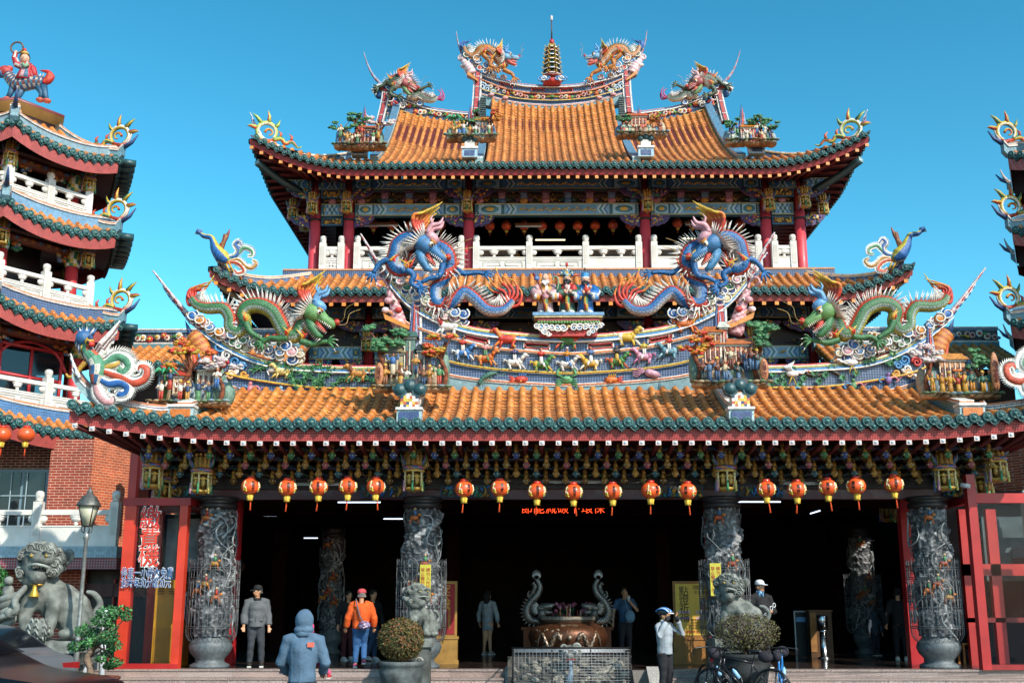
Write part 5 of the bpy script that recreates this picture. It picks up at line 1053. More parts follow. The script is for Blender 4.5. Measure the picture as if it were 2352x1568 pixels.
def wing_dragon(flip):
    Y = 36.9; P = [(1004, 222), (994, 230), (978, 228), (962, 218), (950, 222), (944, 212), (946, 200), (936, 190), (920, 186), (906, 190), (898, 202)]
    rl = [0]*11; rd_ = [.06, .1, .12, .14, .15, .16, .18, .22, .26, .24, .2]
    tail = [[(1000, 226), (1012, 226), (1018, 216), (1012, 202)], [(1000, 226), (1010, 222), (1012, 212), (1004, 206)], [(1000, 226), (1016, 230), (1020, 220), (1016, 206)]]
    legs = [([(948, 206), (960, 206), (972, 202), (982, 198)], .08, -.1), ([(905, 200), (896, 212), (902, 220), (912, 222)], .09, -.2), ([(902, 190), (888, 188), (880, 196), (870, 200)], .09, -.1)]
    return dragon(P, rd_, rl, Y, ('mixd', ('b8583c', 'd8d0b8'), '7a3a34', 'e6e0d8'), (926, 190, 1, -.55, .8, ('a85a58', '6a8a5a', 'd8b0b0')), legs, tail, flip, .17, 9)
for fn, lab, nm in ((blue_dragon, 'large blue dragon with white spines on the %s end of the centre front ridge', 'front'), (green_dragon, 'green dragon with white spines crouching on the %s wing of the front ridge', 'front'), (top_dragon, 'orange dragon on the %s half of the topmost ridge facing the small pagoda', 'top'), (wing_dragon, 'dark mottled dragon with pink tail on the %s wing of the top roof ridge', 'top')):
    for fl_ in (False, True): place(fn(fl_), 'roof_dragon', lab % ('right' if fl_ else 'left'), 'dragon statue', 'dragons on the roof ridges')
# cloud scrolls under the dragons
def clouds(seq, Y, s, flip, label, seed=1):
    rr = random.Random(seed); m = MB()
    for i, (px, py) in enumerate(seq):
        for q in range(2):
            c = world(px+rr.uniform(-9, 9), py-q*11*s+rr.uniform(-3, 3), Y-.08*q+rr.uniform(-.05, .05)); r_ = .105*s*rr.uniform(.8, 1.15); col = rr.choice(['2e66a8', 'c8402c', 'd8a0a8', '5f86b8', 'd8882c', '4a7a58', 'd8c8a0', '2c4a80'])
            m.ball(c, (r_, .07, r_*.85), col, 9, 6); pts = []
            for k in range(15): t = k/14; a = t*8.2*(1 if i % 2 else -1)+q; e = r_*(1.12-.75*t); pts.append(c+Vector((e*cos(a), -.06, e*.88*sin(a))))
            m.tube(pts, lp([.016*s, .016*s, .01*s], 15), 'e8e4dc', 5)
    if flip: m = mirrorA(m)
    return place([('cloud_body', m, 'ceramic')], 'cloud_scroll', label, 'cloud ornament', 'cloud scrolls on the ridges')
for fl_ in (False, True):
    w = 'right' if fl_ else 'left'
    clouds([(894, 630), (908, 646), (918, 660), (932, 672), (946, 684), (960, 695), (974, 706), (990, 712), (1008, 716), (1024, 726), (1040, 732), (1000, 705), (1056, 738), (1030, 716), (958, 683), (985, 700)], YR-.02, 1.2, fl_, 'row of curled clouds under the %s blue dragon' % w, 2)
    clouds([(452, 738), (465, 746), (478, 756), (492, 766), (508, 774), (524, 780), (540, 784), (556, 792), (572, 800), (590, 806), (608, 812), (626, 818), (644, 822), (650, 806), (670, 824), (690, 826), (664, 806), (530, 770), (558, 780)], YR-.02, 1.2, fl_, 'row of curled clouds under the %s green dragon' % w, 4)
    clouds([(1078, 140), (1088, 150), (1100, 156), (1112, 164), (1126, 170), (1140, 174), (1150, 176)], YU-.05, 1.3, fl_, 'small curled clouds under the %s dragon of the topmost ridge' % w, 6)
    clouds([(900, 214), (940, 226), (955, 228), (968, 238)], YU, 1.2, fl_, 'few curled clouds under the dark dragon on the %s top wing' % w, 8)
# ---------- phoenixes
def feather(m, P, Y, r, c, edge='ece6dc', fr=True):
    Q = cr([world(a, b_, Y) for a, b_ in P], 8); n = len(Q); rr = lp([r*.7, r, r, r*.8, r*.35], n)
    m.tube(Q, rr, c, 7, flat=.55, up=(0, 1, 0), cols=lambda i, k: [c, c, 'ece6dc', c, c, 'ece6dc', c][k] if k in (2, 5) else c)
    y = Vector((0, 1, 0))
    if fr:
        for i in range(1, n-1):
            t = (Q[i+1]-Q[i-1]).normalized(); s = t.cross(y).normalized()
            for q in (-1, 1): m.cone(Q[i]+s*q*rr[i]*.8, Q[i]+s*q*rr[i]*2.0+t*r*.9, r*.3, edge, 3, .001)
    return m
def phoenix(kind, flip):
    b, w, t, h = MB(), MB(), MB(), MB()
    if kind == 'skirt':
        Y = 30.6; F = lambda *a: world(*a, Y)
        b.tube(cr([F(458, 534), F(468, 542), F(484, 545), F(490, 556), F(496, 572), F(510, 590), F(524, 600)], 5), lp([.05, .07, .08, .1, .16, .22, .1], 31), '4a8a5a', 9, cols=lambda i, k: ['4a8a5a', 'c8b84a', '2e66a8', 'd8d0c0'][(k//2) % 4])
        h.ball(F(457, 533), (.1, .08, .08), '3f6fa8', 8, 6); h.cone(F(453, 534), F(446, 538), .04, 'd8a83c', 5); 
        for q in range(4): h.cone(F(456+2*q, 531), F(452+4*q, 524+q), .03, 'c8322a', 4)
        for i in range(8): w.tube(cr([F(500+i, 572+i), F(510+i*.5, 560-i*.5), F(520-i*.4, 545-i), F(528-i*2.0, 526+i*3.4)], 4), lp([.05, .07, .06, .01], 13), ['8a3a2c', '6a7a3a', 'b8863c', '8a4a2c'][i % 4], 5, flat=.6)
        for P, c in (([(520, 590), (540, 588), (548, 574), (540, 562), (548, 554), (556, 562)], '34609c'), ([(525, 594), (548, 580), (560, 568), (578, 574), (580, 586), (570, 588)], '6aa078'), ([(525, 600), (548, 596), (566, 612), (580, 614), (588, 604), (580, 598)], 'b8863c'), ([(515, 604), (540, 602), (556, 612), (560, 624), (545, 628), (538, 620)], 'cc5a3a')): feather(t, P, Y, .06, c)
        for q in (0, 8): b.tube([F(516+q, 598), F(522+q, 612), F(528+q, 624)], .03, 'c8a03c', 5)
    else:
        Y = 22.25; F = lambda a, c, o=0: world(a, c, Y+o)
        b.tube(cr([F(200, 790), F(204, 808), F(216, 824), F(224, 840), F(222, 862), F(218, 882)], 5), lp([.09, .12, .15, .17, .15, .08], 26), '6a9a7a', 10, cols=lambda i, k: ['4a8a6a', '5f9a78', 'd8d0c0', '3a6a9a', 'b8563a'][(k+i//5) % 5])
        h.ball(F(192, 776), (.17, .14, .16), '3a6a9a', 10, 7); h.ball(F(205, 784, -.12), (.1, .07, .1), 'd8a83c', 8, 5); h.ball(F(208, 776, -.14), .06, '2a4a7a', 7, 5); h.ball(F(203, 786, -.15), .05, '101010', 6, 4); h.ball(F(210, 790, -.14), (.07, .06, .07), 'd2382a', 7, 5)
        for q in range(9): h.cone(F(186+3*q, 770), F(176+6*q, 748+abs(4-q)), .05, ['34507e', 'ece6dc', '5f86b8'][q % 3], 4)
        for q in range(5): h.cone(F(176+2*q, 782+3*q), F(170+3*q, 792+5*q), .04, ['34507e', 'ece6dc'][q % 2], 4)
        h.cone(F(192, 792), F(184, 806), .06, 'd8c04a', 5)
        for q in range(6): h.tube(cr([F(202+q, 796), F(196+q, 815), F(192-q*1.5, 838), F(180-q*3, 856)], 3), lp([.025, .02, .006], 10), ['cc4a2a', 'd8903c'][q % 2], 4)
        b.tube(cr([F(200, 832), F(185, 845), F(172, 862), F(158, 866), F(152, 858)], 4), lp([.05, .045, .04, .02], 17), 'c89c3c', 6)
        for i in range(13): w.tube(cr([F(218+i*.6, 812+i*.8), F(232+i*.6, 790+i*1.3), F(252-i*.1, 768+i*1.7), F(276-i*1.2, 736+i*4.3)], 4), lp([.06, .08, .07, .012], 13), ['ece6dc', '34507e', 'b8763c', '6a4a3a', '34507e', 'd8c8b0'][i % 6], 5, flat=.6)
        for P, c, r_ in (([(222, 838), (245, 832), (268, 818), (290, 824), (298, 842), (284, 856), (272, 850), (278, 842)], '5f9a78', .11), ([(224, 846), (255, 858), (280, 866), (306, 878), (330, 870), (336, 850), (324, 842), (318, 850)], 'cc5236', .1), ([(224, 866), (250, 880), (275, 878), (294, 888), (290, 904), (272, 908), (276, 898)], '2e66a8', .1), ([(220, 880), (226, 900), (240, 918), (254, 922), (258, 912)], 'd8a0a0', .1), ([(224, 838), (246, 840), (266, 836), (276, 828)], 'c8a048', .08)): feather(t, P, Y, r_, c)
    parts = [('body', b, 'ceramic'), ('wing', w, 'ceramic'), ('tail_feathers', t, 'ceramic'), ('head', h, 'ceramic')]
    return [(n, mirrorA(m), mt) for n, m, mt in parts] if flip else parts
for fl_ in (False, True):
    place(phoenix('skirt', fl_), 'roof_phoenix', 'phoenix with curled tail on the %s' % (('right skirt roof corner, dark in shade') if fl_ else 'left skirt roof corner, sunlit'), 'phoenix statue', 'phoenixes on the roof corners')
    place(phoenix('front', fl_), 'roof_phoenix', 'big phoenix with raised wing on the %s' % (('front roof corner cut off by the frame') if fl_ else 'left front roof corner, fully visible'), 'phoenix statue', 'phoenixes on the roof corners')
# ---------- pagoda finial
pg = MB(); q = W(1268, 190, 36.9); Z0 = q.z
def pgl(m, prof, c, n=8, cols=None): m.lathe(prof, (q.x, q.y, 0), c, n, cols=cols, ph=PI/8)
sc_ = .0148
def zz(py): return W(1268, py, 36.9).z
pd = MB(); pgl(pd, [(.32, zz(197)), (.36, zz(188)), (.3, zz(184))], 'c23a34'); pgl(pd, [(.42, zz(184)), (.44, zz(180)), (.34, zz(178))], '8a3a2c')
for s in (-1, 1):
    for k in range(3): roll(pd, (q.x+s*(.18+.12*k), zz(189+k)), .1, q.y-.32, col=['5f9ad0', 'ece6dc', '5f9ad0'][k], rad_=.035)
bodym = MB(); rfm = MB(); ys = [175, 163, 151, 141, 131, 121, 112, 104]
for i in range(7):
    z0, z1 = zz(ys[i]), zz(ys[i+1]); r0 = .29-.018*i; c = ['b8404a', '3f6fae', '4a8a8a', 'c89a3c', '5a86b0', 'a84a40', 'c8a84a'][i]
    pgl(bodym, [(r0*.62, z0-.05), (r0*.62, z1)], 'd8b85a', cols=lambda a, k: ['d8b85a', 'a83a34', '4a7a5a'][k % 3])
    pgl(rfm, [(r0*.95, z0+.02), (r0*1.2, z0-.02), (r0*1.16, z0+.02), (r0*.8, z0+.08), (r0*.6, z0+.12)], c, cols=lambda a, k, c=c: 'ece4d8' if a == 1 else c)
    for k in range(8): a = 2*PI*k/8+PI/8; e = Vector((q.x+r0*1.18*cos(a), q.y+r0*1.18*sin(a), z0)); rfm.cone(e, e+Vector((.08*cos(a), .08*sin(a), .1)), .03, 'd8b03c', 4); bodym.tube([Vector((q.x+r0*.75*cos(a), q.y+r0*.75*sin(a), z0+.1)), Vector((q.x+r0*.75*cos(a), q.y+r0*.75*sin(a), z1))], .018, 'e0c860', 4)
spm = MB(); spm.ball((q.x, q.y, zz(97)), (.09, .09, .12), 'c02c2a', 10, 6); pgl(spm, [(.02, zz(97)), (.018, zz(60))], '8a8a90', 6, cols=lambda a, k: 'b8b8bc'); spm.tube([(q.x, q.y, zz(92)), (q.x, q.y, zz(42))], [.035, .022], '4a4248', 6); spm.lathe([(.03, zz(48)), (.05, zz(46)), (.05, zz(38)), (.02, zz(36))], (q.x, q.y, 0), 'd8d8d8', 8)
place([('pedestal', pd, 'ceramic'), ('tiers', bodym, 'ceramic'), ('tier_roofs', rfm, 'ceramic'), ('spire', spm, 'ceramic')], 'finial_pagoda', 'slender seven-tiered miniature pagoda with a spire at the centre of the topmost ridge', 'pagoda')
# ---------- the three star gods on their pedestal
YS = 25.15
def zs(py): return W(1305, py, YS).z
pc = W(1305, 760, YS); pe = MB()
def slab(m, w, d, z0, z1, c): m.box((pc.x, YS, (z0+z1)/2), (w, d, z1-z0), c)
slab(pe, 1.62, .6, zs(731), zs(724), '6a9ac0'); slab(pe, 1.56, .56, zs(735), zs(731), 'd8c890'); slab(pe, 1.4, .48, zs(742), zs(735), '9a2c30')
for i in range(22): pe.ball((pc.x-.68+.065*i, YS-.25, zs(746)), (.036, .05, .04), '6a9a58', 6, 4)
slab(pe, 1.38, .46, zs(750), zs(742), '4a7a4a')
slab(pe, 1.3, .4, zs(776), zs(750), 'b83028')
for s in (-1, 1):
    for k, (dx, py, r_) in enumerate(((.62, 756, .1), (.5, 755, .08), (.38, 757, .08), (.25, 758, .09), (.12, 758, .09), (.55, 766, .08), (.46, 772, .06), (.72, 754, .07))): pe.ball((pc.x+s*dx, YS-.2, zs(py)), (r_, .06, r_*.8), ['3f86bc', '5a9ad0'][k % 2], 8, 5); roll(pe, (pc.x+s*dx, zs(py)), r_*1.05, YS-.26, col='ece6dc', rad_=.022, s=s)
pe.ball((pc.x, YS-.24, zs(756)), (.06, .05, .04), 'c8b070', 8, 5)
place([('slab', pe, 'ceramic')], 'statue_pedestal', 'blue scrolled mosaic pedestal carrying the three robed gods on the centre ridge', 'pedestal')
def god(px, top, col, trim, inner, hat, beard, extra, label):
    base = W(px, 724, YS); x, z0 = base.x, base.z; h = W(px, top, YS).z-z0; ro, hd, ac = MB(), MB(), MB()
    ro.lathe([(.19, 0), (.2, .03), (.185, .1), (.17, .25*h), (.18, .42*h), (.2, .52*h), (.19, .62*h), (.13, .7*h), (.07, .73*h)], (x, YS, z0), col, 20, cols=lambda i, k: trim if (k % 5 == 0 or i == 0) else (inner if 12 <= k <= 17 and i > 2 else col), sy=.8)
    for s in (-1, 1):
        ro.ball((x+s*.09, YS-.13, z0+.04), (.08, .1, .05), 'e6e2da', 8, 5)
        ro.tube([(x+s*.16, YS, z0+.65*h), (x+s*.25, YS-.1, z0+.5*h), (x+s*.2, YS-.2, z0+.42*h), (x+s*.08, YS-.25, z0+.46*h)], [.09, .11, .12, .07], col, 9, cols=lambda i, k: trim if k == 2 else col)
        ro.tube([(x+s*.2, YS-.2, z0+.42*h), (x+s*.21, YS-.2, z0+.3*h)], [.11, .08], col, 8, cols=lambda i, k: trim if k % 4 == 0 else inner); ac.ball((x+s*.06, YS-.28, z0+.47*h), (.045, .04, .05), 'd8a890', 7, 5)
    ro.tube([(x, YS-.18, z0+.4*h), (x, YS-.21, z0+.2*h), (x, YS-.22, z0+.06*h)], [.05, .06, .05], 'c8a040', 6, cols=lambda i, k: ['c8a040', 'c8402c', '3f7a5a'][(i+k) % 3]); ro.lathe([(.19, .44*h), (.2, .47*h), (.19, .49*h)], (x, YS, z0), trim, 14, sy=.8)
    hd.ball((x, YS-.03, z0+.8*h), (.085, .085, .11), 'd8a88c', 12, 8); hd.ball((x, YS-.115, z0+.795*h), (.018, .025, .03), 'cc987c', 6, 4)
    for s in (-1, 1): hd.ball((x+s*.035, YS-.105, z0+.815*h), (.018, .01, .008), '20140e', 5, 3); hd.ball((x+s*.085, YS-.02, z0+.79*h), (.015, .02, .035), 'd8a88c', 5, 4)
    for i in range(9): a = (i-4)*.2; hd.tube([(x+.07*sin(a), YS-.1, z0+.765*h), (x+.1*sin(a), YS-.16, z0+.71*h), (x+.08*sin(a), YS-.2, z0+(.62+.02*abs(i-4))*h)], [.025, .03, .008], beard, 5)
    hat(hd, x, z0+.88*h, h); extra(ac, x, z0, h)
    place([('robe', ro, 'ceramic'), ('head', hd, 'ceramic'), ('attributes', ac, 'ceramic')], 'god_statue', label, 'statue', 'three star gods on the pedestal')
def hat1(m, x, z, h): m.ball((x, YS, z-.02), (.085, .085, .1), 'd8a88c', 10, 6)
def hat2(m, x, z, h):
    m.lathe([(.1, -.03), (.11, .02), (.09, .1), (.05, .14), (.02, .16)], (x, YS, z), '2c5a7a', 10, cols=lambda i, k: ['2c5a7a', '8ab8d0', 'c8a040'][(i+k) % 3])
    for k in range(9): a = PI*k/8; m.ball((x+.13*cos(a), YS-.04, z+.02+.12*sin(a)), .028, ['5f9ac0', 'ece6dc', '3f7a5a'][k % 3], 6, 4)
    m.tube([(x-.3, YS, z+.06), (x-.28, YS, z+.02), (x, YS, z), (x+.28, YS, z+.02), (x+.3, YS, z+.06)], .022, 'b8402c', 5); m.ball((x, YS, z+.28), (.035, .035, .06), 'c8322a', 7, 6); m.tube([(x, YS, z+.14), (x, YS, z+.24)], .012, 'c8a040', 5)
def hat3(m, x, z, h): m.lathe([(.1, -.04), (.1, .0), (.085, .02), (.085, .11), (.02, .12)], (x, YS, z), '3f86bc', 10, cols=lambda i, k: 'ece6dc' if i in (0, 3) else '3f86bc'); m.tube([(x, YS, z+.12), (x, YS, z+.2)], .012, '3a3428', 5); m.ball((x, YS, z+.22), .03, '8a6a4a', 6, 4)
def ex1(m, x, z, h): m.tube([(x-.02, YS-.26, z), (x-.1, YS-.27, z+.55*h), (x-.28, YS-.2, z+.9*h)], [.018, .02, .03], '7a2c2c', 6); m.ball((x-.2, YS-.24, z+.78*h), (.07, .05, .06), '5a7ab0', 7, 5); m.ball((x, YS-.22, z+.42*h), (.1, .06, .12), 'd8a0a8', 8, 6)
def ex2(m, x, z, h): m.tube(cr([(x-.24, YS-.24, z+.5*h), (x-.2, YS-.25, z+.68*h), (x-.24, YS-.25, z+.8*h), (x-.33, YS-.24, z+.78*h), (x-.31, YS-.24, z+.72*h)], 4), .022, '8a9a7a', 6); m.ball((x-.02, YS-.22, z+.58*h), (.05, .04, .07), 'd8b0a8', 7, 5); m.ball((x+.14, YS-.2, z+.5*h), (.09, .09, .16), 'c8322a', 9, 6); m.ball((x-.12, YS-.17, z+.45*h), (.1, .06, .12), '2c3a34', 8, 6)
def ex3(m, x, z, h): m.ball((x+.02, YS-.26, z+.52*h), (.09, .07, .07), 'c8402c', 8, 6); m.ball((x+.1, YS-.28, z+.58*h), .045, 'd8a88c', 7, 5); m.ball((x, YS-.26, z+.6*h), (.03, .03, .06), 'c8402c', 6, 4); m.tube([(x-.1, YS-.24, z+.42*h), (x-.13, YS-.24, z+.3*h)], .03, 'b88a3c', 5)
god(1253, 624, 'd2a8a8', 'ece6dc', 'd8923c', hat1, 'ece8e2', ex1, 'white-bearded bald old god in a pink robe with a staff on the ridge pedestal')
god(1303, 622, '2f5a48', 'ece6dc', 'b8322a', hat2, '16141a', ex2, 'black-bearded god with winged red-tipped crown in green and red robe, middle of three')
god(1345, 626, '2f72b8', 'ece6dc', '4a8ac8', hat3, '16141a', ex3, 'black-bearded god in a blue striped robe and blue cap holding a child')
# ================= dioramas, reliefs on the ridges, lanterns
def figurine(m, x, y, z, h, c, c2, rr, hat=None, pose=0):
    leg = rr.random() < .5
    if leg:
        for s in (-1, 1): m.tube([(x+s*.05*h, y, z), (x+s*.055*h, y-.01, z+.24*h), (x+s*.045*h, y, z+.48*h)], [.05*h, .055*h, .075*h], c2, 6); m.ball((x+s*.055*h, y-.03*h, z+.02*h), (.04*h, .07*h, .03*h), '2a2420', 5, 3)
    else: m.lathe([(.15*h, 0), (.12*h, .25*h), (.1*h, .5*h)], (x, y, z), c2, 8, sy=.8)
    m.lathe([(.11*h, .45*h), (.12*h, .6*h), (.13*h, .72*h), (.05*h, .8*h)], (x, y, z), c, 8, sy=.75)
    for s in (-1, 1):
        k = rr.choice([0, 1, 2]) if pose == 0 else pose
        e = [(x+s*.2*h, y-.03*h, z+.58*h), (x+s*.22*h, y-.1*h, z+.5*h)] if k == 0 else [(x+s*.19*h, y-.06*h, z+.6*h), (x+s*.08*h, y-.18*h, z+.62*h)] if k == 1 else [(x+s*.22*h, y-.05*h, z+.68*h), (x+s*.26*h, y-.1*h, z+.88*h)]
        m.tube([(x+s*.12*h, y, z+.73*h)]+e, [.055*h, .05*h, .035*h], c, 6); m.ball(e[-1], .035*h, 'c88a60', 5, 4)
    m.tube([(x, y, z+.78*h), (x, y-.005, z+.86*h)], .035*h, 'c88a60', 5); m.ball((x, y-.01*h, z+.91*h), (.068*h, .07*h, .085*h), 'c8906a', 8, 6)
    m.ball((x, y+.015*h, z+.94*h), (.075*h, .072*h, .075*h), '1c1614', 8, 5); m.ball((x, y-.08*h, z+.9*h), (.014*h, .015*h, .02*h), 'b87a58', 4, 3)
    if hat: m.lathe([(.13*h, .95*h), (.08*h, .98*h), (.065*h, 1.03*h), (.02*h, 1.06*h)], (x, y, z), hat, 8)
def pine(m, f, x, y, z, h, s=1, leafc=('3f7a4c', '5a8f5a', '2f6040'), rr=R, spread=.35):
    pts = cr([(x, y, z), (x+.05*s*h, y, z+.3*h), (x-.06*s*h, y, z+.6*h), (x+.04*s*h, y, z+.9*h)], 4); m.tube(pts, lp([.06*h, .045*h, .03*h], len(pts)), '8a4a2c', 6, cols=lambda i, k: ['8a4a2c', '6a3820'][i % 2])
    for i in range(7):
        a = i/6; bx_ = x+s*rr.uniform(-spread, spread)*h; bz = z+h*(.6+.42*rr.random()); by = y-rr.uniform(-.03, .12); m.tube([pts[int(len(pts)*.55)], ((pts[-3].x+bx_)/2, by, (pts[-4].z+bz)/2), (bx_, by, bz)], [.02*h, .016*h, .01*h], '7a4228', 5)
        for q in range(13):
            c = Vector((bx_+rr.uniform(-.11, .11)*h, by-rr.uniform(0, .06), bz+rr.uniform(-.03, .05)*h)); r_ = .05*h*rr.uniform(.7, 1.2)
            f.ball(c, (r_*1.2, r_*.9, r_*.6), rr.choice(leafc), 6, 4, j=.25)
            for w in range(4): an = rr.uniform(0, PI); f.cone(c, c+Vector((r_*1.6*cos(an), -r_*.5, r_*1.3*sin(an))), r_*.25, rr.choice(leafc), 3)
def diorama(name_lab, pl, pr, pb, pt, Y, kind, seed, grp):
    """a shelf of rock with trees, small buildings and figures; edges in sheet pixels"""
    rr = random.Random(seed); a, b = W(pl, pb, Y), W(pr, pb, Y); w = b.x-a.x; z0 = a.z; H = W(pl, pt, Y).z-z0; x0 = a.x; d = .42
    t = thing('figure_scene', name_lab, 'figure group', (x0+w/2, Y, z0), group=grp); O = Vector((x0+w/2, Y, z0)); U = lambda u: (u-.5)*w
    rk = MB()
    for i in range(9): rk.ball((U((i+.5)/9), rr.uniform(-.1, .05), .05), (w/12, .22, .06), rr.choice(['a88a68', '9a7a58', 'b89a78']), 9, 5, (0, rr.uniform(-.1, .1), 0), j=.12)
    for i in range(12): rk.ball((U(i/11), -.26+rr.uniform(-.04, .04), .1), (w/17, .1, .03), rr.choice(['7a98a0', '8a7a58', '6a8a6a', 'a89878']), 7, 4, j=.15)
    rk.obj('rock_shelf', 'greystone', t)
    bkk = MB()
    for i in range(15): u = .06+.88*i/14; hh = rr.uniform(.35, .8)*H; bkk.ball((U(u), .16, hh*.55), (rr.uniform(.09, .17), .14, hh*.5), rr.choice(['b8a080', '8a9aa0', '5a7a9a', 'c8b090', '6a8a78']), 9, 7, j=.12)
    bkk.obj('rockwork', 'ceramic', t)
    G = ('3f7a4c', '5a8f5a', '2f6040'); A_ = ('d8922c', 'c8642a', 'b8a030', 'c83a2a'); P_ = ('e6dcd8', 'd8b8b8', 'c8c0b8')
    for k in kind['trees']:
        u, hh, lc, typ = k; tr, fo = MB(), MB()
        lc = dict(g=G, a=A_, p=P_)[lc]
        if typ == 'palm':
            tr.tube([(U(u), -.05, .1), (U(u)+.03, -.05, .1+hh*H*.5), (U(u), -.05, hh*H)], [.05, .045, .04], '6a8a4a', 6, cols=lambda i, q: '4a6a3a')
            for q in range(8): an = 2*PI*q/8; c = Vector((U(u), -.05, hh*H)); fo.tube([c, c+Vector((.16*cos(an), .1*sin(an)-.04, .1)), c+Vector((.3*cos(an), .16*sin(an)-.04, -.02))], [.03, .05, .01], ['3a9a6a', '4aa878'][q % 2], 5, flat=.5)
        else: pine(tr, fo, U(u), rr.uniform(-.12, .05), .1, hh*H, rr.choice([-1, 1]), lc, rr, kind.get('spread', .4))
        fo.obj('tree_crown', 'ceramic', tr.obj('tree_trunk', 'bark', t))
    if 'build' in kind:
        for (u, bw, bh, bz, c, rc) in kind['build']:
            m = MB(); m.box((U(u), .1, .1+bz*H+bh*H/2), (bw*w, .2, bh*H), c)
            nw = max(2, int(bw*w/.1))
            for i in range(nw): m.box((U(u)-bw*w/2+bw*w*(i+.5)/nw, -.01, .1+bz*H+bh*H*.5), (.035, .03, bh*H*.5), '6a2a24'); m.box((U(u)-bw*w/2+bw*w*i/nw, -.012, .1+bz*H+bh*H*.5), (.02, .02, bh*H*.9), 'e0d0b8')
            m.box((U(u), .1, .1+bz*H+bh*H+.02), (bw*w+.06, .26, .04), 'e0d8c8')
            m.add([(U(u)-bw*w/2-.08, -.07, .1+bz*H+bh*H+.04), (U(u)+bw*w/2+.08, -.07, .1+bz*H+bh*H+.04), (U(u)+bw*w/2, .1, .1+bz*H+bh*H+.2), (U(u)-bw*w/2, .1, .1+bz*H+bh*H+.2), (U(u)+bw*w/2+.08, .27, .1+bz*H+bh*H+.04), (U(u)-bw*w/2-.08, .27, .1+bz*H+bh*H+.04)], [(0, 1, 2, 3), (3, 2, 4, 5), (0, 3, 5), (1, 4, 2)], rc, False); m.obj('small_building', 'ceramic', t)
    n = kind['figs']; pal = kind.get('pal', ['b8402c', '3f6fa8', 'c8903c', 'd8c8a8', '5a8a5a', '8a5a3a', 'e0d8c8', '2f4a6a'])
    for i in range(n):
        m = MB(); u = .08+.84*(i+.5)/n+rr.uniform(-.02, .02); figurine(m, 0, 0, 0, H*kind.get('fh', .4)*rr.uniform(.9, 1.1), rr.choice(pal), rr.choice(pal), rr, rr.choice([None, None, 'd8b04a', '2a2a30']))
        link('figure', m.mesh('figure'), t, (U(u), -.2+rr.uniform(-.06, .04), .1+(rr.random() < kind.get('up', .2))*.2*H)).data.materials.append(MT['ceramic'])
    sp = MB()
    if kind.get('spear'):
        pu, ph = kind['spear']
        for q, c in enumerate(('34507e', 'c8483a', '8a9ab0')): sp.tube(cr([(U(pu)+.05*q-.05, .25, .5*H), (U(pu)+.07*q-.09, .25, .8*H), (U(pu)+.03*q-.03, .25, ph*H-.12*q)], 4), lp([.05, .06, .004], 9), c, 5)
        sp.obj('flame_feather', 'ceramic', t)
    for (u, w_, h_, txt) in kind.get('stones', []):
        m = MB(); m.ball((U(u), -.3, .1+h_*H/2), (w_, .05, h_*H/2), 'b8764a', 10, 8); o = m.obj('inscribed_stone', 'ceramic', t); text(list(txt), .1, '6a1a14', 'inscription', 'paint', o, (U(u), -.36, .1+h_*H/2), vertical=True, gap=.85)
    return t
D1 = 'carved figure scenes on the front roof'
diorama('figure scene with small palm, red-roofed hut and orange tree, leftmost on the front roof', 352, 525, 936, 800, 23.3, dict(trees=[(.14, .55, 'g', 'palm'), (.42, .98, 'a', 'pine'), (.9, .75, 'p', 'pine')], build=[(.33, .16, .3, .12, 'd8c0a0', 'b8402c'), (.68, .22, .28, .25, 'c8b8a0', '5a7080')], figs=7, fh=0.35), 11, D1)
diorama('figure scene with grey skyscraper, camera crew and green pine above centre-left scroll block', 862, 1030, 902, 765, 23.5, dict(trees=[(.1, .98, 'g', 'pine'), (.93, .85, 'a', 'pine')], build=[(.46, .14, .8, .02, '5a7a70', '4a6a60'), (.66, .18, .5, .1, '4a5458', '3a4448'), (.25, .24, .5, .05, 'a89a78', '8a7a58')], figs=8, fh=0.34, spear=(.5, 1.65), stones=[(.07, .1, .38, '日月光')], spread=.3), 12, D1)
diorama('figure scene with long red-brick palace, workers and yellow blossom above centre-right scroll block', 1590, 1762, 892, 757, 23.5, dict(trees=[(.08, .85, 'a', 'pine'), (.88, .95, 'g', 'pine')], build=[(.5, .62, .28, .35, 'c8704a', 'b86a3a'), (.45, .08, .62, .3, 'b8503a', 'c8c8b8'), (.3, .2, .12, .72, 'c87a4a', 'b8642c')], figs=9, fh=0.37, spear=(.42, 1.55), stones=[(.93, .1, .38, '大道之行')], spread=.3, pal=['2f4a6a', '4a6a8a', '8a5a3a', '3a4a4a', 'c8b898', '6a3a2c']), 13, D1)
diorama('figure scene with tan temple gate and gold-clad sedan bearers, rightmost on the front roof', 2116, 2290, 918, 795, 23.3, dict(trees=[(.1, .85, 'p', 'pine'), (.8, .8, 'g', 'pine')], build=[(.45, .34, .42, .2, 'c88a5a', 'c8843c'), (.55, .12, .25, .15, '9a4a2c', 'c86a2c')], figs=8, fh=0.40, up=.1, pal=['c8902c', 'b87a24', 'c8902c', 'a83a2c', '3a6a5a'], spear=(.25, 1.5), stones=[(.93, .1, .75, '南天宮廟會')], spread=.3), 14, D1)
D2 = 'carved figure scenes on the top roof'
diorama('figure scene with dark pines and open red shrine, far left of the top roof', 770, 886, 345, 280, 31.2, dict(trees=[(.12, .85, 'g', 'pine'), (.4, 1.05, 'g', 'pine'), (.88, 1.0, 'p', 'pine')], build=[(.62, .4, .55, .02, 'a83a2c', 'c86a2c')], figs=8, fh=0.44, spear=(.55, 1.75)), 21, D2)
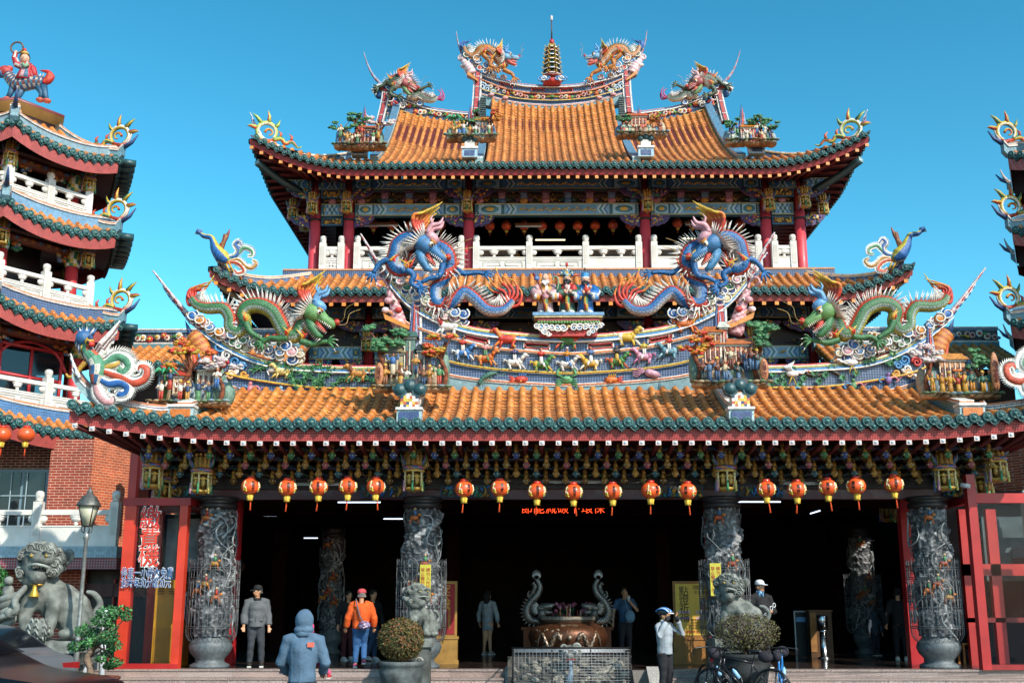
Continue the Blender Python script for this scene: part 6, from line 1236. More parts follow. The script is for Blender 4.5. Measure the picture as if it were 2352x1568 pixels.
diorama('figure scene with palm, moon gate and orange tree, left of the top roof centre', 1025, 1138, 325, 265, 31.6, dict(trees=[(.15, .8, 'g', 'palm'), (.5, 1.0, 'g', 'pine'), (.9, .95, 'a', 'pine')], build=[(.75, .3, .6, .02, 'a8b8c0', 'c88a3c')], figs=7, fh=0.48, spear=(.5, 1.6)), 22, D2)
diorama('figure scene with boatmen before an orange pavilion, right of the top roof centre', 1418, 1530, 318, 265, 31.6, dict(trees=[(.1, .9, 'g', 'pine'), (.88, .95, 'a', 'pine')], build=[(.42, .38, .35, .4, 'c86a3a', 'b8582c')], figs=7, fh=0.40, spear=(.5, 1.6), pal=['c86a5a', '9ab0a0', 'c8b8a0', '8a4a3a']), 23, D2)
diorama('figure scene with bonsai-like pines and orange gate, far right of the top roof', 1668, 1782, 335, 275, 31.2, dict(trees=[(.1, .8, 'g', 'pine'), (.72, 1.15, 'g', 'pine'), (.92, .8, 'g', 'pine')], build=[(.48, .34, .5, .02, 'c8402c', 'c87a2c')], figs=9, fh=0.40, spear=(.4, 1.75)), 24, D2)
# ---------- animals and riders in relief on the front ridge (pieces of the ridge)
def animal(c, c2, s=1.0, rider=None, horn_=False, d=1, mane=None):
    m = MB(); m.ball((0, 0, .16*s), (.17*s, .08*s, .085*s), c, 12, 8); m.ball((d*.12*s, 0, .19*s), (.08*s, .075*s, .09*s), c, 8, 6); m.ball((-d*.12*s, 0, .17*s), (.08*s, .07*s, .085*s), c2, 8, 6)
    m.tube([(d*.15*s, -.01, .22*s), (d*.2*s, -.03, .3*s), (d*.24*s, -.04, .33*s)], [.055*s, .05*s, .045*s], c, 7); m.ball((d*.25*s, -.05, .34*s), (.065*s, .045*s, .05*s), c, 8, 6); m.ball((d*.31*s, -.06, .32*s), (.035*s, .03*s, .03*s), c2, 6, 4)
    if mane: [m.ball((d*(.14+.02*i)*s, -.04, (.22+.03*i)*s), (.05*s, .05*s, .05*s), mane, 6, 4, j=.2) for i in range(5)]
    for i, x in enumerate((-.14, -.1, .1, .15)):
        k = [.06, -.03, .05, .12][i]*d; m.tube([(d*x*s, -.02+.03*(i % 2), .12*s), (d*x*s+k*.5*s, -.03, .06*s), (d*x*s+k*s, -.03, -.02*s)], [.035*s, .026*s, .022*s], [c, c2][i % 2], 6); m.ball((d*x*s+k*s+d*.01, -.04, -.02*s), .024*s, '2a2420', 5, 3)
    m.tube([(-d*.18*s, 0, .2*s), (-d*.25*s, -.02, .24*s), (-d*.27*s, -.02, .14*s)], [.025*s, .03*s, .008*s], c2, 5)
    if horn_: m.cone((d*.24*s, -.05, .38*s), (d*.2*s, -.05, .47*s), .02*s, 'd8a03c', 5)
    if rider: figurine(m, 0, -.04, .16*s, .4*s, rider[0], rider[1], R, rider[2], 1); m.tube([(d*.05*s, -.12*s, .18*s), (d*.08*s, -.13*s, .08*s)], .03*s, rider[1], 5)
    return m
def relief(m, px, py, Y, par, name): link(name, (lambda me: (me.materials.append(MT['ceramic']), me)[1])(m.mesh(name)), par, L(px, py, Y))
for px, py, c, c2, d, mn_ in ((1030, 768, 'e6e2da', 'd8d4cc', -1, 'c83a34'), (1165, 797, 'c83a28', 'd8702c', -1, 'd8843c'), (1306, 800, '4a8a4a', 'c85a3a', -1, 'b8403a'), (1440, 793, 'd8b03c', 'e0d8c0', 1, None), (1575, 762, 'd8702c', 'c8602a', 1, 'd89a3c')): relief(animal(c, c2, 1.15, None, px == 1306, d, mn_), px, py, YR-.04, RG, 'animal_relief')
for i, (px, py, c, c2, rd_, d) in enumerate(((1063, 826, '3f7fc0', 'e0e0dc', ('c8322a', 'e6dcd0', '2a2a30'), 1), (1115, 838, 'd8702c', 'e0a060', ('d89a9a', '5a8a5a', None), 1), (1182, 848, 'e6e2da', 'd0ccc4', ('2f4a7a', 'ece6dc', 'c8a040'), 1), (1243, 852, '4a8a4a', 'd8b03c', ('c8322a', 'e6e2da', None), 1), (1303, 852, 'dcd8d0', 'c8c4bc', ('d8922c', '3f6fa8', 'd8d8d8'), 1), (1357, 849, 'd8a83c', 'e6dcc0', ('3f6fa8', 'ece6dc', None), -1), (1417, 845, '4a8a4a', 'c8602a', ('2a2a34', 'c8a040', '2f5a9a'), 1), (1480, 834, 'd89ab0', 'b86a8a', ('c8b84a', 'ece6dc', '2f5a9a'), -1), (1537, 822, '5a8a9a', '8ab0b8', ('c8322a', 'ece6dc', None), -1))): relief(animal(c, c2, .95, rd_, False, d), px, py, YR-.04, RG, 'rider_relief')
def sea(kind):
    m = MB()
    if kind == 'shrimp':
        m.tube(cr([(.22, 0, .12), (.12, -.02, .1), (0, -.03, .05), (-.1, -.03, -.03), (-.16, -.02, -.14)], 4), lp([.03, .06, .06, .05, .04], 17), '4a7a6a', 8, cols=lambda i, k: ['4a7a6a', '3a6458'][i % 2])
        for i in range(5): m.tube([(.1-.05*i, -.03, .03-.03*i), (.14-.05*i, -.06, -.05-.03*i)], [.012, .006], '6a9a80', 4)
        for s in (-1, 1): m.tube(cr([(.2, -.02, .12), (.32, -.04, .12+.07*s), (.42, -.03, .16+.06*s)], 4), .008, '6a9a80', 4)
    elif kind == 'crab':
        m.ball((0, 0, 0), (.15, .07, .1), '5a9a68', 12, 7); m.ball((0, -.04, .02), (.1, .06, .06), '6aa878', 9, 6)
        for s in (-1, 1):
            for i in range(4): m.tube([(s*.1, 0, -.03*i), (s*.22, -.03, .0-.05*i), (s*.24, -.02, -.08-.05*i)], [.022, .018, .005], '4a8a5a', 5)
            m.tube([(s*.1, -.02, .06), (s*.22, -.04, .12), (s*.18, -.05, .22)], [.03, .03, .035], '5a9a68', 6); m.cone((s*.18, -.05, .22), (s*.12, -.05, .28), .03, '4a8a5a', 5); m.ball((s*.04, -.06, .1), .018, '101010', 5, 4)
    elif kind == 'squid':
        m.tube([(.3, -.02, -.03), (.2, -.03, -.01), (.02, -.03, .04), (-.05, -.03, .06)], [.01, .08, .09, .06], 'c898a8', 10)
        for i in range(5): m.tube(cr([(-.05, -.03, .06), (-.15, -.04, .08+.03*(i-2)), (-.25, -.04, .04+.05*(i-2)), (-.34, -.03, .1+.04*(i-2))], 3), lp([.02, .016, .006], 10), 'b8869a', 4)
    else:
        m.ball((0, -.02, 0), (.16, .06, .075), 'c8402c' if kind == 'fish' else 'd8702c', 12, 8)
        for i in range(5): m.cone((.13 if kind != 'fish' else -.13, -.02, 0), ((.3 if kind != 'fish' else -.3), -.02, -.1+.05*i), .03, 'd84a2c', 4)
        for i in range(4): m.cone((-.05+.04*i, -.02, .06), (-.02+.05*i, -.02, .15), .025, '5a8ac0' if kind == 'fish' else 'd8a03c', 4)
        m.ball((.11 if kind == 'fish' else -.11, -.06, .02), .018, '101010', 5, 4); m.cone((0, -.06, -.03), (-.04, -.08, -.1), .03, 'd8843c', 4)
    return m
for px, py, k in ((1117, 868, 'shrimp'), (1197, 871, 'fish'), (1301, 872, 'crab'), (1403, 872, 'gold'), (1487, 860, 'squid')): relief(sea(k), px, py, YR-.05, RG, 'sea_creature_relief')
def knot(c):
    m = MB(); m.ball((0, -.02, 0), (.08, .05, .1), c, 9, 6); m.ball((0, -.03, .12), (.05, .04, .05), c, 7, 5)
    for s in (-1, 1): m.tube(cr([(0, -.02, 0), (s*.14, -.04, .06), (s*.22, -.03, -.02), (s*.16, -.03, -.06), (s*.3, -.03, .05)], 4), lp([.025, .02, .006], 17), ['5a96c8', 'd8848a'][s > 0], 5)
    return m
for px, py, c in ((645, 903, '8ab0c8'), (780, 907, 'c8322a'), (880, 906, '34507e'), (575, 893, 'd8848a'), (1740, 900, 'c8a03c'), (1845, 896, '8ab0a8'), (1960, 886, '5a8a5a'), (2040, 872, '8a6aa0')): relief(knot(c), px, py, YR, RG, 'charm_relief')
# plants on the wings: bamboo and deer left, pines and cranes right
bb = MB()
for P in ([(585, 850), (620, 838), (650, 842), (670, 862), (680, 880)], [(655, 840), (690, 848), (720, 870), (740, 885)], [(700, 850), (730, 842), (765, 852)], [(690, 888), (700, 865), (712, 850)], [(725, 888), (735, 868), (752, 858)], [(770, 880), (800, 868), (850, 872), (885, 880)], [(800, 870), (830, 860), (850, 852)]):
    Q = cr([L(a, b, YR-.0) for a, b in P], 5); bb.tube(Q, .03, '5a8a5a', 6, cols=lambda i, k: '6a9a68' if i % 3 else '3f6a48')
    for q in Q[::2]:
        for i in range(7): a = R.uniform(0, 2*PI); bb.cone(q, q+Vector((.16*cos(a), -.05-R.random()*.06, .12*sin(a))), .025, R.choice(['3f7a4c', '4a8a5a', '2f6a4a', '5a9a68']), 4, .003)
bb.obj('bamboo_relief', 'ceramic', RG)
relief(animal('d8c078', 'c8a850', .9, None, False, -1, None), 648, 868, YR-.02, RG, 'animal_relief'); relief(animal('c8883c', 'b8742c', 1.0, None, False, -1, '6a3a1c'), 822, 874, YR-.02, RG, 'animal_relief'); relief(animal('e6e2da', '34507e', .8, None, False, 1, None), 625, 862, YR+.02, RG, 'animal_relief')
pr = MB()
for P in ([(2060, 800), (2000, 818), (1950, 830)], [(1930, 862), (1905, 850), (1880, 862), (1850, 858)], [(1790, 870), (1820, 850)]):
    Q = cr([L(a, b, YR) for a, b in P], 6); pr.tube(Q, .035, '4a3a34', 6, cols=lambda i, k: '5a4a40' if (i+k) % 2 else '3a2e2a')
for px, py in [(2050, 812), (2020, 808), (2035, 830), (2005, 826), (2045, 835), (1990, 832), (1960, 812), (1940, 835), (1910, 845), (1895, 862), (1870, 858), (1880, 876), (1845, 870), (1820, 848), (1800, 866), (1785, 876), (1775, 860), (1770, 882), (1835, 885), (1800, 884), (2060, 822), (1965, 858), (1935, 868)]:
    o = L(px, py, YR)
    for i in range(16): a = PI*2*i/16; pr.cone(o, o+Vector((.1*cos(a), -.06, .1*sin(a))), .022, ['3f7a5a', '5a9a7a', '2f5a48', '6aa86a'][i % 4], 3, .002)
pr.obj('pine_relief', 'ceramic', RG)
def crane(d):
    m = MB(); m.ball((0, -.02, 0), (.15, .06, .08), 'e6e4e0', 10, 7); m.tube(cr([(d*.1, -.03, .04), (d*.22, -.04, .0), (d*.28, -.04, .06), (d*.34, -.04, .05)], 4), lp([.04, .025, .025, .03], 13), 'e6e4e0', 6); m.cone((d*.35, -.04, .05), (d*.44, -.04, .02), .018, 'd8a03c', 4); m.ball((d*.34, -.05, .075), .02, 'c8322a', 5, 4)
    for i in range(7): m.tube([(0, -.03, .03), (-d*(.05+.02*i), -.05, .14), (-d*(-.05+.045*i), -.05, .28-.02*i)], [.04, .035, .006], ['e6e4e0', 'd0d0d0'][i % 2], 5)
    for s in (0, 1): m.tube([(-d*.02, -.02, -.06), (-d*(.06-.1*s), -.03, -.16), (-d*(.1-.16*s), -.03, -.26)], .012, 'd8b83c', 4)
    return m
relief(crane(1), 1820, 858, YR-.05, RG, 'crane_relief'); relief(crane(-1), 1955, 832, YR-.05, RG, 'crane_relief')
# ---------- paper lanterns
def lantern_mesh(s=1.08, gold=True, name='lantern'):
    m = MB(); r = .175*s; prof = []; n = 20
    for i in range(n+1): th = .16*PI+.68*PI*i/n; prof.append((r*sin(th)*(1+.012*(i % 2)), -r*.92*cos(th)))
    m.lathe(prof, (0, 0, 0), 'e65a28', 24, cols=lambda i, k: 'e0501e' if i % 2 else 'ea6230'); z = prof[-1][1]
    m.lathe([(r*.42, z-.01), (r*.44, z+.04*s), (r*.3, z+.05*s)], (0, 0, 0), 'c0301c', 14); m.tube([(0, 0, z+.04*s), (0, 0, z+.12*s)], .006, '3a2a20', 4); return m, prof[0][1], r
LM, LZ, LR = lantern_mesh()
def tassel(s=1):
    m = MB(); m.lathe([(.05*s, LZ*s), (.075*s, LZ*s-.03*s), (.06*s, LZ*s-.1*s), (.065*s, LZ*s-.13*s)], (0, 0, 0), 'd8b43c', 12, cols=lambda i, k: 'e0c04a' if k % 2 else 'c89a2c'); return m
lm, tm_ = LM.mesh('lantern'), tassel().mesh('lantern_foot'); lm.materials.append(MT['lantern']); tm_.materials.append(MT['cloth'])
tp_ = MB(); tp_.tube([(0, 0, LZ-.12), (.005, 0, LZ-.2), (0, 0, LZ-.33)], [.014, .012, .02], 'e0501e', 6); tpm = tp_.mesh('tassel'); tpm.materials.append(MT['cloth'])
gd = MB()
for s in (-1, 1):
    for i in range(16): a, z = -PI/2+s*R.uniform(.75, 1.15), R.uniform(-.1, .09); q = math.sqrt(max(.001, LR**2-(z/.92)**2)); gd.ball((q*cos(a), q*sin(a), z), (.018, .018, .022), R.choice(['d8c04a', 'e0d8b0', '6a8a3a', 'e0d8d0', 'c8a03c']), 6, 4)
gdm = gd.mesh('gilt_flowers'); gdm.materials.append(MT['paint'])
def curved_text(txt, h, col):
    o = text(list(txt), h, col, 'lettering', 'paint', None, (0, 0, 0), vertical=True, ext=.003, bold=.002, gap=.72); me = o.data; bpy.data.objects.remove(o)
    for v in me.vertices:
        x, z, e = v.co.x, v.co.y, v.co.z; q = math.sqrt(max(1e-4, LR**2-(z/.92)**2)); a = x/LR; v.co = (q*sin(a)*1.0, -(q*cos(a)+.004+e), z)
    return me
tx1, tx2 = curved_text('南天宮', .075, '2a1410'), curved_text('關聖帝君', .066, '2a1410')
LN = [(575, 1117), (660, 1120), (732, 1119), (799, 1117), (863, 1117), (1066, 1123), (1148, 1121), (1233, 1128), (1317, 1130), (1407, 1129), (1494, 1126), (1579, 1128), (1760, 1123), (1830, 1124), (1901, 1119), (1967, 1116), (2053, 1112)]
for i, (px, py) in enumerate(LN):
    where = 'left bay' if i < 5 else 'middle bay' if i < 12 else 'right bay'; k = i if i < 5 else i-5 if i < 12 else i-12
    t = thing('paper_lantern', 'round red lantern with yellow foot under the front eave, %s, %s from the left' % (where, ['first', 'second', 'third', 'fourth', 'fifth', 'sixth', 'seventh'][k]), 'lantern', W(px, py, 23.25), R.uniform(-.7, .7) if i not in (7, 8, 9) else .1, 'lanterns hanging under the front eave')
    link('shade', lm, t); f = link('foot', tm_, t); link('tassel', tpm, t).rotation_euler = (R.uniform(-.05, .05), R.uniform(-.12, .12), 0); link('gilt_flowers', gdm, t); link('lettering', tx1 if i in (5, 6, 10, 11, 13, 14, 15) else tx2, t)
w_ = MB()
for a, b in zip(LN, LN[1:]):
    if b[0]-a[0] < 150: p, q = W(a[0], a[1]-22, 23.25), W(b[0], b[1]-22, 23.25); w_.tube([p, (p+q)/2+Vector((0, 0, -.03)), q], .006, '1a1614', 4)
tag(w_.obj('lantern_wire', 'plastic', None), 'thin black wire carrying the front row of lanterns', 'wire')
ul = MB(); s2 = .85; ul.merge(lantern_mesh(.9)[0]); ulm = ul.mesh('lantern'); ulm.materials.append(MT['lantern'])
ut = MB(); ut.lathe([(.05, -.155), (.06, -.18), (.045, -.22)], (0, 0, 0), 'c89a3c', 10); ut.tube([(0, 0, -.22), (0, 0, -.32)], .01, 'b8401e', 5); utm = ut.mesh('foot'); utm.materials.append(MT['cloth'])
UL = [(858, 516), (901, 517), (941, 518), (979, 518), (1012, 517), (1125, 519), (1163, 519), (1204, 519), (1245, 519), (1286, 519), (1327, 519), (1367, 518), (1408, 517), (1448, 517), (1556, 513), (1590, 513), (1630, 514), (1664, 513), (1700, 514)]
for i, (px, py) in enumerate(UL):
    k = i if i < 5 else i-5 if i < 14 else i-14; t = thing('paper_lantern', 'dim red lantern in the upper balcony, %s bay, number %s from the left' % ('left' if i < 5 else 'middle' if i < 14 else 'right', ['one', 'two', 'three', 'four', 'five', 'six', 'seven', 'eight', 'nine'][k]), 'lantern', W(px, py, 33.8), 0, 'lanterns in the upper balcony'); link('shade', ulm, t); link('foot', utm, t)
for i, (px, py, Y) in enumerate(((843, 822, 33.6), (880, 825, 33.6), (1716, 822, 33.6), (1745, 822, 33.6), (660, 822, 33.6))):
    t = thing('paper_lantern', 'dim red lantern half hidden behind the front ridge, %s' % ['beside the left camera-crew scene', 'just left of the skyscraper scene', 'beside the brick palace scene', 'behind the right wing dragon', 'below the left green dragon'][i], 'lantern', W(px, py, Y), 0, 'lanterns of the lower main hall'); link('shade', ulm, t); link('foot', utm, t)
for i, (px, py) in enumerate(((5, 998), (60, 998))):
    t = thing('paper_lantern', 'red lantern with yellow foot under the bell tower eave, %s' % ['at the frame edge', 'right one before window'][i], 'lantern', W(px, py, 25.2), 0, 'lanterns under the bell tower'); link('shade', lm, t); link('foot', tm_, t); link('tassel', tpm, t)
# ================= people
def hand(m, w, d, side, s=1.0, curl=.35):               # palm, four bent fingers and a thumb; d = pointing direction
    w = Vector(w); d = Vector(d).normalized(); n = Vector((0, -1, 0)); n = (n-d*n.dot(d)); n = n.normalized() if n.length > .1 else Vector((1, 0, 0)); l = d.cross(n).normalized()
    m.tube([w, w+d*.05*s, w+d*.09*s], [.024*s, .036*s, .034*s], 'skin', 8, flat=.6)
    for i, k in enumerate((.062, .075, .07, .055)):
        b = w+d*.085*s+l*(i-1.5)*.019*s; e1 = b+(d*cos(curl)+n*sin(curl))*k*.55*s; m.tube([b, e1, e1+(d*cos(curl*2.4)+n*sin(curl*2.4))*k*.5*s], [.0105*s, .0095*s, .008*s], 'skin', 6)
    t = w+d*.03*s+l*side*.03*s; m.tube([t, t+(d*.7+l*side*.8+n*.3).normalized()*.035*s, t+(d+l*side*.5+n*.5).normalized()*.065*s], [.013*s, .012*s, .009*s], 'skin', 6)
STD = dict(el=(.17, 0, .625), er=(.17, 0, .625), hl=(.175, -.03, .49), hr=(.175, -.03, .49), kl=(.055, -.01, .28), kr=(.055, -.01, .28), al=(.06, .01, .045), ar=(.06, .01, .045))
def person(label, loc, rz, h, top, legs, shoes, pose={}, hair='1a1412', hat=None, head_turn=0, head_tilt=0, vox=.015, skirt=None, hood=False, bare_legs=False, extra=None, group=None, bulk=1.0, lean=0, sleeves=True, hairlen=0, seat=None):
    P = dict(STD); P.update(pose); t = thing('person', label, 'person', loc, rz, group); V = lambda p, s=1: Vector((p[0]*s*h, p[1]*h, p[2]*h))
    J = {k: V(v, -1 if k[1] == 'l' else 1) for k, v in P.items() if isinstance(v, tuple)}
    dz = Vector((0, 0, seat*h if seat else 0)); pel = Vector((0, 0, .52*h))-dz; ch = Vector((0, lean*.6*h, .72*h))-dz; nk = Vector((0, lean*h, .83*h))-dz; hc = nk+Vector((0, -.012*h+lean*.1*h, .09*h))
    SL = {'l': Vector((-.108*h, lean*.9*h, .795*h))-dz, 'r': Vector((.108*h, lean*.9*h, .795*h))-dz}; HP = {'l': Vector((-.05*h, 0, .5*h))-dz, 'r': Vector((.05*h, 0, .5*h))-dz}
    hm = Euler((head_tilt, 0, head_turn)).to_matrix(); HH = lambda x, y, z: hc+hm@Vector((x*h, y*h, z*h))
    b = MB()
    b.tube([pel-Vector((0, 0, .03*h)), pel+Vector((0, 0, .06*h)), ch, nk-Vector((0, 0, .03*h))], [.075*h, .07*h, .085*h, .05*h], 'skin', 14); b.tube([nk-Vector((0, 0, .04*h)), nk+Vector((0, 0, .05*h))], .033*h, 'skin', 10)
    b.ball(HH(0, .004, .012), (.047*h, .056*h, .064*h), 'skin', 16, 12, (head_tilt, 0, head_turn)); b.ball(HH(0, -.012, -.026), (.036*h, .038*h, .036*h), 'skin', 12, 8, (head_tilt, 0, head_turn))
    b.tube([HH(0, -.048, .012), HH(0, -.062, -.004), HH(0, -.05, -.01)], [.008*h, .011*h, .01*h], 'skin', 7)
    for s in (-1, 1): b.ball(HH(s*.048, .005, 0), (.007*h, .013*h, .019*h), 'skin', 7, 6)
    for k in 'lr':
        b.tube([SL[k]-Vector((SL[k].x*.4, 0, 0)), SL[k], J['e'+k], J['h'+k]], [.04*h, .034*h, .026*h, .018*h], 'skin', 10); hand(b, J['h'+k], J['h'+k]-J['e'+k] if not P.get('hd'+k) else P['hd'+k], -1 if k == 'r' else 1, h/1.7, P.get('curl', .35))
        b.tube([HP[k], J['k'+k], J['a'+k]], [.056*h, .036*h, .024*h], 'skin', 10); b.tube([J['a'+k], J['a'+k]+Vector((0, -.06*h, -.025*h)), J['a'+k]+Vector((0, -.1*h, -.03*h))], [.026*h, .022*h, .014*h], 'skin', 8)
    body = fuse(b, vox, 'body', 'skin', 'skin', t, smooth=2)
    f = MB()
    for s in (-1, 1): f.ball(HH(s*.02, -.0455, .014), (.008*h, .005*h, .0045*h), 'e8e0d8', 7, 5); f.ball(HH(s*.02, -.0495, .014), (.004*h, .003*h, .004*h), '1a1210', 6, 4); f.ball(HH(s*.02, -.049, .026), (.012*h, .004*h, .003*h), hair or '1a1412', 6, 4, (0, 0, head_turn))
    f.ball(HH(0, -.049, -.027), (.016*h, .005*h, .004*h), '8a4a40', 7, 4); f.obj('face', 'skin', body)
    B = bulk; j = MB()
    j.tube([pel-Vector((0, 0, .03*h)), pel+Vector((0, 0, .08*h)), ch+Vector((0, 0, .0)), ch+Vector((0, 0, .06*h)), nk-Vector((0, 0, .012*h))], [.094*h*B, .092*h*B, .104*h*B, .09*h*B, .045*h], top, 16)
    for k in 'lr':
        m_ = J['e'+k].lerp(J['h'+k], .85 if sleeves else .0); pts = [SL[k]-Vector((SL[k].x*.6, 0, -.005*h)), SL[k], J['e'+k], m_] if sleeves else [SL[k]-Vector((SL[k].x*.6, 0, 0)), SL[k], SL[k].lerp(J['e'+k], .7)]
        j.tube(pts, [.06*h, .05*h*B, .041*h*B, .034*h*B][:len(pts)], top, 12)
    fuse(j, vox*1.05, 'top', top, 'cloth', t, smooth=2, noise=.016, ns=8)
    if legs:
        q = MB(); q.ball(pel-Vector((0, 0, .02*h)), (.088*h, .07*h, .06*h), legs, 12, 8)
        for k in 'lr': q.tube([HP[k], J['k'+k], J['a'+k]+Vector((0, 0, .01*h))], [.066*h, .046*h, .036*h], legs, 12)
        fuse(q, vox*1.05, 'trousers', legs, 'cloth', t, smooth=2, noise=.012, ns=9)
    if skirt: q = MB(); q.lathe([(.1*h, -.14*h), (.075*h, .0), (.07*h, .04*h)], pel, skirt, 24, sy=.8, cols=lambda i, k: skirt); q.obj('skirt', 'cloth', t)
    for k in 'lr':
        q = MB(); a = J['a'+k]; q.tube([a+Vector((0, .025*h, -.02*h)), a+Vector((0, -.03*h, -.015*h)), a+Vector((0, -.08*h, -.025*h)), a+Vector((0, -.105*h, -.032*h))], [.027*h, .03*h, .026*h, .015*h], shoes, 10); q.box(a+Vector((0, -.038*h, -.038*h)), (.05*h, .145*h, .014*h), 'd0ccc4'); q.obj('shoe', 'cloth', t)
    if hood:
        q = MB(); q.ball(HH(0, .012, .015), (.07*h, .078*h, .086*h), top, 16, 10); q.ball(HH(0, .02, -.05), (.078*h, .07*h, .04*h), top, 14, 8); fuse(q, .014, 'hood', top, 'cloth', t, smooth=3, noise=.006, ns=12)
        q = MB(); q.lathe([(.055*h, -.01*h), (.066*h, .0), (.066*h, .025*h), (.055*h, .035*h)], nk-Vector((0, -.005*h, .0)), top, 18); q.obj('collar', 'cloth', t)
    elif hair:
        q = MB(); q.ball(HH(0, .012, .024), (.054*h, .058*h, .06*h), hair, 14, 9, (head_tilt, 0, head_turn)); 
        if hairlen: q.tube([HH(0, .035, .02), HH(0, .05, -.06), HH(0, .05, -hairlen)], [.055*h, .055*h, .04*h], hair, 10)
        if hairlen == 0: 
            for i in range(14): a = PI*(i/13); q.ball(HH(.045*cos(a), .02+.03*sin(a), -.012), .016*h, hair, 6, 4)
        q.obj('hair', 'cloth', t)
    if hat:
        q = MB(); c, kind = hat
        if kind == 'cap': q.lathe([(.056*h, 0), (.058*h, .02*h), (.05*h, .045*h), (.03*h, .06*h), (.001, .064*h)], HH(0, .006, .026), c, 16, sy=1.08); q.ball(HH(0, -.068, .03), (.045*h, .042*h, .007*h), c, 12, 5, (head_tilt+.12, 0, head_turn))
        if kind == 'back': q.lathe([(.058*h, 0), (.06*h, .02*h), (.052*h, .045*h), (.03*h, .06*h), (.001, .064*h)], HH(0, .006, .026), c, 16, sy=1.08); q.ball(HH(0, .06, .034), (.03*h, .006*h, .014*h), '7a3a34', 8, 5)
        if kind == 'helmet':
            q.ball(HH(0, .012, .04), (.064*h, .088*h, .05*h), '20242c', 16, 9, (head_tilt, 0, head_turn))
            for i in range(-3, 4): q.tube(cr([HH(.016*i, -.07, .045), HH(.018*i, -.02, .088-.004*abs(i)), HH(.018*i, .05, .086-.004*abs(i)), HH(.012*i, .098, .05)], 4), .0085*h, ['3f86c8', 'e8e8ea', '2f6fb0'][i % 3], 5)
            q.ball(HH(0, -.085, .03), (.05*h, .035*h, .008*h), 'e0e0e2', 10, 5, (.1, 0, head_turn))
        q.obj('helmet' if kind == 'helmet' else 'cap', 'plastic' if kind == 'helmet' else 'cloth', t)
    if extra: extra(t, h, J, HH, nk, ch, pel)
    return t
def on(px, py, Y, z=None): p = W(px, py, Y); return (p.x, Y, p.z if z is None else z)
def oldman(t, h, J, HH, nk, ch, pel):
    q = MB(); q.tube([pel+Vector((-.01*h, -.098*h, -.03*h)), ch+Vector((-.01*h, -.11*h, 0)), nk+Vector((0, -.055*h, -.03*h))], .006, 'b0b0b0', 4); q.obj('zip', 'steel', t)
    q = MB(); q.lathe([(.05*h, 0), (.048*h, .03*h)], nk-Vector((0, 0, .015*h)), '1a1a1c', 16); q.obj('collar', 'cloth', t)
    q = MB()
    for s in (-1, 1): q.ball(pel+Vector((s*.055*h, -.085*h, .05*h)), (.035*h, .016*h, .02*h), '55585a', 8, 5)
    q.obj('pocket_flap', 'cloth', t)
person('elderly man in grey quilted jacket and black cap, glancing aside beside a carved column', on(583, 1530, 24.75, PZ), .25, 1.68, '5c5f62', '34383e', '221e1c', dict(el=(.15, .0, .63), er=(.15, .01, .625), hl=(.15, -.05, .5), hr=(.16, -.04, .49), kl=(.05, -.02, .28), kr=(.075, .0, .28), ar=(.09, .02, .045)), '4a4846', ('191a1c', 'cap'), -.95, .12, .014, extra=oldman, bulk=1.14)
def orange(t, h, J, HH, nk, ch, pel):
    q = MB(); q.tube(cr([nk+Vector((-.06*h, .02*h, .0)), ch+Vector((-.02*h, -.118*h, .0)), pel+Vector((.05*h, -.115*h, .06*h)), pel+Vector((.1*h, -.09*h, .0))], 5), .012, '6a6068', 5, flat=.5); q.obj('bag_strap', 'cloth', t)
    q = MB(); q.ball(pel+Vector((.055*h, -.125*h, -.015*h)), (.075*h, .03*h, .05*h), '8a7a98', 14, 8)
    for i in range(9): q.ball(pel+Vector((R.uniform(0, .1)*h, -.15*h, R.uniform(-.05, .02)*h)), (.02*h, .006*h, .012*h), R.choice(['c8c0d0', '5a4a70', 'd8d0d8', '7a3a50']), 6, 4)
    q.obj('shoulder_bag', 'cloth', t)
    q = MB()
    for i in range(26): a = R.uniform(0, 2*PI); q.ball(HH(.058*cos(a), .005+.055*abs(sin(a)), R.uniform(-.045, .02)), .017*h, R.choice(['8a8682', '6a6662', 'a8a4a0']), 6, 5, j=.2)
    q.obj('curls', 'cloth', t)
    q = MB()
    for i in range(9):
        for k in range(6): q.box(pel+Vector(((i-4)*.022*h, -.104*h-.012*h*cos((i-4)*.35), .02*h+k*.035*h)), (.003, .003, .04*h), 'b84a14', ry=.7 if (i+k) % 2 else -.7)
# back view: the figure faces away, so its front is built towards +y by turning it about
person('woman in orange quilted jacket, red cap and jeans walking in with a shoulder bag', on(826, 1528, 24.6, PZ), PI+.15, 1.6, 'd8581a', '2f5a8a', 'a84a6a', dict(kl=(.05, -.06, .29), al=(.05, .08, .09), kr=(.05, -.03, .28), hl=(.17, -.05, .5), hr=(.19, -.06, .5)), '7a7672', ('c04a50', 'back'), .1, 0, .014, extra=None, bulk=1.2)
p_ = on(826, 1528, 24.6, PZ); ob = MB(); hh = 1.6
tb = thing('shoulder_bag', 'purple patterned shoulder bag on grey strap worn by the woman in orange', 'bag', (p_[0]+.1, p_[1]-.2, p_[2]+.86))
q = MB(); q.ball((0, 0, 0), (.13, .06, .09), '8a7a98', 14, 8)
for i in range(14): q.ball((R.uniform(-.1, .1), -.055, R.uniform(-.06, .06)), (.03, .012, .02), R.choice(['c8c0d0', '5a4a70', 'd8d0d8', '7a3a50']), 6, 4)
q.obj('pouch', 'cloth', tb); q = MB(); q.tube(cr([(-.2, .08, .54), (-.17, -.0, .45), (-.1, -.02, .2), (-.02, -.0, .06)], 5), .016, '6a6068', 6, flat=.6); q.obj('strap', 'cloth', tb)
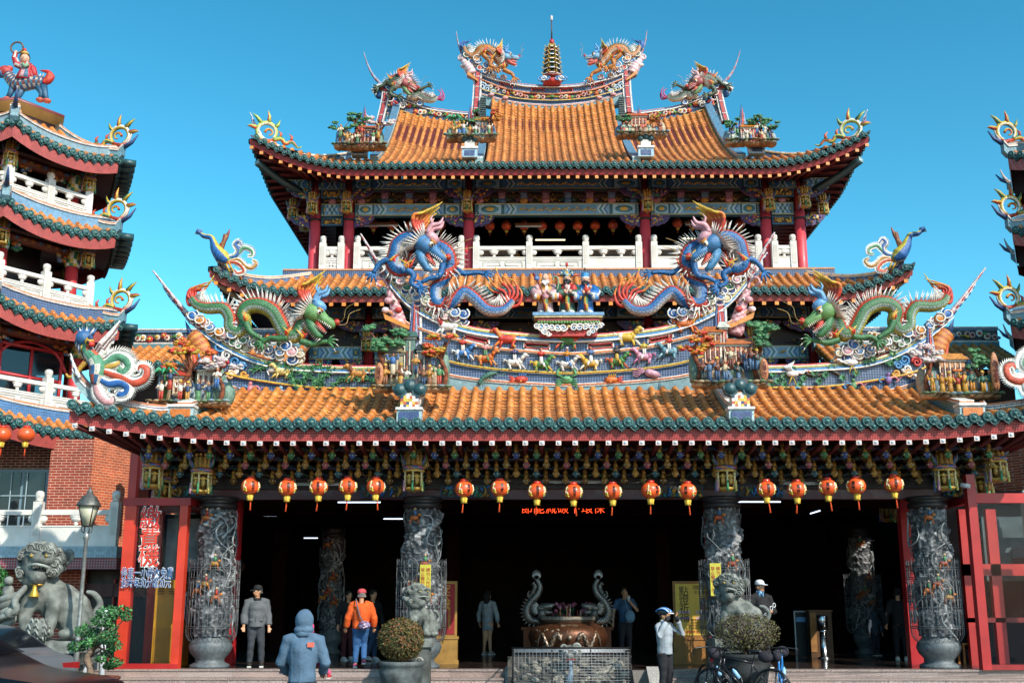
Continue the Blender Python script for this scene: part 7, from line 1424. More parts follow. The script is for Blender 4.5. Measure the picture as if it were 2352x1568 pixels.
def hooded(t, h, J, HH, nk, ch, pel):
    q = MB(); q.box(ch+Vector((-.075*h, .108*h, .045*h)), (.05*h, .012, .034*h), 'd86a54'); q.obj('chest_patch', 'cloth', t)
HPX = on(700, 1405, 14.6, 0)
person('person in blue-grey hooded parka seen from behind at the foot of steps', HPX, PI, 1.67, '506a80', '23262c', '2a2a2c', dict(el=(.165, -.02, .63), er=(.165, -.02, .63), hl=(.13, -.13, .55), hr=(.13, -.13, .55)), None, None, 0, 0, .016, hood=True, extra=hooded, bulk=1.1)
kd = (HPX[0], HPX[1]+.34, .62)
person('small child in pink carried in front of the hooded person, red shoe showing', kd, 0, .92, 'd8487a', 'c84a78', 'b02a30', dict(kl=(.2, -.1, .44), kr=(.2, -.1, .44), al=(.33, -.1, .36), ar=(.33, -.12, .3), hl=(.2, -.1, .6), hr=(.2, -.1, .6)), '2a2020', None, 0, 0, .014, bulk=1.25, hood=True)
def rider1(t, h, J, HH, nk, ch, pel):
    q = MB()
    for s in (-1, 1): q.ball(HH(s*.022, -.052, .012), (.02*h, .008*h, .012*h), 'd8902c', 8, 5)
    q.tube([HH(-.05, -.01, .014), HH(-.035, -.05, .016), HH(.035, -.05, .016), HH(.05, -.01, .014)], .004*h, '22242a', 5); q.obj('sunglasses', 'plastic', t)
    q = MB(); q.lathe([(.05*h, -.03*h), (.048*h, .0), (.046*h, .03*h), (.05*h, .045*h)], nk, '3f7ab0', 16, cols=lambda i, k: ['3f7ab0', 'c8c84a', 'e0e0e0', '2a4a7a'][(i*3+k) % 4]); q.obj('neck_gaiter', 'cloth', t)
    for k in 'lr': q = MB(); d = (J['h'+k]-J['e'+k]).normalized(); q.tube([J['h'+k]-d*.02*h, J['h'+k]+d*.05*h], [.023*h, .03*h], '1a1a1e', 9); q.obj('glove', 'cloth', t)
person('woman cyclist in grey top and black tights, both hands raised to blue-white helmet', on(1524, 1380, 22.5, 0), .75, 1.66, '9aa2a8', '1c1e22', '303034', dict(el=(.2, -.1, .70), er=(.21, -.1, .72), hl=(.085, -.11, .87), hr=(.09, -.12, .88), hdl=Vector((.3, -.1, 1)), hdr=Vector((-.3, -.1, 1))), '1a1412', ('x', 'helmet'), .15, 0, .013, extra=rider1, bulk=.95)
def rider2(t, h, J, HH, nk, ch, pel):
    q = MB(); q.lathe([(.05*h, -.02*h), (.045*h, .02*h), (.05*h, .05*h)], nk, '3f6f98', 16, cols=lambda i, k: ['3f6f98', '8ab8d8', '2a4a6a'][(i*2+k) % 3]); q.obj('neck_gaiter', 'cloth', t)
    q = MB(); w = J['hr']
    for s in (-1, 1): q.tube([w+Vector((.02+.035*s+.03*cos(a), -.05, .1+.045*sin(a)+s*.03)) for a in [i*PI/5 for i in range(11)]], .007, 'e6e6e8', 5)
    q.obj('sunglasses', 'plastic', t)
person('cyclist man in black jacket, white cap and blue neck gaiter holding sunglasses and helmet', on(1752, 1500, 24.5, PZ), .3, 1.78, '1b1a1d', '16161a', '2a2a2c', dict(el=(.19, .0, .63), er=(.16, -.02, .63), hr=(.05, -.15, .64), hl=(.2, -.03, .5)), '1a1412', ('c8ccd2', 'cap'), .35, 0, .014, extra=rider2)
p_ = on(1757, 1415, 24.25); th = thing('bicycle_helmet', 'black bicycle helmet dangling from the hand of the man in white cap', 'helmet', p_)
q = MB(); q.ball((0, 0, 0), (.12, .1, .085), '1a1c20', 14, 8, (0, .5, 0)); q.obj('shell', 'plastic', th); q = MB()
for i in range(4): q.tube(cr([(-.1, -.06+.03*i, -.05), (0, -.09+.035*i, .07), (.1, -.06+.03*i, .05)], 4), .008, 'b8bcc0', 5)
q.tube(cr([(-.04, -.05, .06), (.0, -.06, .16), (.06, -.05, .06)], 4), .006, '2a2a2c', 4); q.obj('straps', 'cloth', th)
# dim people inside
person('woman in pale grey jacket and short pleated skirt with long hair, inside the hall', on(1120, 1480, 30.5, PZ), 2.6, 1.62, '8e9296', None, '8a8684', dict(kl=(.03, -.01, .28), kr=(.04, .02, .28)), '16100e', None, 0, 0, .02, skirt='9a9ea2', hairlen=.16, group='people inside the hall')
person('man in blue shirt with pale shoulder bag drinking from a white cup inside the hall', on(1437, 1490, 29.5, PZ), -.1, 1.7, '3a5878', '2a2a30', '2a2826', dict(er=(.19, -.06, .66), hr=(.05, -.15, .82), hdr=Vector((0, -.2, 1))), '14100e', None, 0, 0, .02, sleeves=False, group='people inside the hall')
q = MB(); c = on(1444, 1380, 29.2); q.lathe([(.03, 0), (.04, .11), (.04, .12)], (0, 0, 0), 'd8d6d0', 12); q.lathe([(.043, .12), (.03, .14)], (0, 0, 0), 'b8b6b0', 12); tag(q.obj('paper_cup', 'paper', None, c), 'white paper cup at the mouth of the man in blue', 'cup')
q = MB(); c = on(1447, 1415, 29.2); q.ball((0, 0, 0), (.13, .06, .16), '6a8aa0', 12, 8); q.tube([(-.05, 0, .14), (-.12, .05, .45)], .015, '6a8aa0', 5); tag(q.obj('sling_bag', 'cloth', None, c), 'pale blue sling bag on the chest of the drinking man', 'bag')
person('woman in dark clothes and red-brown trousers, behind the woman in orange', on(797, 1503, 27.5, PZ), .6, 1.6, '1c1a1e', '4a1c20', 'c8c4c0', {}, '14100e', None, 0, 0, .02, group='people inside the hall')
person('person in dark top and blue jeans with striped sneakers, right behind the orange jacket', on(853, 1506, 27.2, PZ), .9, 1.62, '1a1c22', '26405e', 'c0c0c0', dict(kl=(.05, -.06, .29), al=(.05, .06, .06)), '14100e', None, 0, 0, .02, group='people inside the hall')
person('small child in bluish coat beside the inner carved column', on(2013, 1490, 30, PZ), .3, 1.08, '3a4654', '2a2e3a', '3a3a40', {}, '1a1614', None, 0, 0, .02, hood=True, group='people inside the hall')
person('person in dark clothes with white shoes, half behind the leaning red post', on(2072, 1507, 27.6, PZ), 2.9, 1.66, '16161a', '14141a', 'd8d4cc', {}, '14100e', None, 0, 0, .02, group='people inside the hall')
person('dark-clothed person in white sneakers sitting on a wooden chair', on(2226, 1514, 25.9, PZ), 1.3-PI+.2, 1.66, '17151c', '181820', 'd8d6d0', dict(el=(.15, -.06, .40), er=(.15, -.06, .40), hl=(.1, -.17, .34), hr=(.1, -.17, .34), kl=(.06, -.25, .27), kr=(.06, -.25, .27), al=(.06, -.24, .045), ar=(.06, -.27, .045)), '14100e', None, .2, .25, .016, seat=.25, lean=-.06)
def chair(x, y, z, rz, label):
    t = thing('wooden_chair', label, 'chair', (x, y, z), rz, 'wooden chairs'); q = MB(); q.box((0, 0, .44), (.42, .42, .035), 'b8762c'); q.obj('seat', 'wood', t)
    for sx in (-1, 1):
        q = MB(); q.box((sx*.18, -.18, .21), (.045, .045, .42), 'a8682a'); q.obj('leg', 'wood', t); q = MB(); q.tube([(sx*.18, .18, 0), (sx*.18, .19, .45), (sx*.18, .25, .95)], .025, 'a8682a', 6); q.obj('rear_leg', 'wood', t)
    q = MB()
    for k in range(3): q.box((0, .21+.02*k, .6+.13*k), (.34, .02, .07), 'b8762c')
    q.obj('backrest', 'wood', t)
p_ = on(2228, 1514, 25.9); chair(p_[0], 25.9, PZ, -1.6, 'wooden chair under the seated person behind the right column')
p_ = on(424, 1508, 26.4); chair(p_[0], 26.4, PZ, -1.5, 'orange wooden chair between the ticket booth and left column')
# ================= things on the platform and forecourt
def plain(label, cat, parts, loc, rz=0, name='thing', group=None):
    if len(parts) == 1: o = parts[0][1].obj(name, parts[0][2], None, loc); o.rotation_euler.z = rz; return tag(o, label, cat, group)
    t = thing(name, label, cat, loc, rz, group)
    for n, m, mt in parts: m.obj(n, mt, t)
    return t
# protective cages round the columns
def cage(x, y, r, z0, z1, label, n=34):
    t = thing('column_cage', label, 'cage', (x, y, z0), 0, 'wire cages round the carved columns'); h = z1-z0; w, g_, s = MB(), MB(), MB()
    for i in range(n):
        a = 2*PI*i/n; ca, sa = cos(a), sin(a); w.tube([(r*.62*ca, r*.62*sa, 0), (r*.86*ca, r*.86*sa, .05), (r*.98*ca, r*.98*sa, .16), (r*ca, r*sa, .3), (r*ca, r*sa, h+R.uniform(-.02, .03))], .0048, '74787a', 4)
    for z in (.3, .34, .72, .92, .96, 1.3, 1.34, h-.22, h-.17):
        if z < h: g_.tube([(r*1.01*cos(2*PI*k/40), r*1.01*sin(2*PI*k/40), z) for k in range(41)], .006, '707476', 4)
    for i in range(n):
        a0, a1 = 2*PI*i/n, 2*PI*(i+1)/n
        for z, hh in ((.36, .34), (.74, .16), (1.0, .3)):
            am = (a0+a1)/2; q = 1 if i % 2 else -1; pts = [(r*cos(am+q*.35*(a1-a0)*cos(u)), r*sin(am+q*.35*(a1-a0)*cos(u)), z+hh/2+hh*.45*sin(u)) for u in [k*PI/6 for k in range(9)]]; s.tube(pts, .004, '84888a', 3)
        s.tube([(r*cos(a0), r*sin(a0), h-.16), (r*cos((a0+a1)/2), r*sin((a0+a1)/2), h-.02), (r*cos(a1), r*sin(a1), h-.16)], .004, '84888a', 3)
    w.obj('bars', 'iron', t); g_.obj('rings', 'iron', t); s.obj('scrollwork', 'iron', t); return t
for i, x in enumerate(COLX): cage(A+x, YC, .53, PZ+.5, 2.66, ['wire cage round the leftmost carved column', 'wire cage with a yellow notice round the column behind the round shrub', 'wire cage with a yellow notice round the column behind the bicycles', 'wire cage round the rightmost front column'][i])
cage(A+8.02, 31, .48, PZ+.5, 2.5, 'wire cage round the smaller carved column inside the right bay')
# yellow notices
for px, py, lab in ((977, 1333, 'yellow notice with red lettering on the cage behind the round shrub'), (1644, 1330, 'yellow notice with red lettering on the cage behind the small lion and bicycles')):
    p = W(px, py, 23.9); t = thing('notice_board', lab, 'sign', p, 0, 'yellow notices on the column cages'); q = MB(); q.box((0, 0, 0), (.225, .015, .66), 'bcb43c'); q.obj('board', 'paint', t)
    text(list('禁止寵物入內'), .085, 'b03a1c', 'lettering', 'paint', t, (-.055, -.01, 0), vertical=True, gap=1.02); text(list('請勿入內起乩'), .085, 'b03a1c', 'lettering', 'paint', t, (.055, -.01, 0), vertical=True, gap=1.02)
# standing poster boards
def poster(l, r, top, bot, base, Y, frame, paper, lab):
    a, b = W(l, top, Y), W(r, bot, Y); x0, x1, z1, z0 = a.x, b.x, a.z, b.z; t = thing('poster_stand', lab, 'poster stand', ((x0+x1)/2, Y, PZ)); w = x1-x0; o = Vector(((x0+x1)/2, Y, PZ)); m = MB()
    m.bx(-w/2-.05, w/2+.05, 0, .06, z0-PZ-.04, z1-PZ+.06, frame); m.obj('frame', 'wood', t); m = MB(); m.bx(-w/2, w/2, -.012, 0, z0-PZ, z1-PZ, paper); m.obj('poster', 'paper', t); m = MB(); m.bx(-w/2-.07, w/2+.07, -.02, .12, 0, z0-PZ-.04, frame); m.bx(-w/2-.09, w/2+.09, -.04, .14, z0-PZ-.1, z0-PZ-.04, frame); m.bx(-w/2-.09, w/2+.09, -.04, .14, 0, .08, frame); m.obj('cabinet', 'wood', t)
    return t, w, z0-PZ, z1-PZ
t, w, z0, z1 = poster(1550, 1640, 1340, 1458, 1525, 26.0, '94622a', 'd8ac48', 'gold poster board about lighting lamps, on a wooden stand left of the third column')
text(list('點燈祈福'), .23, '3a2a16', 'heading', 'paper', t, (-w*.27, -.016, z1-.46), vertical=True, gap=.82, ext=.001); text('平安幸福', .085, '3a2a16', 'lettering', 'paper', t, (w*.2, -.016, z1-.2), ext=.001); text('歡迎踴躍參加', .07, 'b8401c', 'lettering', 'paper', t, (-w*.15, -.016, z0+.07), ext=.001); text('點燈祈福 平安吉祥\n事事順遂 闔家安康', .045, '4a3a20', 'lettering', 'paper', t, (w*.2, -.016, z1-.08), ext=.001)
q = MB(); q.box((w*.22, -.014, z1-.48), (.11, .02, .3), '7a3a2a'); q.box((w*.22, -.016, z1-.64), (.13, .02, .05), '4a2a20'); q.box((w*.22, -.018, z1-.33), (.08, .02, .05), '8a4a34')
for k in (-.03, 0, .03): q.box((w*.22+k, -.026, z1-.48), (.012, .01, .26), 'a85a44')
q.obj('printed_lamp', 'paper', t)
for i, s in enumerate(('光明燈', '文昌燈', '財神燈', '太歲燈')):
    x, z = (-w*.28 if i % 2 == 0 else w*.2), z0+.5-(i//2)*.13; q = MB(); q.box((x, -.013, z), (.26, .006, .06), 'c8a8a8'); q.obj('label', 'paper', t); text(s, .06, '8a5a7a', 'lettering', 'paper', t, (x, -.02, z), ext=.001)
for k in range(4): text('一心誠敬點燈福慧', .052, '7a5020', 'lettering', 'paper', t, (0, -.016, z0+.33-.06*k), ext=.001)
t, w, z0, z1 = poster(1004, 1044, 1340, 1456, 1505, 25.9, '9a7434', '8a1a20', 'dark red poster with gold lettering beside the second column')
text(list('安太歲'), .22, 'c8a040', 'heading', 'paper', t, (0, -.016, z1-.3), vertical=True, gap=.8, ext=.001)
for k in range(2): text(list('平安太歲星君護佑'), .065, 'b8903c', 'lettering', 'paper', t, (-.08+.16*k, -.016, z0+.36), vertical=True, gap=.9, ext=.001)
# incense censer with dragon handles, table behind
def censer():
    o = on(1305, 1488, 26.2, PZ); t = thing('incense_censer', 'large bronze censer with two rearing dragon handles and incense sticks', 'censer', o); S = lambda px, py: W(px, py, 26.2)-Vector(o)
    b = MB(); b.lathe([(.3, .12), (.62, .22), (.84, .4), (.9, .6), (.82, .78), (.62, .87), (.56, .89)], (0, 0, 0), '5e3a26', 40)
    b.obj('bowl', 'bronze', t); r = MB(); r.lathe([(.56, .87), (.6, .9), (.62, .96), (.62, 1.02), (.58, 1.03), (.54, .98)], (0, 0, 0), '6a5a4c', 40); r.obj('rim', 'bronze', t)
    k = MB()
    for i in range(30):
        a = PI+PI*i/29; c = Vector((.625*cos(a), .625*sin(a), .985))
        for (dx, dz, w_, h_) in ((0, .025, .05, .008), (0, -.025, .05, .008), (-.022, 0, .008, .05), (.008, 0, .03, .008), (.02, -.008, .008, .03)): k.box(c+Vector((-sin(a)*dx, cos(a)*dx, dz)), (w_, .01, h_), 'b0a898', a+PI/2)
    k.obj('key_pattern', 'bronze', t)
    rl = MB()
    for sd in (-1, 1):
        pts = []
        for u in range(30): v = u/29; a = -PI/2+sd*(.2+.75*v); z = .52+.14*sin(v*11); q = .845-.35*(abs(z-.55))**1.5; pts.append((q*cos(a), q*sin(a), z))
        rl.tube([(x*1.06, y*1.06, z) for x, y, z in pts], lp([.05, .05, .045, .03, .012], 30), '8a7a68', 7, cols=lambda i, k: '9a8a78' if (i+k) % 2 else '5a4838')
        for i in range(14): a = -PI/2+sd*R.uniform(.2, 1.0); z = R.uniform(.35, .75); q = .85-.35*abs(z-.55)**1.5; rl.ball((q*cos(a), q*sin(a), z), (R.uniform(.02, .06), .03, R.uniform(.015, .04)), '8a7a68', 6, 4, (0, R.uniform(-1, 1), 0))
        a = -PI/2+sd*.24; rl.ball((.86*cos(a), .86*sin(a), .6), (.09, .05, .07), '9a8a78', 8, 6, j=.15)
    rl.ball((0, -.9, .58), .06, '8a7a68', 9, 6)
    for i in range(6): a = 2*PI*i/6; rl.cone((.07*cos(a), -.85, .6+.06*sin(a)), (.1*cos(a), -.85, .64+.12*sin(a)), .02, '9a8a78', 4)
    rl.obj('dragon_relief', 'bronze', t); text('南天宮', .13, '8a7a60', 'lettering', 'bronze', t, (0, -.72, .79), ext=.01)
    for sd in (-1, 1):
        d = MB(); P = [(sd*.56, 0, .92), (sd*.82, 0, .93), (sd*.92, 0, 1.1), (sd*.84, 0, 1.32), (sd*.68, 0, 1.5), (sd*.62, 0, 1.68), (sd*.7, 0, 1.84)]; Q = cr(P, 8); d.tube(Q, lp([.08, .09, .095, .09, .075, .06, .05], len(Q)), '57534e', 12, cols=lambda i, k: '77726a' if (i+k) % 2 else '46423e')
        for i in range(4, len(Q)-2, 2): n_ = (Q[i+1]-Q[i-1]).cross(Vector((0, 1, 0))).normalized()*sd*-1; d.cone(Q[i]+n_*.08, Q[i]+n_*.17, .03, '8a857c', 4)
        for i in range(7): a = PI/2+(i-3)*.3; d.tube([Q[-1], Q[-1]+Vector((.1*cos(a), 0, .1*sin(a))), Q[-1]+Vector((.12*cos(a), 0, .22*sin(a)))], [.035, .035, .006], '9a958c', 5)
        hx = sd*.6; d.ball((hx, -.08, 1.2), (.12, .09, .08), '68635c', 10, 7); d.tube([(hx, -.08, 1.22), (hx-sd*.2, -.1, 1.24), (hx-sd*.3, -.1, 1.28)], [.09, .07, .03], '77726a', 8); d.tube([(hx, -.08, 1.14), (hx-sd*.18, -.1, 1.1), (hx-sd*.26, -.1, 1.12)], [.06, .05, .02], '68635c', 7)
        for i in range(9): a = -.9+.22*i; d.tube([(hx+sd*.05, -.08, 1.2), (hx+sd*.16*cos(a), -.12, 1.2+.14*sin(a)), (hx+sd*.28*cos(a), -.1, 1.2+.2*sin(a))], [.03, .025, .005], '8a857c', 5)
        d.tube(cr([(sd*.66, 0, 1.42), (sd*.8, -.05, 1.4), (sd*.9, -.05, 1.5), (sd*.86, -.05, 1.58)], 4), .01, '8a857c', 4); d.tube([(sd*.62, 0, .95), (sd*.58, -.1, 1.05), (sd*.6, -.1, 1.18)], [.1, .1, .09], '57534e', 9); d.obj('dragon_handle', 'bronze', t)
    f = MB()
    for i in range(3): a = -PI/2+2*PI*i/3+.3; f.tube([(.45*cos(a), .45*sin(a), .3), (.52*cos(a), .52*sin(a), .14), (.5*cos(a), .5*sin(a), 0)], [.14, .1, .12], '4a3424', 9)
    f.obj('feet', 'bronze', t)
    for i in range(14): q = MB(); x = R.choice([-.22, -.02, .02, .08, .25])+R.uniform(-.06, .06); y = R.uniform(-.2, .1); q.tube([(x, y, .98), (x+R.uniform(-.02, .02), y, R.uniform(1.15, 1.28))], .006, R.choice(['c8a870', 'b84a2a', 'd8c8a0']), 4); q.obj('incense_stick', 'wood', t)
censer()
o = on(1302, 1488, 27.6, PZ); q = MB(); q.box((0, 0, .35), (2.05, .7, .7), '7a3a16'); q2 = MB(); q2.box((0, 0, .73), (2.15, .8, .06), '8a4418')
for s in (-1, 1): q2.box((s*.93, -.37, .35), (.16, .04, .66), '8a4418')
plain('brown wooden offering table behind the bronze censer', 'table', [('table_body', q, 'wood'), ('table_top', q2, 'wood')], o, name='offering_table')
fl_ = MB(); st_ = MB()
for i in range(46): c = Vector((R.uniform(-.5, .5), R.uniform(-.15, .15), R.uniform(.15, .55))); fl_.ball(c, .05, R.choice(['a8506a', 'c8708a', '7a3a4a', '3a5a3a']), 6, 4, j=.3); st_.tube([(c.x*.3, 0, 0), c], .008, '2a4a2a', 4)
va = MB(); va.lathe([(.08, 0), (.14, .1), (.07, .2), (.1, .24)], (0, 0, 0), '3a4a6a', 12); plain('pink flowers in a vase on table behind the censer', 'flowers', [('vase', va, 'ceramic'), ('blossoms', fl_, 'foliage'), ('stems', st_, 'foliage')], (o[0]+.1, o[1], PZ+.76), name='flower_vase')
# caged carved ramp
gx0, gx1 = W(1178, 1487, 22.75).x, W(1446, 1487, 22.75).x
t = thing('wire_guard', 'low black-framed wire grid guarding the carved stone ramp', 'guard fence', ((gx0+gx1)/2, 22.75, 0)); w = (gx1-gx0); zt = W(1300, 1487, 22.75).z; q = MB()
for x in (-w/2, -w/6, w/6, w/2): q.tube([(x, 0, 0), (x, 0, zt)], .018, '1c1a1a', 5)
for z in (.0, .15, zt): q.tube([(-w/2-.03, 0, max(z, .02)), (w/2+.03, 0, max(z, .02))], .02, '1c1a1a', 5)
for s in (-1, 1): q.tube([(s*w/2, 0, zt), (s*w/2, 1.15, zt-.14)], .018, '1c1a1a', 5)
q.obj('frame', 'iron', t); q = MB()
for i in range(32): x = -w/2+w*(i+.5)/32; q.tube([(x, -.012, .02), (x, -.012, zt)], .0045, '8f9396', 4)
for i in range(17): z = .05+(zt-.08)*i/16; q.tube([(-w/2, -.018, z), (w/2, -.018, z)], .005, 'a0a4a8', 4)
for i in range(12):
    y = .1*i
    for j in range(1): q.tube([(-w/2, y, zt-.12*y), (w/2, y, zt-.12*y)], .0045, 'c8ccd0', 4)
q.obj('wire_grid', 'iron', t)
sl = MB(); cc_ = (gx0+gx1)/2
sl.add([(cc_-1.25, 22.85, .05), (cc_+1.25, 22.85, .05), (cc_+1.25, 24.0, PZ+.25), (cc_-1.25, 24.0, PZ+.25), (cc_-1.25, 22.85, 0), (cc_+1.25, 22.85, 0), (cc_+1.25, 24.0, 0), (cc_-1.25, 24.0, 0)], [(0, 1, 2, 3), (4, 5, 1, 0), (5, 6, 2, 1), (4, 0, 3, 7), (7, 3, 2, 6)], '4e4c46', False)
t = thing('carved_ramp', 'carved dark stone dragon ramp between the stairs behind the wire grid', 'carved ramp', (0, 0, 0)); sl.obj('slab', 'greystone', t); q = MB()
def rz_(y): return .05+(y-22.85)/1.15*(PZ+.2)
for i in range(90): x, y = cc_+R.uniform(-1.15, 1.15), R.uniform(22.9, 23.9); q.ball((x, y, rz_(y)+.02), (R.uniform(.04, .12), R.uniform(.04, .1), R.uniform(.03, .07)), R.choice(['7a766a', '8f8a7c', '9a9484', '5f5c54']), 7, 5, (R.uniform(-.5, .5), R.uniform(-.5, .5), 0), j=.2)
for k in range(5): x0 = cc_+R.uniform(-.9, .9); q.tube(cr([(x0+.25*sin(u*1.9+k), 22.95+.9*u/5, rz_(22.95+.9*u/5)+.05) for u in range(6)], 5), lp([.03, .06, .06, .03], 26), '8f8a7c', 7, cols=lambda i, k: '9a9484' if (i+k) % 2 else '6a665c')
q.obj('relief', 'greystone', t)
lm_ = MB(); c = Vector((cc_, 23.3, .78)); lm_.ball(c, (.24, .14, .18), '7d7f78', 14, 9)
for s in (-1, 1): lm_.ball(c+Vector((s*.1, -.13, .04)), .055, 'b8c0c0', 8, 6); lm_.ball(c+Vector((s*.1, -.18, .04)), .025, '22303a', 6, 4); roll(lm_, (c.x+s*.12, c.z+.13), .08, c.y-.1, col='9a9c92', rad_=.03, s=s)
lm_.ball(c+Vector((0, -.15, -.03)), (.07, .07, .05), '9a9c92', 8, 6); lm_.ball(c+Vector((0, -.13, -.1)), (.12, .06, .03), '8a2a22', 8, 4); lm_.tube([c+Vector((0, -.15, -.1)), c+Vector((.0, -.2, -.35)), c+Vector((-.05, -.2, -.6))], [.03, .045, .1], '9ab8d0', 6); lm_.obj('beast_head', 'greystone', t)
# stone lions
def lion(t):
    b = MB()
    b.tube([(.62, .1, .3), (.45, .05, .55), (.1, -.1, .8), (-.05, -.15, 1.0)], [.34, .4, .36, .3], 'stn', 14)                      # body from haunch to chest
    b.ball((-.02, -.3, .85), (.3, .22, .34), 'stn', 12, 8)
    for s, x in ((-1, -.16), (1, .24)): b.tube([(x, -.3, .85), (x+s*.05, -.42, .5), (x+s*.02, -.45, .22)], [.17, .13, .12], 'stn', 10); b.ball((x+s*.02, -.52, .12), (.15, .18, .11), 'stn', 10, 7)
    b.ball((.66, -.05, .32), (.28, .3, .3), 'stn', 12, 8); b.ball((.6, -.36, .12), (.18, .22, .12), 'stn', 10, 6)
    b.ball((-.06, -.32, 1.42), (.36, .34, .32), 'stn', 14, 10); b.ball((.06, -.55, 1.5), (.24, .2, .13), 'stn', 10, 8); b.ball((.1, -.7, 1.5), (.1, .08, .07), 'stn', 8, 6); b.tube([(-.08, -.45, 1.2), (.05, -.6, 1.17), (.14, -.66, 1.2)], [.2, .16, .1], 'stn', 10)
    b.ball((-.1, -.4, 1.1), (.26, .22, .16), 'stn', 10, 7)
    fuse(b, .035, 'body', '787c75', 'greystone', t, smooth=3, noise=.035, ns=6)
    m = MB()
    for i in range(130):                                                                                                          # curls of the mane
        d = Vector((R.gauss(0, 1), R.gauss(0, 1), R.gauss(.4, 1))).normalized()
        if d.y < -.5 or d.z < -.75: continue
        c = Vector((-.06+.4*d.x, -.28+.38*d.y, 1.4+.36*d.z)); r_ = R.uniform(.08, .12); m.ball(c, (r_, r_*.8, r_), R.choice(['5c605a', '6c706b', '7d817a']), 8, 6)
        m.tube([c+Vector((r_*.8*cos(u)*(1-u/14), -r_*.75, r_*.8*sin(u)*(1-u/14))) for u in [k*.9 for k in range(11)]], lp([.02, .014, .006], 11), '969a92', 4)
    m.obj('mane', 'greystone', t)
    e = MB()
    for s, x in ((-1, -.08), (1, .2)): e.ball((x, -.66, 1.56), (.075, .05, .05), '777a74', 9, 6); e.ball((x, -.71, 1.56), .03, 'c8a84a', 7, 5); e.tube([(x-.08, -.66, 1.62), (x, -.72, 1.65), (x+.09, -.66, 1.61)], .028, '868a83', 6)
    e.obj('eyes', 'greystone', t); e = MB()
    for s in (-1, 1): x = -.02+s*.42; e.ball((x, -.2, 1.55), (.13, .05, .17), '868a83', 10, 7, (0, s*.5, 0)); e.ball((x, -.25, 1.55), (.07, .03, .11), '5c605a', 8, 5, (0, s*.5, 0))
    e.obj('ear', 'greystone', t); e = MB(); e.tube(cr([(-.14, -.62, 1.36), (.05, -.78, 1.4), (.24, -.64, 1.34), (.2, -.62, 1.24)], 5), .028, '969a92', 6); e.ball((.05, -.6, 1.3), (.14, .1, .06), '1c1a18', 10, 5)
    for i in range(6): x = -.1+.055*i; e.cone((x, -.72+abs(i-2.5)*.02, 1.37), (x, -.73+abs(i-2.5)*.02, 1.31), .02, 'a8aca4', 4)
    e.obj('mouth', 'greystone', t); e = MB(); c = Vector((.18, -.72, .2)); e.ball(c, .2, '6a6e68', 14, 10)
    for k in range(4):
        for u in range(8): a, h_ = 2*PI*u/8, (k-1.5)*.1; q = (.2**2-h_**2)**.5*1.03; e.tube([c+Vector((q*cos(a+v), q*sin(a+v), h_+.05*sin(v*10))) for v in [0, .15, .3, .45]], .02, '989c94', 5)
    e.obj('carved_ball', 'greystone', t); e = MB()
    for k in range(5): e.tube(cr([(-.3, -.3, .85-.1*k), (-.55, -.4, .8-.12*k), (-.8, -.35, .7-.14*k), (-.95, -.3, .45-.1*k)], 5), lp([.05, .08, .06, .02], 16), ['868a83', '747872'][k % 2], 7)
    e.tube(cr([(-.2, -.5, 1.0), (-.35, -.62, .75), (-.3, -.66, .55), (-.6, -.6, .42), (-.95, -.45, .35)], 5), lp([.06, .07, .06, .04], 21), '8d918a', 7); e.ball((-.62, -.35, .9), (.12, .1, .16), '7c807a', 8, 6); e.ball((-.6, -.4, 1.1), (.1, .09, .09), '868a83', 8, 6); e.ball((-.42, -.62, .5), (.12, .1, .1), '868a83', 9, 6)
    e.obj('cub_and_ribbon', 'greystone', t); e = MB(); e.tube(cr([(.85, .1, .4), (1.0, .1, .65), (.9, .05, .85), (.75, .0, .9)], 5), lp([.08, .07, .06, .03], 16), '7c807a', 7); e.obj('tail', 'greystone', t)
    g = MB(); g.lathe([(.03, .1), (.05, 0), (.09, -.1), (.11, -.13)], (.0, -.62, .93), 'c8a03c', 10, ax=None); g.tube([(-.1, -.6, 1.04), (0, -.63, 1.03), (.14, -.6, 1.02)], .02, 'c8963a', 5); g.obj('bell', 'bronze', t)
o = on(100, 1468, 22.4); LT = thing('stone_lion', 'large grey stone guardian lion with brass bell and carved ball', 'lion statue', o); lion(LT)
pd = MB(); pd.box((0, 0, -.12), (1.75, 1.2, .22), '8f938c'); pd.box((0, .02, -.28), (1.6, 1.1, .12), '5c605a'); pd.box((0, .02, -.4), (1.7, 1.15, .1), '6f736c'); pd.box((0, .02, -.85), (1.5, 1.05, .8), '63665c')
for i in range(24): pd.ball((R.uniform(-.65, .65), -.52, R.uniform(-1.15, -.55)), (R.uniform(.05, .12), .03, R.uniform(.04, .1)), R.choice(['8a8468', '6a6a5a', '7a7a68']), 7, 5)
pt_ = thing('lion_pedestal', 'carved stone pedestal under the large guardian lion', 'pedestal', (o[0], o[1], 0)); pd.v = [(a, b, c+o[2]) for a, b, c in pd.v]; pd.obj('plinth', 'greystone', pt_)
LM2 = {}
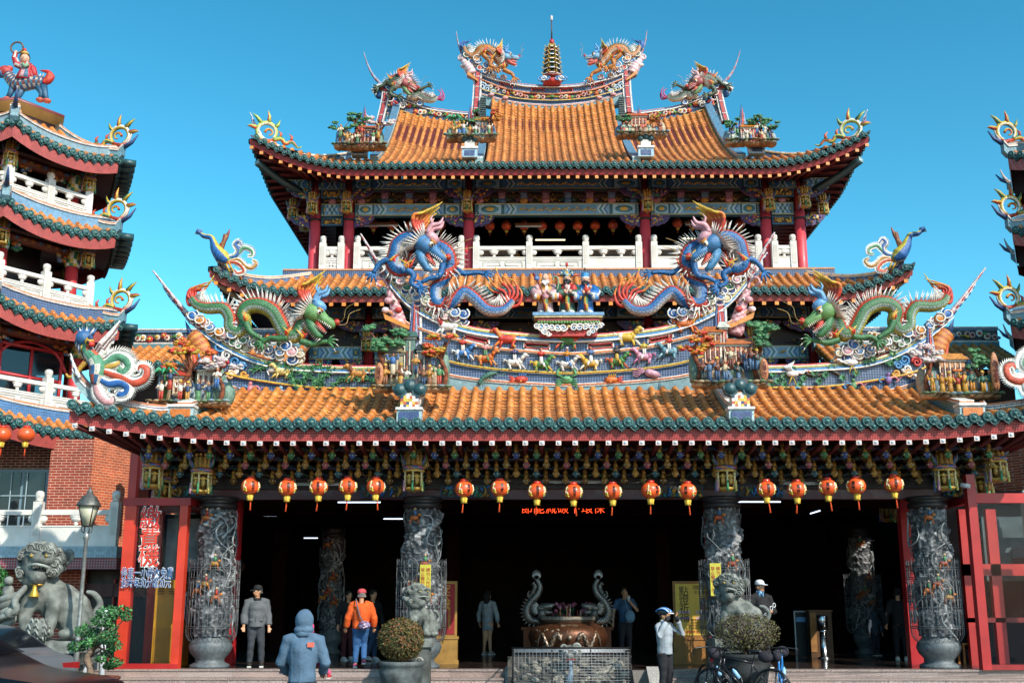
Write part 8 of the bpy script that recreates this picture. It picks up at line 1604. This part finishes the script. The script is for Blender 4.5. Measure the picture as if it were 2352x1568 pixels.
def small_lion(px, py, Y, s, rz, lab, tint=None):
    o = on(px, py, Y); t = LT.copy(); COL.objects.link(t); t.location = o; t.rotation_euler = (0, 0, rz); t.scale = (s, s, s); t['label'] = lab
    for ch in LT.children:
        if ch.name.startswith(('carved_ball', 'cub', 'bell')): continue
        c = ch.copy(); COL.objects.link(c); c.parent = t
    p = MB(); p.box((0, 0, o[2]/2-.02), (.95*s*1.25, .85*s*1.2, o[2]-.04), '5c605c'); p.box((0, 0, o[2]-.1), (1.1*s*1.3, 1.0*s*1.2, .16), '7d827c'); p.box((0, 0, .1), (1.1*s*1.3, 1.0*s*1.2, .2), '6c706a'); roll(p, (.25*s, o[2]*.6), .14*s, -.52*s*1.2, col='9a9c94', rad_=.025); roll(p, (-.25*s, o[2]*.6), .14*s, -.52*s*1.2, col='9a9c94', rad_=.025)
    pp = thing('lion_pedestal', 'stone pedestal of the ' + ('small lion behind the round shrub' if px < 1200 else 'small lion behind the bicycles'), 'pedestal', (o[0], o[1], 0)); p.obj('plinth', 'greystone', pp)
small_lion(950, 1462, 23.0, .56, .5, 'small pale stone lion behind the round potted shrub'); small_lion(1690, 1462, 22.9, .66, -.45, 'small stone lion before the third column, above the brown shrub')
# lamp post
o = W(172, 1548, 21.6); lt = W(202, 1215, 21.6); t = thing('street_lamp', 'grey street lamp with four-sided glass lantern beside the stone lion', 'street lamp', (o.x, 21.6, 0)); hgt = lt.z; q = MB(); q.tube([(0, 0, 0), (0, 0, 1.2), (0, 0, 1.25), (0, 0, hgt-.2), (0, 0, hgt-.18), (0, 0, hgt-.05)], [.055, .05, .04, .036, .055, .05], '9a9c98', 12); q.obj('pole', 'iron', t)
q = MB()
for i in range(4): a = PI/4+PI/2*i; q.tube([(.02*cos(a), .02*sin(a), hgt-.08), (.1*cos(a), .1*sin(a), hgt-.04), (.1*cos(a), .1*sin(a), hgt+.06)], .012, '4a4a48', 5); q.tube([(.1*cos(a), .1*sin(a), hgt+.06), (.2*cos(a), .2*sin(a), hgt+.44)], .012, '3a3a3a', 4)
q.lathe([(.1, hgt+.05), (.11, hgt+.07)], (0, 0, 0), '3a3a3a', 4, ph=PI/4); q.obj('lantern_frame', 'iron', t)
q = MB(); q.lathe([(.1, hgt+.07), (.195, hgt+.43)], (0, 0, 0), 'b8b49a', 4, ph=PI/4); q.obj('lantern_glass', 'plastic', t)
q = MB(); q.lathe([(.25, hgt+.43), (.24, hgt+.47), (.14, hgt+.62), (.07, hgt+.66), (.06, hgt+.72), (.02, hgt+.76), (.025, hgt+.8)], (0, 0, 0), '6f706a', 4, ph=PI/4); q.obj('lamp_cap', 'iron', t)
# white pipes and a grey board beside it
for i, (px, top, bot, Y) in enumerate(((197, 1398, 1540, 22.6), (236, 1400, 1535, 23.2))):
    a, b = W(px, bot, Y), W(px+5, top, Y); q = MB(); q.tube([(0, 0, 0), (b.x-a.x, 0, b.z)], .055, 'c8ccd0', 12); c = MB(); c.lathe([(.06, 0), (.06, .1)], ((b.x-a.x)*.85, 0, b.z-.25), '8a98a0', 12); plain('white standing pipe %s' % ['right of the lamp post', 'behind the bonsai, thinner of two'][i], 'pipe', [('pipe', q, 'plastic'), ('sleeve', c, 'plastic')], (a.x, Y, 0), name='standing_pipe', group='white pipes near the bonsai')
p = W(213, 1440, 23.6); q = MB(); q.box((0, 0, .95), (.36, .04, 1.0), '8d8f8e'); q.box((0, .02, .5), (.05, .04, 1.0), '6a6c6c'); plain('plain grey board standing behind the lamp post', 'board', [('panel', q, 'paper')], (p.x, 23.6, 0), name='grey_board')
# leafy plants
def leafclump(m, c, r, n, cols, leaf=.04, rr=R):
    for i in range(n):
        d = Vector((rr.gauss(0, 1), rr.gauss(0, 1), rr.gauss(0, 1))).normalized(); p = Vector(c)+Vector((d.x*r[0], d.y*r[1], d.z*r[2]))*rr.uniform(.55, 1.02)**.6
        a = Vector((rr.gauss(0, 1), rr.gauss(0, 1), rr.gauss(0, 1))).normalized(); b = a.cross(d)
        if b.length < .1: continue
        b.normalize(); l = leaf*rr.uniform(.7, 1.3); m.add([p-a*l, p+b*l*.45+d*l*.2, p+a*l, p-b*l*.45+d*l*.2], [(0, 1, 2, 3)], rr.choice(cols), False)
def at(px, py, Y, o): return W(px, py, Y)-Vector(o)
o = on(205, 1556, 19.6, 0); Yb = 19.6; t = thing('bonsai', 'bonsai-like green shrub with cloud-shaped foliage in terracotta bowl beside the ticket booth', 'potted tree', (o[0], Yb, 0)); o = (o[0], Yb, 0)
q = MB(); zp = at(205, 1556, Yb, o).z; q.lathe([(.3, 0), (.42, zp-.06), (.5, zp-.02), (.5, zp+.02), (.44, zp+.01), (.42, zp-.05), (.01, zp-.05)], (0, 0, 0), '8a4a34', 26); q.obj('pot', 'greystone', t)
q = MB(); tk = cr([at(*p, Yb, o) for p in ((204, 1560), (208, 1535), (200, 1515), (206, 1498), (222, 1482), (236, 1460))], 5); q.tube(tk, lp([.075, .06, .055, .05, .035, .02], len(tk)), '8a7460', 9)
lf = MB(); G3 = ['2a5a30', '3a7040', '4a8448', '244c2a', '5a9450']
for px, py, rx_, rz2 in ((250, 1408, 30, 16), (280, 1402, 22, 12), (235, 1425, 26, 12), (195, 1448, 24, 14), (225, 1455, 22, 12), (250, 1462, 22, 16), (262, 1480, 18, 12), (180, 1483, 26, 12), (205, 1475, 18, 10), (245, 1500, 14, 9), (265, 1520, 16, 10), (222, 1470, 20, 12), (290, 1416, 12, 9), (255, 1440, 16, 10), (232, 1512, 12, 8), (250, 1528, 14, 8)):
    c = at(px, py, Yb+R.uniform(-.25, .25), o); leafclump(lf, c, (rx_/130, rx_/150, rz2/125), int(rx_*9), G3, .034); q.tube([tk[R.randrange(8, len(tk))], c*.5+tk[-3]*.5+Vector((0, 0, -.03)), c], [.02, .014, .006], '7a6450', 5)
q.obj('trunk', 'bark', t); lf.obj('foliage', 'foliage', t)
def topiary(px, cy, rx, ry, Y, potl, potr, pott, lab, cols, dens, potc, open_=False):
    o = Vector(on(px, 1600, Y, 0)); k = 1/(FPX/(Y*.9747-.2)); t = thing('potted_shrub', lab, 'potted shrub', o, group='potted shrubs before the hall'); c = W(px, cy, Y)-o; rw = rx*k; rh = ry*k; lf, tw, pt = MB(), MB(), MB()
    leafclump(lf, c, (rw, rw*.9, rh), dens, cols, .024); 
    if not open_: leafclump(lf, c, (rw*.85, rw*.75, rh*.85), dens//2, cols, .03)
    for i in range(60 if open_ else 30):
        d = Vector((R.gauss(0, 1), R.gauss(0, 1), abs(R.gauss(0, .8))-.25)).normalized(); e = c+Vector((d.x*rw, d.y*rw*.9, d.z*rh))*R.uniform(.7, .98); b = c-Vector((0, 0, rh*.95)); tw.tube([b, b.lerp(e, .5)+Vector((0, 0, .04)), e], [.014, .009, .003], '4a3a2e', 4)
    zt = (W(px, pott, Y)-o).z; w = (potr-potl)*k/2; tw.tube([(0, 0, zt-.1), (0, 0, c.z-rh*.8)], .04, '5a4636', 7)
    pt.lathe([(w*.72, 0), (w*.95, zt*.6), (w, zt*.75), (w*.92, zt-.1), (w*1.0, zt-.08), (w*1.02, zt), (w*.9, zt), (w*.85, zt-.08), (.01, zt-.08)], ((potl+potr)/2*k-px*k, 0, 0), potc, 28); pt.obj('pot', 'greystone', t); tw.obj('twigs', 'bark', t); lf.obj('foliage', 'foliage', t)
topiary(921, 1468, 54, 50, 21.8, 869, 972, 1517, 'round clipped shrub with reddish leaf tips in grey stone pot', ['5a5a2a', '4a4a24', '7a4a2a', '6a6a34', '3a4020', '8a5a34'], 9000, '5a605f')
topiary(1715, 1452, 76, 46, 21.6, 1660, 1770, 1500, 'loose twiggy brown-green shrub above the parked bicycles', ['4a3a2a', '5a4a30', '3a2e24', '5a5a2c', '6a6a34'], 3600, '2a2e2e', True)
o = on(-8, 1400, 23.4, 0); t = thing('conifer_bush', 'green bush cut by the left frame edge behind the stone lion', 'bush', o); lf = MB(); c = at(-14, 1355, 23.4, o); leafclump(lf, c, (.32, .3, .5), 2200, ['2f6a34', '3f7a3c', '285a2c', '4a8a44'], .03); lf.obj('foliage', 'foliage', t); q = MB(); q.tube([(c.x, 0, 0), (c.x, 0, c.z)], [.05, .03], '5a4636', 7); q.obj('stem', 'bark', t)
# ticket booth on the left with its lettering
def bx3(m, px0, px1, py0, py1, Y, d, c): a, b = W(px0, py1, Y), W(px1, py0, Y); m.box(((a.x+b.x)/2, Y+d/2, (a.z+b.z)/2), (abs(b.x-a.x), d, abs(b.z-a.z)), c)
YK = 24.0; kx0, kx1 = W(262, 1535, YK).x, W(408, 1535, YK).x; kz = W(340, 1143, YK).z; t = thing('ticket_booth', 'red-framed glass booth with red and blue lettering over a yellow payment machine', 'booth', ((kx0+kx1)/2, YK, PZ)); w = kx1-kx0; h = kz-PZ; q = MB()
for x, ww in ((-w/2+.1, .24), (w/2-.08, .17)):
    for y in (.1, 1.9): q.bx(x-ww/2, x+ww/2, y-.1, y+.1, 0, h-.14, 'c63a24')
q.bx(-w/2-.06, w/2+.06, -.03, 2.05, h-.16, h, '9a1e20'); q.bx(-w/2, w/2, -.02, .2, 0, .1, 'a82422'); q.bx(-w/2+.22, -w/2+.26, .05, .09, .1, h-.16, '7a1a1c'); q.obj('frame', 'paint', t)
q = MB(); q.bx(-w/2+.22, w/2-.17, .1, .11, .1, h-.16, '24303a'); q.obj('glass_pane', 'glass', t); q = MB(); q.bx(w/2-.1, w/2-.09, .2, 1.8, .1, h-.16, '24303a'); q.obj('glass_pane', 'glass', t)
q = MB(); q.bx(-w/2, w/2, 1.95, 2.0, 0, h-.2, '1c1a1c'); q.bx(-w/2+.3, -w/2+.55, 1.9, 1.95, 1.2, h-.3, '7a8488'); q.bx(.15, .38, 1.9, 1.95, 2.0, h-.3, '8a9498'); q.obj('back_panel', 'dark', t)
for ch, py, c in (('繳', 1192, 'd2302a'), ('費', 1236, 'd8402c'), ('機', 1279, 'd8402c')):
    p = W(346-(py-1192)*.04, py, YK-.03)-t.location; text(ch, .5, 'e6e4e0', 'letter_outline', 'paper', t, (p.x, -.045, p.z), ext=.002, bold=.013, sx=.92); text(ch, .5, c, 'lettering', 'paper', t, (p.x, -.052, p.z), ext=.003, bold=.001, sx=.92)
for s, py, px, k in (('停車一小時內免費', 1317, 339, .245), ('逾時每30分鐘20元', 1339, 336, .235)):
    p = W(px, py, YK-.03)-t.location; text(s, k, 'e6e8ea', 'letter_outline', 'paper', t, (p.x, -.06, p.z), ext=.002, bold=.006, sx=.56); text(s, k*.97, '2a5a8e', 'lettering', 'paper', t, (p.x, -.067, p.z), ext=.003, bold=0, sx=.575)
q = MB(); q.bx(-.2, .42, .0, .6, 0, 1.8, 'c8901e'); q.bx(-.16, .38, -.02, 0, .1, .8, 'b88018'); k_ = MB(); k_.bx(.26, .5, -.12, -.09, 1.0, 1.52, '9aa2a8'); k_.bx(.24, .52, -.1, -.07, .97, 1.55, '2a2c30')
for i in range(3): k_.bx(-.14, -.02, -.03, -.01, 1.5+.05*i, 1.52+.05*i, '6a4a10'); k_.bx(.1, .22, -.03, -.01, 1.5+.05*i, 1.52+.05*i, '6a4a10')
plain('yellow payment machine with paper notice inside the glass booth', 'machine', [('cabinet', q, 'paint'), ('notice', k_, 'paper')], (t.location.x+.05, YK+.75, PZ), name='payment_machine')
# red glazed porch on the right
p0 = W(2262, 1525, 23.9); t = thing('glazed_porch', 'red-framed glass porch at the right edge of the hall', 'porch', (p0.x, 23.9, PZ)); hz = W(2240, 1090, 23.9).z-PZ; hb = W(2300, 1144, 23.9).z-PZ; q = MB()
q.bx(-.08, .1, -.1, .1, 0, hz, 'a82424'); q.bx(.1, 2.6, -.08, .08, hb-.1, hb+.1, 'b02a28'); q.bx(.1, 2.6, -.08, .08, 0, .1, '8a1c1e'); q.bx(2.4, 2.6, -.1, .1, 0, hb, 'a82424'); q.bx(-.06, .08, .1, 3.2, hb-.1, hb+.05, '8a1c1e'); q.bx(-.08, .1, 3.1, 3.3, 0, hb, 'a82424')
for x in (.35, .95): q.bx(x, x+.22, 1.6, 1.75, 0, hb-.1, 'b02a28')
q.bx(.35, 2.4, 1.6, 1.72, 1.9, 2.15, 'b02a28'); q.bx(.35, 2.4, 1.6, 1.72, .9, 1.0, '7a1a1c'); q.obj('frame', 'paint', t); q = MB(); q.bx(.1, 2.4, -.01, .0, .1, hb-.1, '24303a'); q.obj('glass_pane', 'glass', t); q = MB(); q.bx(.1, 4.6, 2.6, 2.7, -.2, hb+.4, '141214'); q.bx(1.2, 2.6, 2.5, 2.6, 1.8, hb-.2, '5a686c'); q.obj('back_panel', 'dark', t)
q = MB(); q.lathe([(.05, 0), (.05, .2)], (-.2, -.05, hb+.28), 'c8ccd0', 10, ax=(.9, -.3, -.2)); q.tube([(0, 0, hb+.3), (-.15, -.03, hb+.2)], .02, '8a8c90', 5); tag(q.obj('security_camera', 'plastic', None, t.location), 'small white security camera on the red porch post', 'camera')
q = MB(); bx3(q, 2150, 2232, 1160, 1216, 28.6, .1, '8c9a98'); bx3(q, 2150, 2232, 1120, 1152, 28.5, .15, 'a82828'); bx3(q, 2150, 2232, 1216, 1238, 28.5, .15, 'a02626'); bx3(q, 2150, 2232, 1238, 1530, 28.55, .1, '1a1416'); plain('pale side wall with red beams seen behind the rightmost column', 'wall', [('panel', q, 'paint')], (0, 0, 0), name='side_wall')
q = MB(); bx3(q, 292, 318, 1040, 1150, 26.6, .2, '5a1618'); bx3(q, 320, 346, 1108, 1150, 27.6, .1, '8c9a9a'); bx3(q, 318, 350, 1060, 1110, 27.6, .12, '9a2a28'); bx3(q, 415, 450, 1160, 1240, 28, .1, '4a5456'); plain('pale and red side wall glimpsed left of the leftmost column', 'wall', [('panel', q, 'paint')], (0, 0, 0), name='side_wall')
# bin, boxes and panels inside the right bay
o = on(1893, 1500, 28.5, PZ); q = MB(); q.lathe([(.16, 0), (.16, .02), (.09, .05), (.09, .62), (.13, .66)], (0, 0, 0), 'b8bcc0', 20); q2 = MB(); q2.lathe([(.13, .66), (.135, 1.0), (.12, 1.02), (.08, .99)], (0, 0, 0), 'c8ccd0', 20); plain('steel ashtray bin on a stem inside right bay', 'bin', [('stem', q, 'steel'), ('drum', q2, 'steel')], o, name='ash_bin')
o = on(1886, 1498, 29.2, PZ); q = MB(); q.box((0, 0, .55), (.55, .3, 1.1), '5a3a1e'); q.box((-.2, -.16, .6), (.15, .02, .95), '9a6a34'); q.box((0, 0, 1.12), (.6, .34, .04), '6a4420'); plain('brown wooden donation cabinet behind steel bin', 'cabinet', [('cabinet', q, 'wood')], o, name='wooden_cabinet')
o = on(1843, 1492, 29.6, PZ); q = MB(); q.box((0, 0, .55), (.3, .03, 1.1), '20262a'); q.box((0, -.02, .9), (.24, .02, .12), '5a86b0')
for s in (-1, 1): q.box((s*.16, -.01, .55), (.03, .05, 1.12), '9aa4a8')
q.box((0, -.01, 1.1), (.34, .05, .03), '9aa4a8'); plain('grey aluminium display frame left of the steel bin', 'display frame', [('display_frame', q, 'iron')], o, name='display_frame')
# lamps and the LED line inside the hall
for i, (x0, y0, x1, y1, Y) in enumerate(((606, 1184, 635, 1184, 31), (680, 1184, 690, 1184, 34), (698, 1235, 730, 1235, 36), (776, 1153, 874, 1153, 27), (881, 1191, 925, 1191, 33), (1692, 1152, 1793, 1152, 27), (1861, 1179, 1884, 1172, 29), (1690, 1189, 1703, 1189, 34), (1520, 1179, 1526, 1173, 33))):
    a, b = W(x0, y0, Y), W(x1, y1, Y); m = (a+b)/2; q = MB(); q.tube([a-m, b-m], .013, 'd8e8ff', 8); f = MB(); f.tube([a-m+Vector((0, 0, .05)), b-m+Vector((0, 0, .05))], .035, '3a3a3c', 4); tt = thing('tube_lamp', 'lit white tube lamp on the hall ceiling, %s' % ['left bay far left', 'tiny one in left bay', 'low one deep in left bay', 'long one nearest the front of left bay', 'beside second column', 'long one nearest the front of right bay', 'tilted one in right bay', 'short stub right of third column', 'tiny tilted one left of third column'][i], 'lamp', m, 0, 'tube lamps inside the hall'); q.obj('tube', 'lamp', tt); f.obj('fitting', 'plastic', tt)
for i, (x0, x1, y) in enumerate(((681, 780, 1113), (1243, 1381, 1108), (1790, 1880, 1111))):
    a, b = W(x0, y, 24.4), W(x1, y, 24.4); m = (a+b)/2; q = MB(); q.tube([a-m, b-m], .02, 'b0b4b8', 8); q.box((0, .02, .03), ((b-a).length, .06, .03), '7a7268'); tag(q.obj('tube_fitting', 'plastic', None, m), 'unlit grey tube lamp on the lintel of the %s bay' % ['left', 'middle', 'right'][i], 'lamp', 'unlit tube lamps on the lintel')
p = W(1293, 1168, 28); t = thing('led_sign', 'red dot-matrix LED sign glowing in the dark hall above the censer', 'sign', p); q = MB(); q.box((0, .06, 0), (2.35, .08, .34), '0a0808'); q.obj('panel', 'dark', t); text('節能減碳下環保', .29, 'e0401e', 'lettering', 'led', t, (0, 0, 0), ext=.001, sx=1.02, bold=-.004)
q = MB()
for i in range(9): q.box((0, -.012, -.16+.04*i), (2.3, .01, .005), '060404')
q.obj('dot_mask', 'dark', t)
# bicycles
def bicycle(o, rz, col, lab, bag=True, seed=1):
    t = thing('bicycle', lab, 'bicycle', o, rz, 'bicycles parked before the third column'); f = MB(); hb = Vector((-.5, 0, .34)); fb = Vector((.52, 0, .34)); bb_ = Vector((-.08, 0, .28)); st = Vector((-.22, 0, .82)); hd = Vector((.34, 0, .86))
    for a, b, r in ((bb_, st, .018), (bb_, hd-Vector((-.03, 0, .12)), .022), (st-Vector((-.02, 0, .06)), hd, .018), (hb, st-Vector((-.03, 0, .1)), .011), (hb, bb_, .012), (hd, fb, .016)): f.tube([a, b], r, col, 8)
    f.obj('frame', 'carpaint', t)
    for c, nm in ((hb, 'rear_wheel'), (fb, 'front_wheel')):
        w = MB(); w.tube([c+Vector((.33*cos(2*PI*k/36), 0, .33*sin(2*PI*k/36))) for k in range(37)], .014, '141416', 7); wo = w.obj(nm, 'plastic', t); w = MB(); w.tube([c+Vector((.305*cos(2*PI*k/36), 0, .305*sin(2*PI*k/36))) for k in range(37)], .012, '3a3c40', 5)
        w.tube([c+Vector((.305*cos(a), -.013, .305*sin(a))) for a in [2+.1*k for k in range(6)]], .006, 'd0d4d8', 4); w.obj('rim', 'steel', wo); w = MB()
        for k in range(20): a = 2*PI*k/20; w.tube([c+Vector((0, .02*(-1)**k, 0)), c+Vector((.3*cos(a), 0, .3*sin(a)))], .002, 'a8acb0', 3)
        w.lathe([(.02, -.04), (.025, 0), (.02, .04)], c, '8a8c90', 8, ax=(0, 1, 0)); w.obj('spokes', 'steel', wo)
    s = MB(); s.tube([st, st+Vector((-.02, 0, .12))], .013, '2a2a2c', 6); s.ball(st+Vector((-.03, 0, .14)), (.14, .06, .03), '16161a', 12, 6); s.obj('saddle', 'plastic', t)
    h_ = MB(); h_.tube([hd, hd+Vector((.02, 0, .1))], .014, '2a2a2c', 6); h_.tube(cr([hd+Vector((.06, -.28, .1)), hd+Vector((.05, -.1, .12)), hd+Vector((.05, .1, .12)), hd+Vector((.06, .28, .1))], 4), .013, '1c1c1e', 6)
    for s_ in (-1, 1): h_.tube([hd+Vector((.06, s_*.28, .1)), hd+Vector((.12, s_*.27, .06)), hd+Vector((.08, s_*.26, -.02))], .012, '26262a', 6)
    h_.obj('handlebar', 'plastic', t)
    c = MB(); c.lathe([(.085, -.006), (.09, 0), (.085, .006)], bb_+Vector((0, -.05, 0)), '6a6c70', 22, ax=(0, 1, 0)); c.tube([bb_+Vector((0, -.07, 0)), bb_+Vector((.1, -.08, -.13))], .012, '8a8c90', 5); c.box(bb_+Vector((.1, -.12, -.14)), (.09, .06, .02), '1c1c1e'); c.tube([bb_+Vector((0, .07, 0)), bb_+Vector((-.1, .08, .13))], .012, '8a8c90', 5); c.obj('crank', 'steel', t)
    if bag:
        b = MB(); b.ball(st+Vector((-.2, 0, .05)), (.13, .08, .1), '221f26', 12, 8); b.box(st+Vector((-.2, 0, .12)), (.18, .1, .03), '2c2a32'); b.ball(hd+Vector((.14, 0, .05)), (.1, .12, .1), '2a2630', 12, 8); b.obj('bag', 'cloth', t)
    d = MB(); q0 = bb_.lerp(hd, .45); d.lathe([(.035, -.09), (.036, .05), (.02, .08), (.018, .1)], q0+Vector((0, -.05, .03)), '8ab8d8', 12, ax=(hd-bb_).normalized()); d.obj('bottle', 'plastic', t); return t
o = on(1702, 1500, 20.4, 0); bicycle((o[0], 20.4, 0), 2.75, '1c1c20', 'black bicycle seen from the side with bags, left of the blue one', True)
o = on(1796, 1500, 20.7, 0); bicycle((o[0], 20.9, 0), 1.25, '2a72b0', 'blue road bicycle with saddle bag and water bottle seen end-on', True)
o = on(1652, 1500, 21.1, 0); bicycle((o[0], 21.2, 0), 1.9, '26282e', 'dark bicycle half hidden behind the black one', False)
# cars at the lower left corner
def car(o, rz, col, lab, plate=None):
    t = thing('parked_car', lab, 'car', o, rz, 'cars at the lower left'); P = [(-2.2, .35), (-2.25, .6), (-2.15, .92), (-1.75, 1.02), (-1.2, 1.35), (-.6, 1.46), (.1, 1.44), (.75, 1.12), (1.1, .98), (1.9, .86), (2.2, .68), (2.25, .4), (2.1, .28), (-2.05, .28)]
    top = cr([(x, 0, z) for x, z in P[:12]], 4); b = MB(); vs = []; n = len(top); W_ = []
    for p in top:
        wz = .86 if p.z < .95 else .86-.26*(p.z-.95)/.5
        wz *= 1-.12*max(0, (abs(p.x)-1.7)/.55)**2; W_.append(wz)
        vs += [(p.x, -wz*.92, p.z-.02), (p.x, -wz*.5, p.z), (p.x, wz*.5, p.z), (p.x, wz*.92, p.z-.02)]
    fs = [(i*4+k, i*4+k+1, i*4+5+k, i*4+4+k) for i in range(n-1) for k in range(3)]; b.add(vs, fs, col)
    for s in (-1, 1):
        low = [Vector((p.x, s*W_[i], .28)) for i, p in enumerate(top)]; mid = [Vector((p.x, s*W_[i]*1.02, min(p.z-.03, .62))) for i, p in enumerate(top)]; up = [Vector((p.x, s*W_[i]*.92, p.z-.02)) for i, p in enumerate(top)]; b.add(low+mid+up, [(i, i+1, n+i+1, n+i)[::s] for i in range(n-1)]+[(n+i, n+i+1, 2*n+i+1, 2*n+i)[::s] for i in range(n-1)], col)
    b.obj('body', 'carpaint', t); g_ = MB()
    for (xa, za, xb, zb, ya, yb) in ((.72, 1.15, .15, 1.43, .66, .52), (-1.68, 1.06, -1.2, 1.36, .66, .52)): g_.add([(xa, -ya, za), (xa, ya, za), (xb, yb, zb), (xb, -yb, zb)], [(0, 1, 2, 3)], '10141a', False)
    for s in (-1, 1): g_.add([(.62, s*.80, 1.05), (.1, s*.64, 1.38), (-.6, s*.62, 1.41), (-1.2, s*.66, 1.3), (-1.5, s*.80, 1.05)], [(0, 1, 2, 3, 4)], '10141a', False)
    g_.v = [(x, y, z+.012) for x, y, z in g_.v]; g_.obj('window', 'darkglass', t)
    for x in (-1.35, 1.4):
        for s in (-1, 1): w = MB(); w.lathe([(.2, -.1), (.31, -.1), (.32, 0), (.31, .1), (.2, .1)], (x, s*.8, .32), '121214', 24, ax=(0, 1, 0)); wo = w.obj('wheel', 'plastic', t); w = MB(); w.lathe([(.02, .1), (.2, .105), (.21, .09)], (x, s*.8, .32), '9a9ca0', 18, ax=(0, s, 0)); w.obj('rim', 'steel', wo)
    for s in (-1, 1):
        m = MB(); m.ball((.55, s*.98, 1.02), (.09, .12, .08), col, 10, 7); m.obj('wing_mirror', 'carpaint', t); m = MB(); m.ball((2.08, s*.62, .68), (.16, .2, .09), 'c8d0d8', 12, 7); m.obj('headlight', 'steel', t); m = MB(); m.box((-2.2, s*.6, .78), (.06, .4, .1), '8a1a1c'); m.obj('tail_light', 'plastic', t)
    if plate: m = MB(); m.box((-2.27, .0, .6), (.02, .36, .17), 'd8d8d8'); po = m.obj('number_plate', 'paper', t); text(plate, .13, '22262a', 'lettering', 'paper', po, (-2.285, 0, .6), rz=-PI/2, ext=.001)
    return t
o = W(240, 1550, 14.2); car((o.x-2.15, 14.5, 0), -.1, '0c0f14', 'black car with shining headlight cut by the lower left corner')
o = W(118, 1510, 17.8); car((o.x-2.5, 19.2, 0), PI-.3, '5a5c60', 'silver car tail with a number plate behind the black car', 'US')
# the rider statue on top of the left bell tower
ct = W(62, 240, 28.7); t = thing('rider_statue', 'red-clad youth holding up a ring, riding a blue beast on the tower top', 'statue', (ct.x, 28.7, 14.75)); z0 = 0; S = lambda px, py, o=0: W(px, py, 28.7+o)-Vector((ct.x, 28.7, 14.75)); b = MB()
b.tube(cr([S(100, 190), S(75, 190), S(45, 195), S(28, 185), S(18, 172)], 5), lp([.15, .2, .2, .17, .15], 21), '2f6f9c', 12, cols=lambda i, k: ['2a4f70', '3a6f88', 'b8a89a', '7a3a34'][(i*2+k) % 4]); b.ball(S(12, 165), (.2, .16, .17), 'b83a34', 10, 8); b.tube([S(8, 168), S(-4, 172)], [.16, .1], '3a5a8a', 8); b.ball(S(22, 158), (.1, .1, .08), 'd84a3a', 8, 5)
for i, (a, c, e) in enumerate((((30, 200), (24, 215), (16, 228)), ((50, 205), (44, 220), (36, 228)), ((88, 200), (96, 215), (92, 230)), ((100, 198), (104, 218), (108, 232)))): b.tube([S(*a), S(*c), S(*e)], [.11, .08, .06], '2f5a78', 8); b.ball(S(*e), (.12, .12, .07), 'c85a3a', 7, 5)
for i in range(12): b.cone(S(20+7*i, 178-2*(i % 2)), S(24+7*i, 168), .04, 'e0d8d0', 4)
b.obj('beast', 'ceramic', t); tl = MB()
for k in range(5): tl.tube(cr([S(100, 190), S(112, 186-k*2), S(120-2*k, 175-2*k), S(112-5*k, 162)], 4), lp([.08, .09, .07, .01], 13), ['c8322a', 'd8702c'][k % 2], 6)
tl.obj('beast_tail', 'ceramic', t); r = MB(); r.lathe([(.28, 0), (.22, .18), (.17, .32), (.19, .46), (.08, .54)], S(58, 186), '9a2228', 14, cols=lambda i, k: ['b8262c', 'd8c8b8', 'b8262c', 'b8262c'][(i*2+k) % 4] if i > 1 else ['b8262c', 'd0a0a0', '3a6a8a'][k % 3]); r.tube([S(50, 152), S(38, 148), S(33, 134), S(36, 122)], [.11, .1, .08, .06], 'b8262c', 8, cols=lambda i, k: 'd8d0c8' if (i+k) % 3 == 0 else 'b8262c'); r.tube([S(66, 152), S(76, 160), S(80, 172), S(72, 178)], [.11, .1, .09, .06], 'b8262c', 8); r.obj('robe', 'ceramic', t)
hd_ = MB(); hd_.ball(S(57, 136), (.13, .13, .16), 'd8a88a', 10, 8); hd_.ball(S(57, 134, .04), (.15, .14, .17), '14121a', 10, 7)
for s in (-1, 1): hd_.ball(S(57+s*5, 135, -.115), (.02, .01, .012), '14121a', 5, 3)
hd_.lathe([(.12, 0), (.1, .06), (.04, .1)], S(57, 126), 'c8a040', 9); hd_.ball(S(57, 117), (.05, .05, .08), 'c8322a', 7, 5); hd_.ball(S(36, 121), .06, 'd8a88a', 7, 5); hd_.tube([S(52, 148, -.18), S(58, 152, -.22), S(64, 148, -.18)], .06, '8ab090', 6); hd_.obj('head', 'ceramic', t)
rg = MB(); c = S(39, 110); rg.tube([c+Vector((.17*cos(2*PI*k/24), 0, .17*sin(2*PI*k/24))) for k in range(25)], .025, '6a4a34', 7); rg.obj('ring', 'ceramic', t)
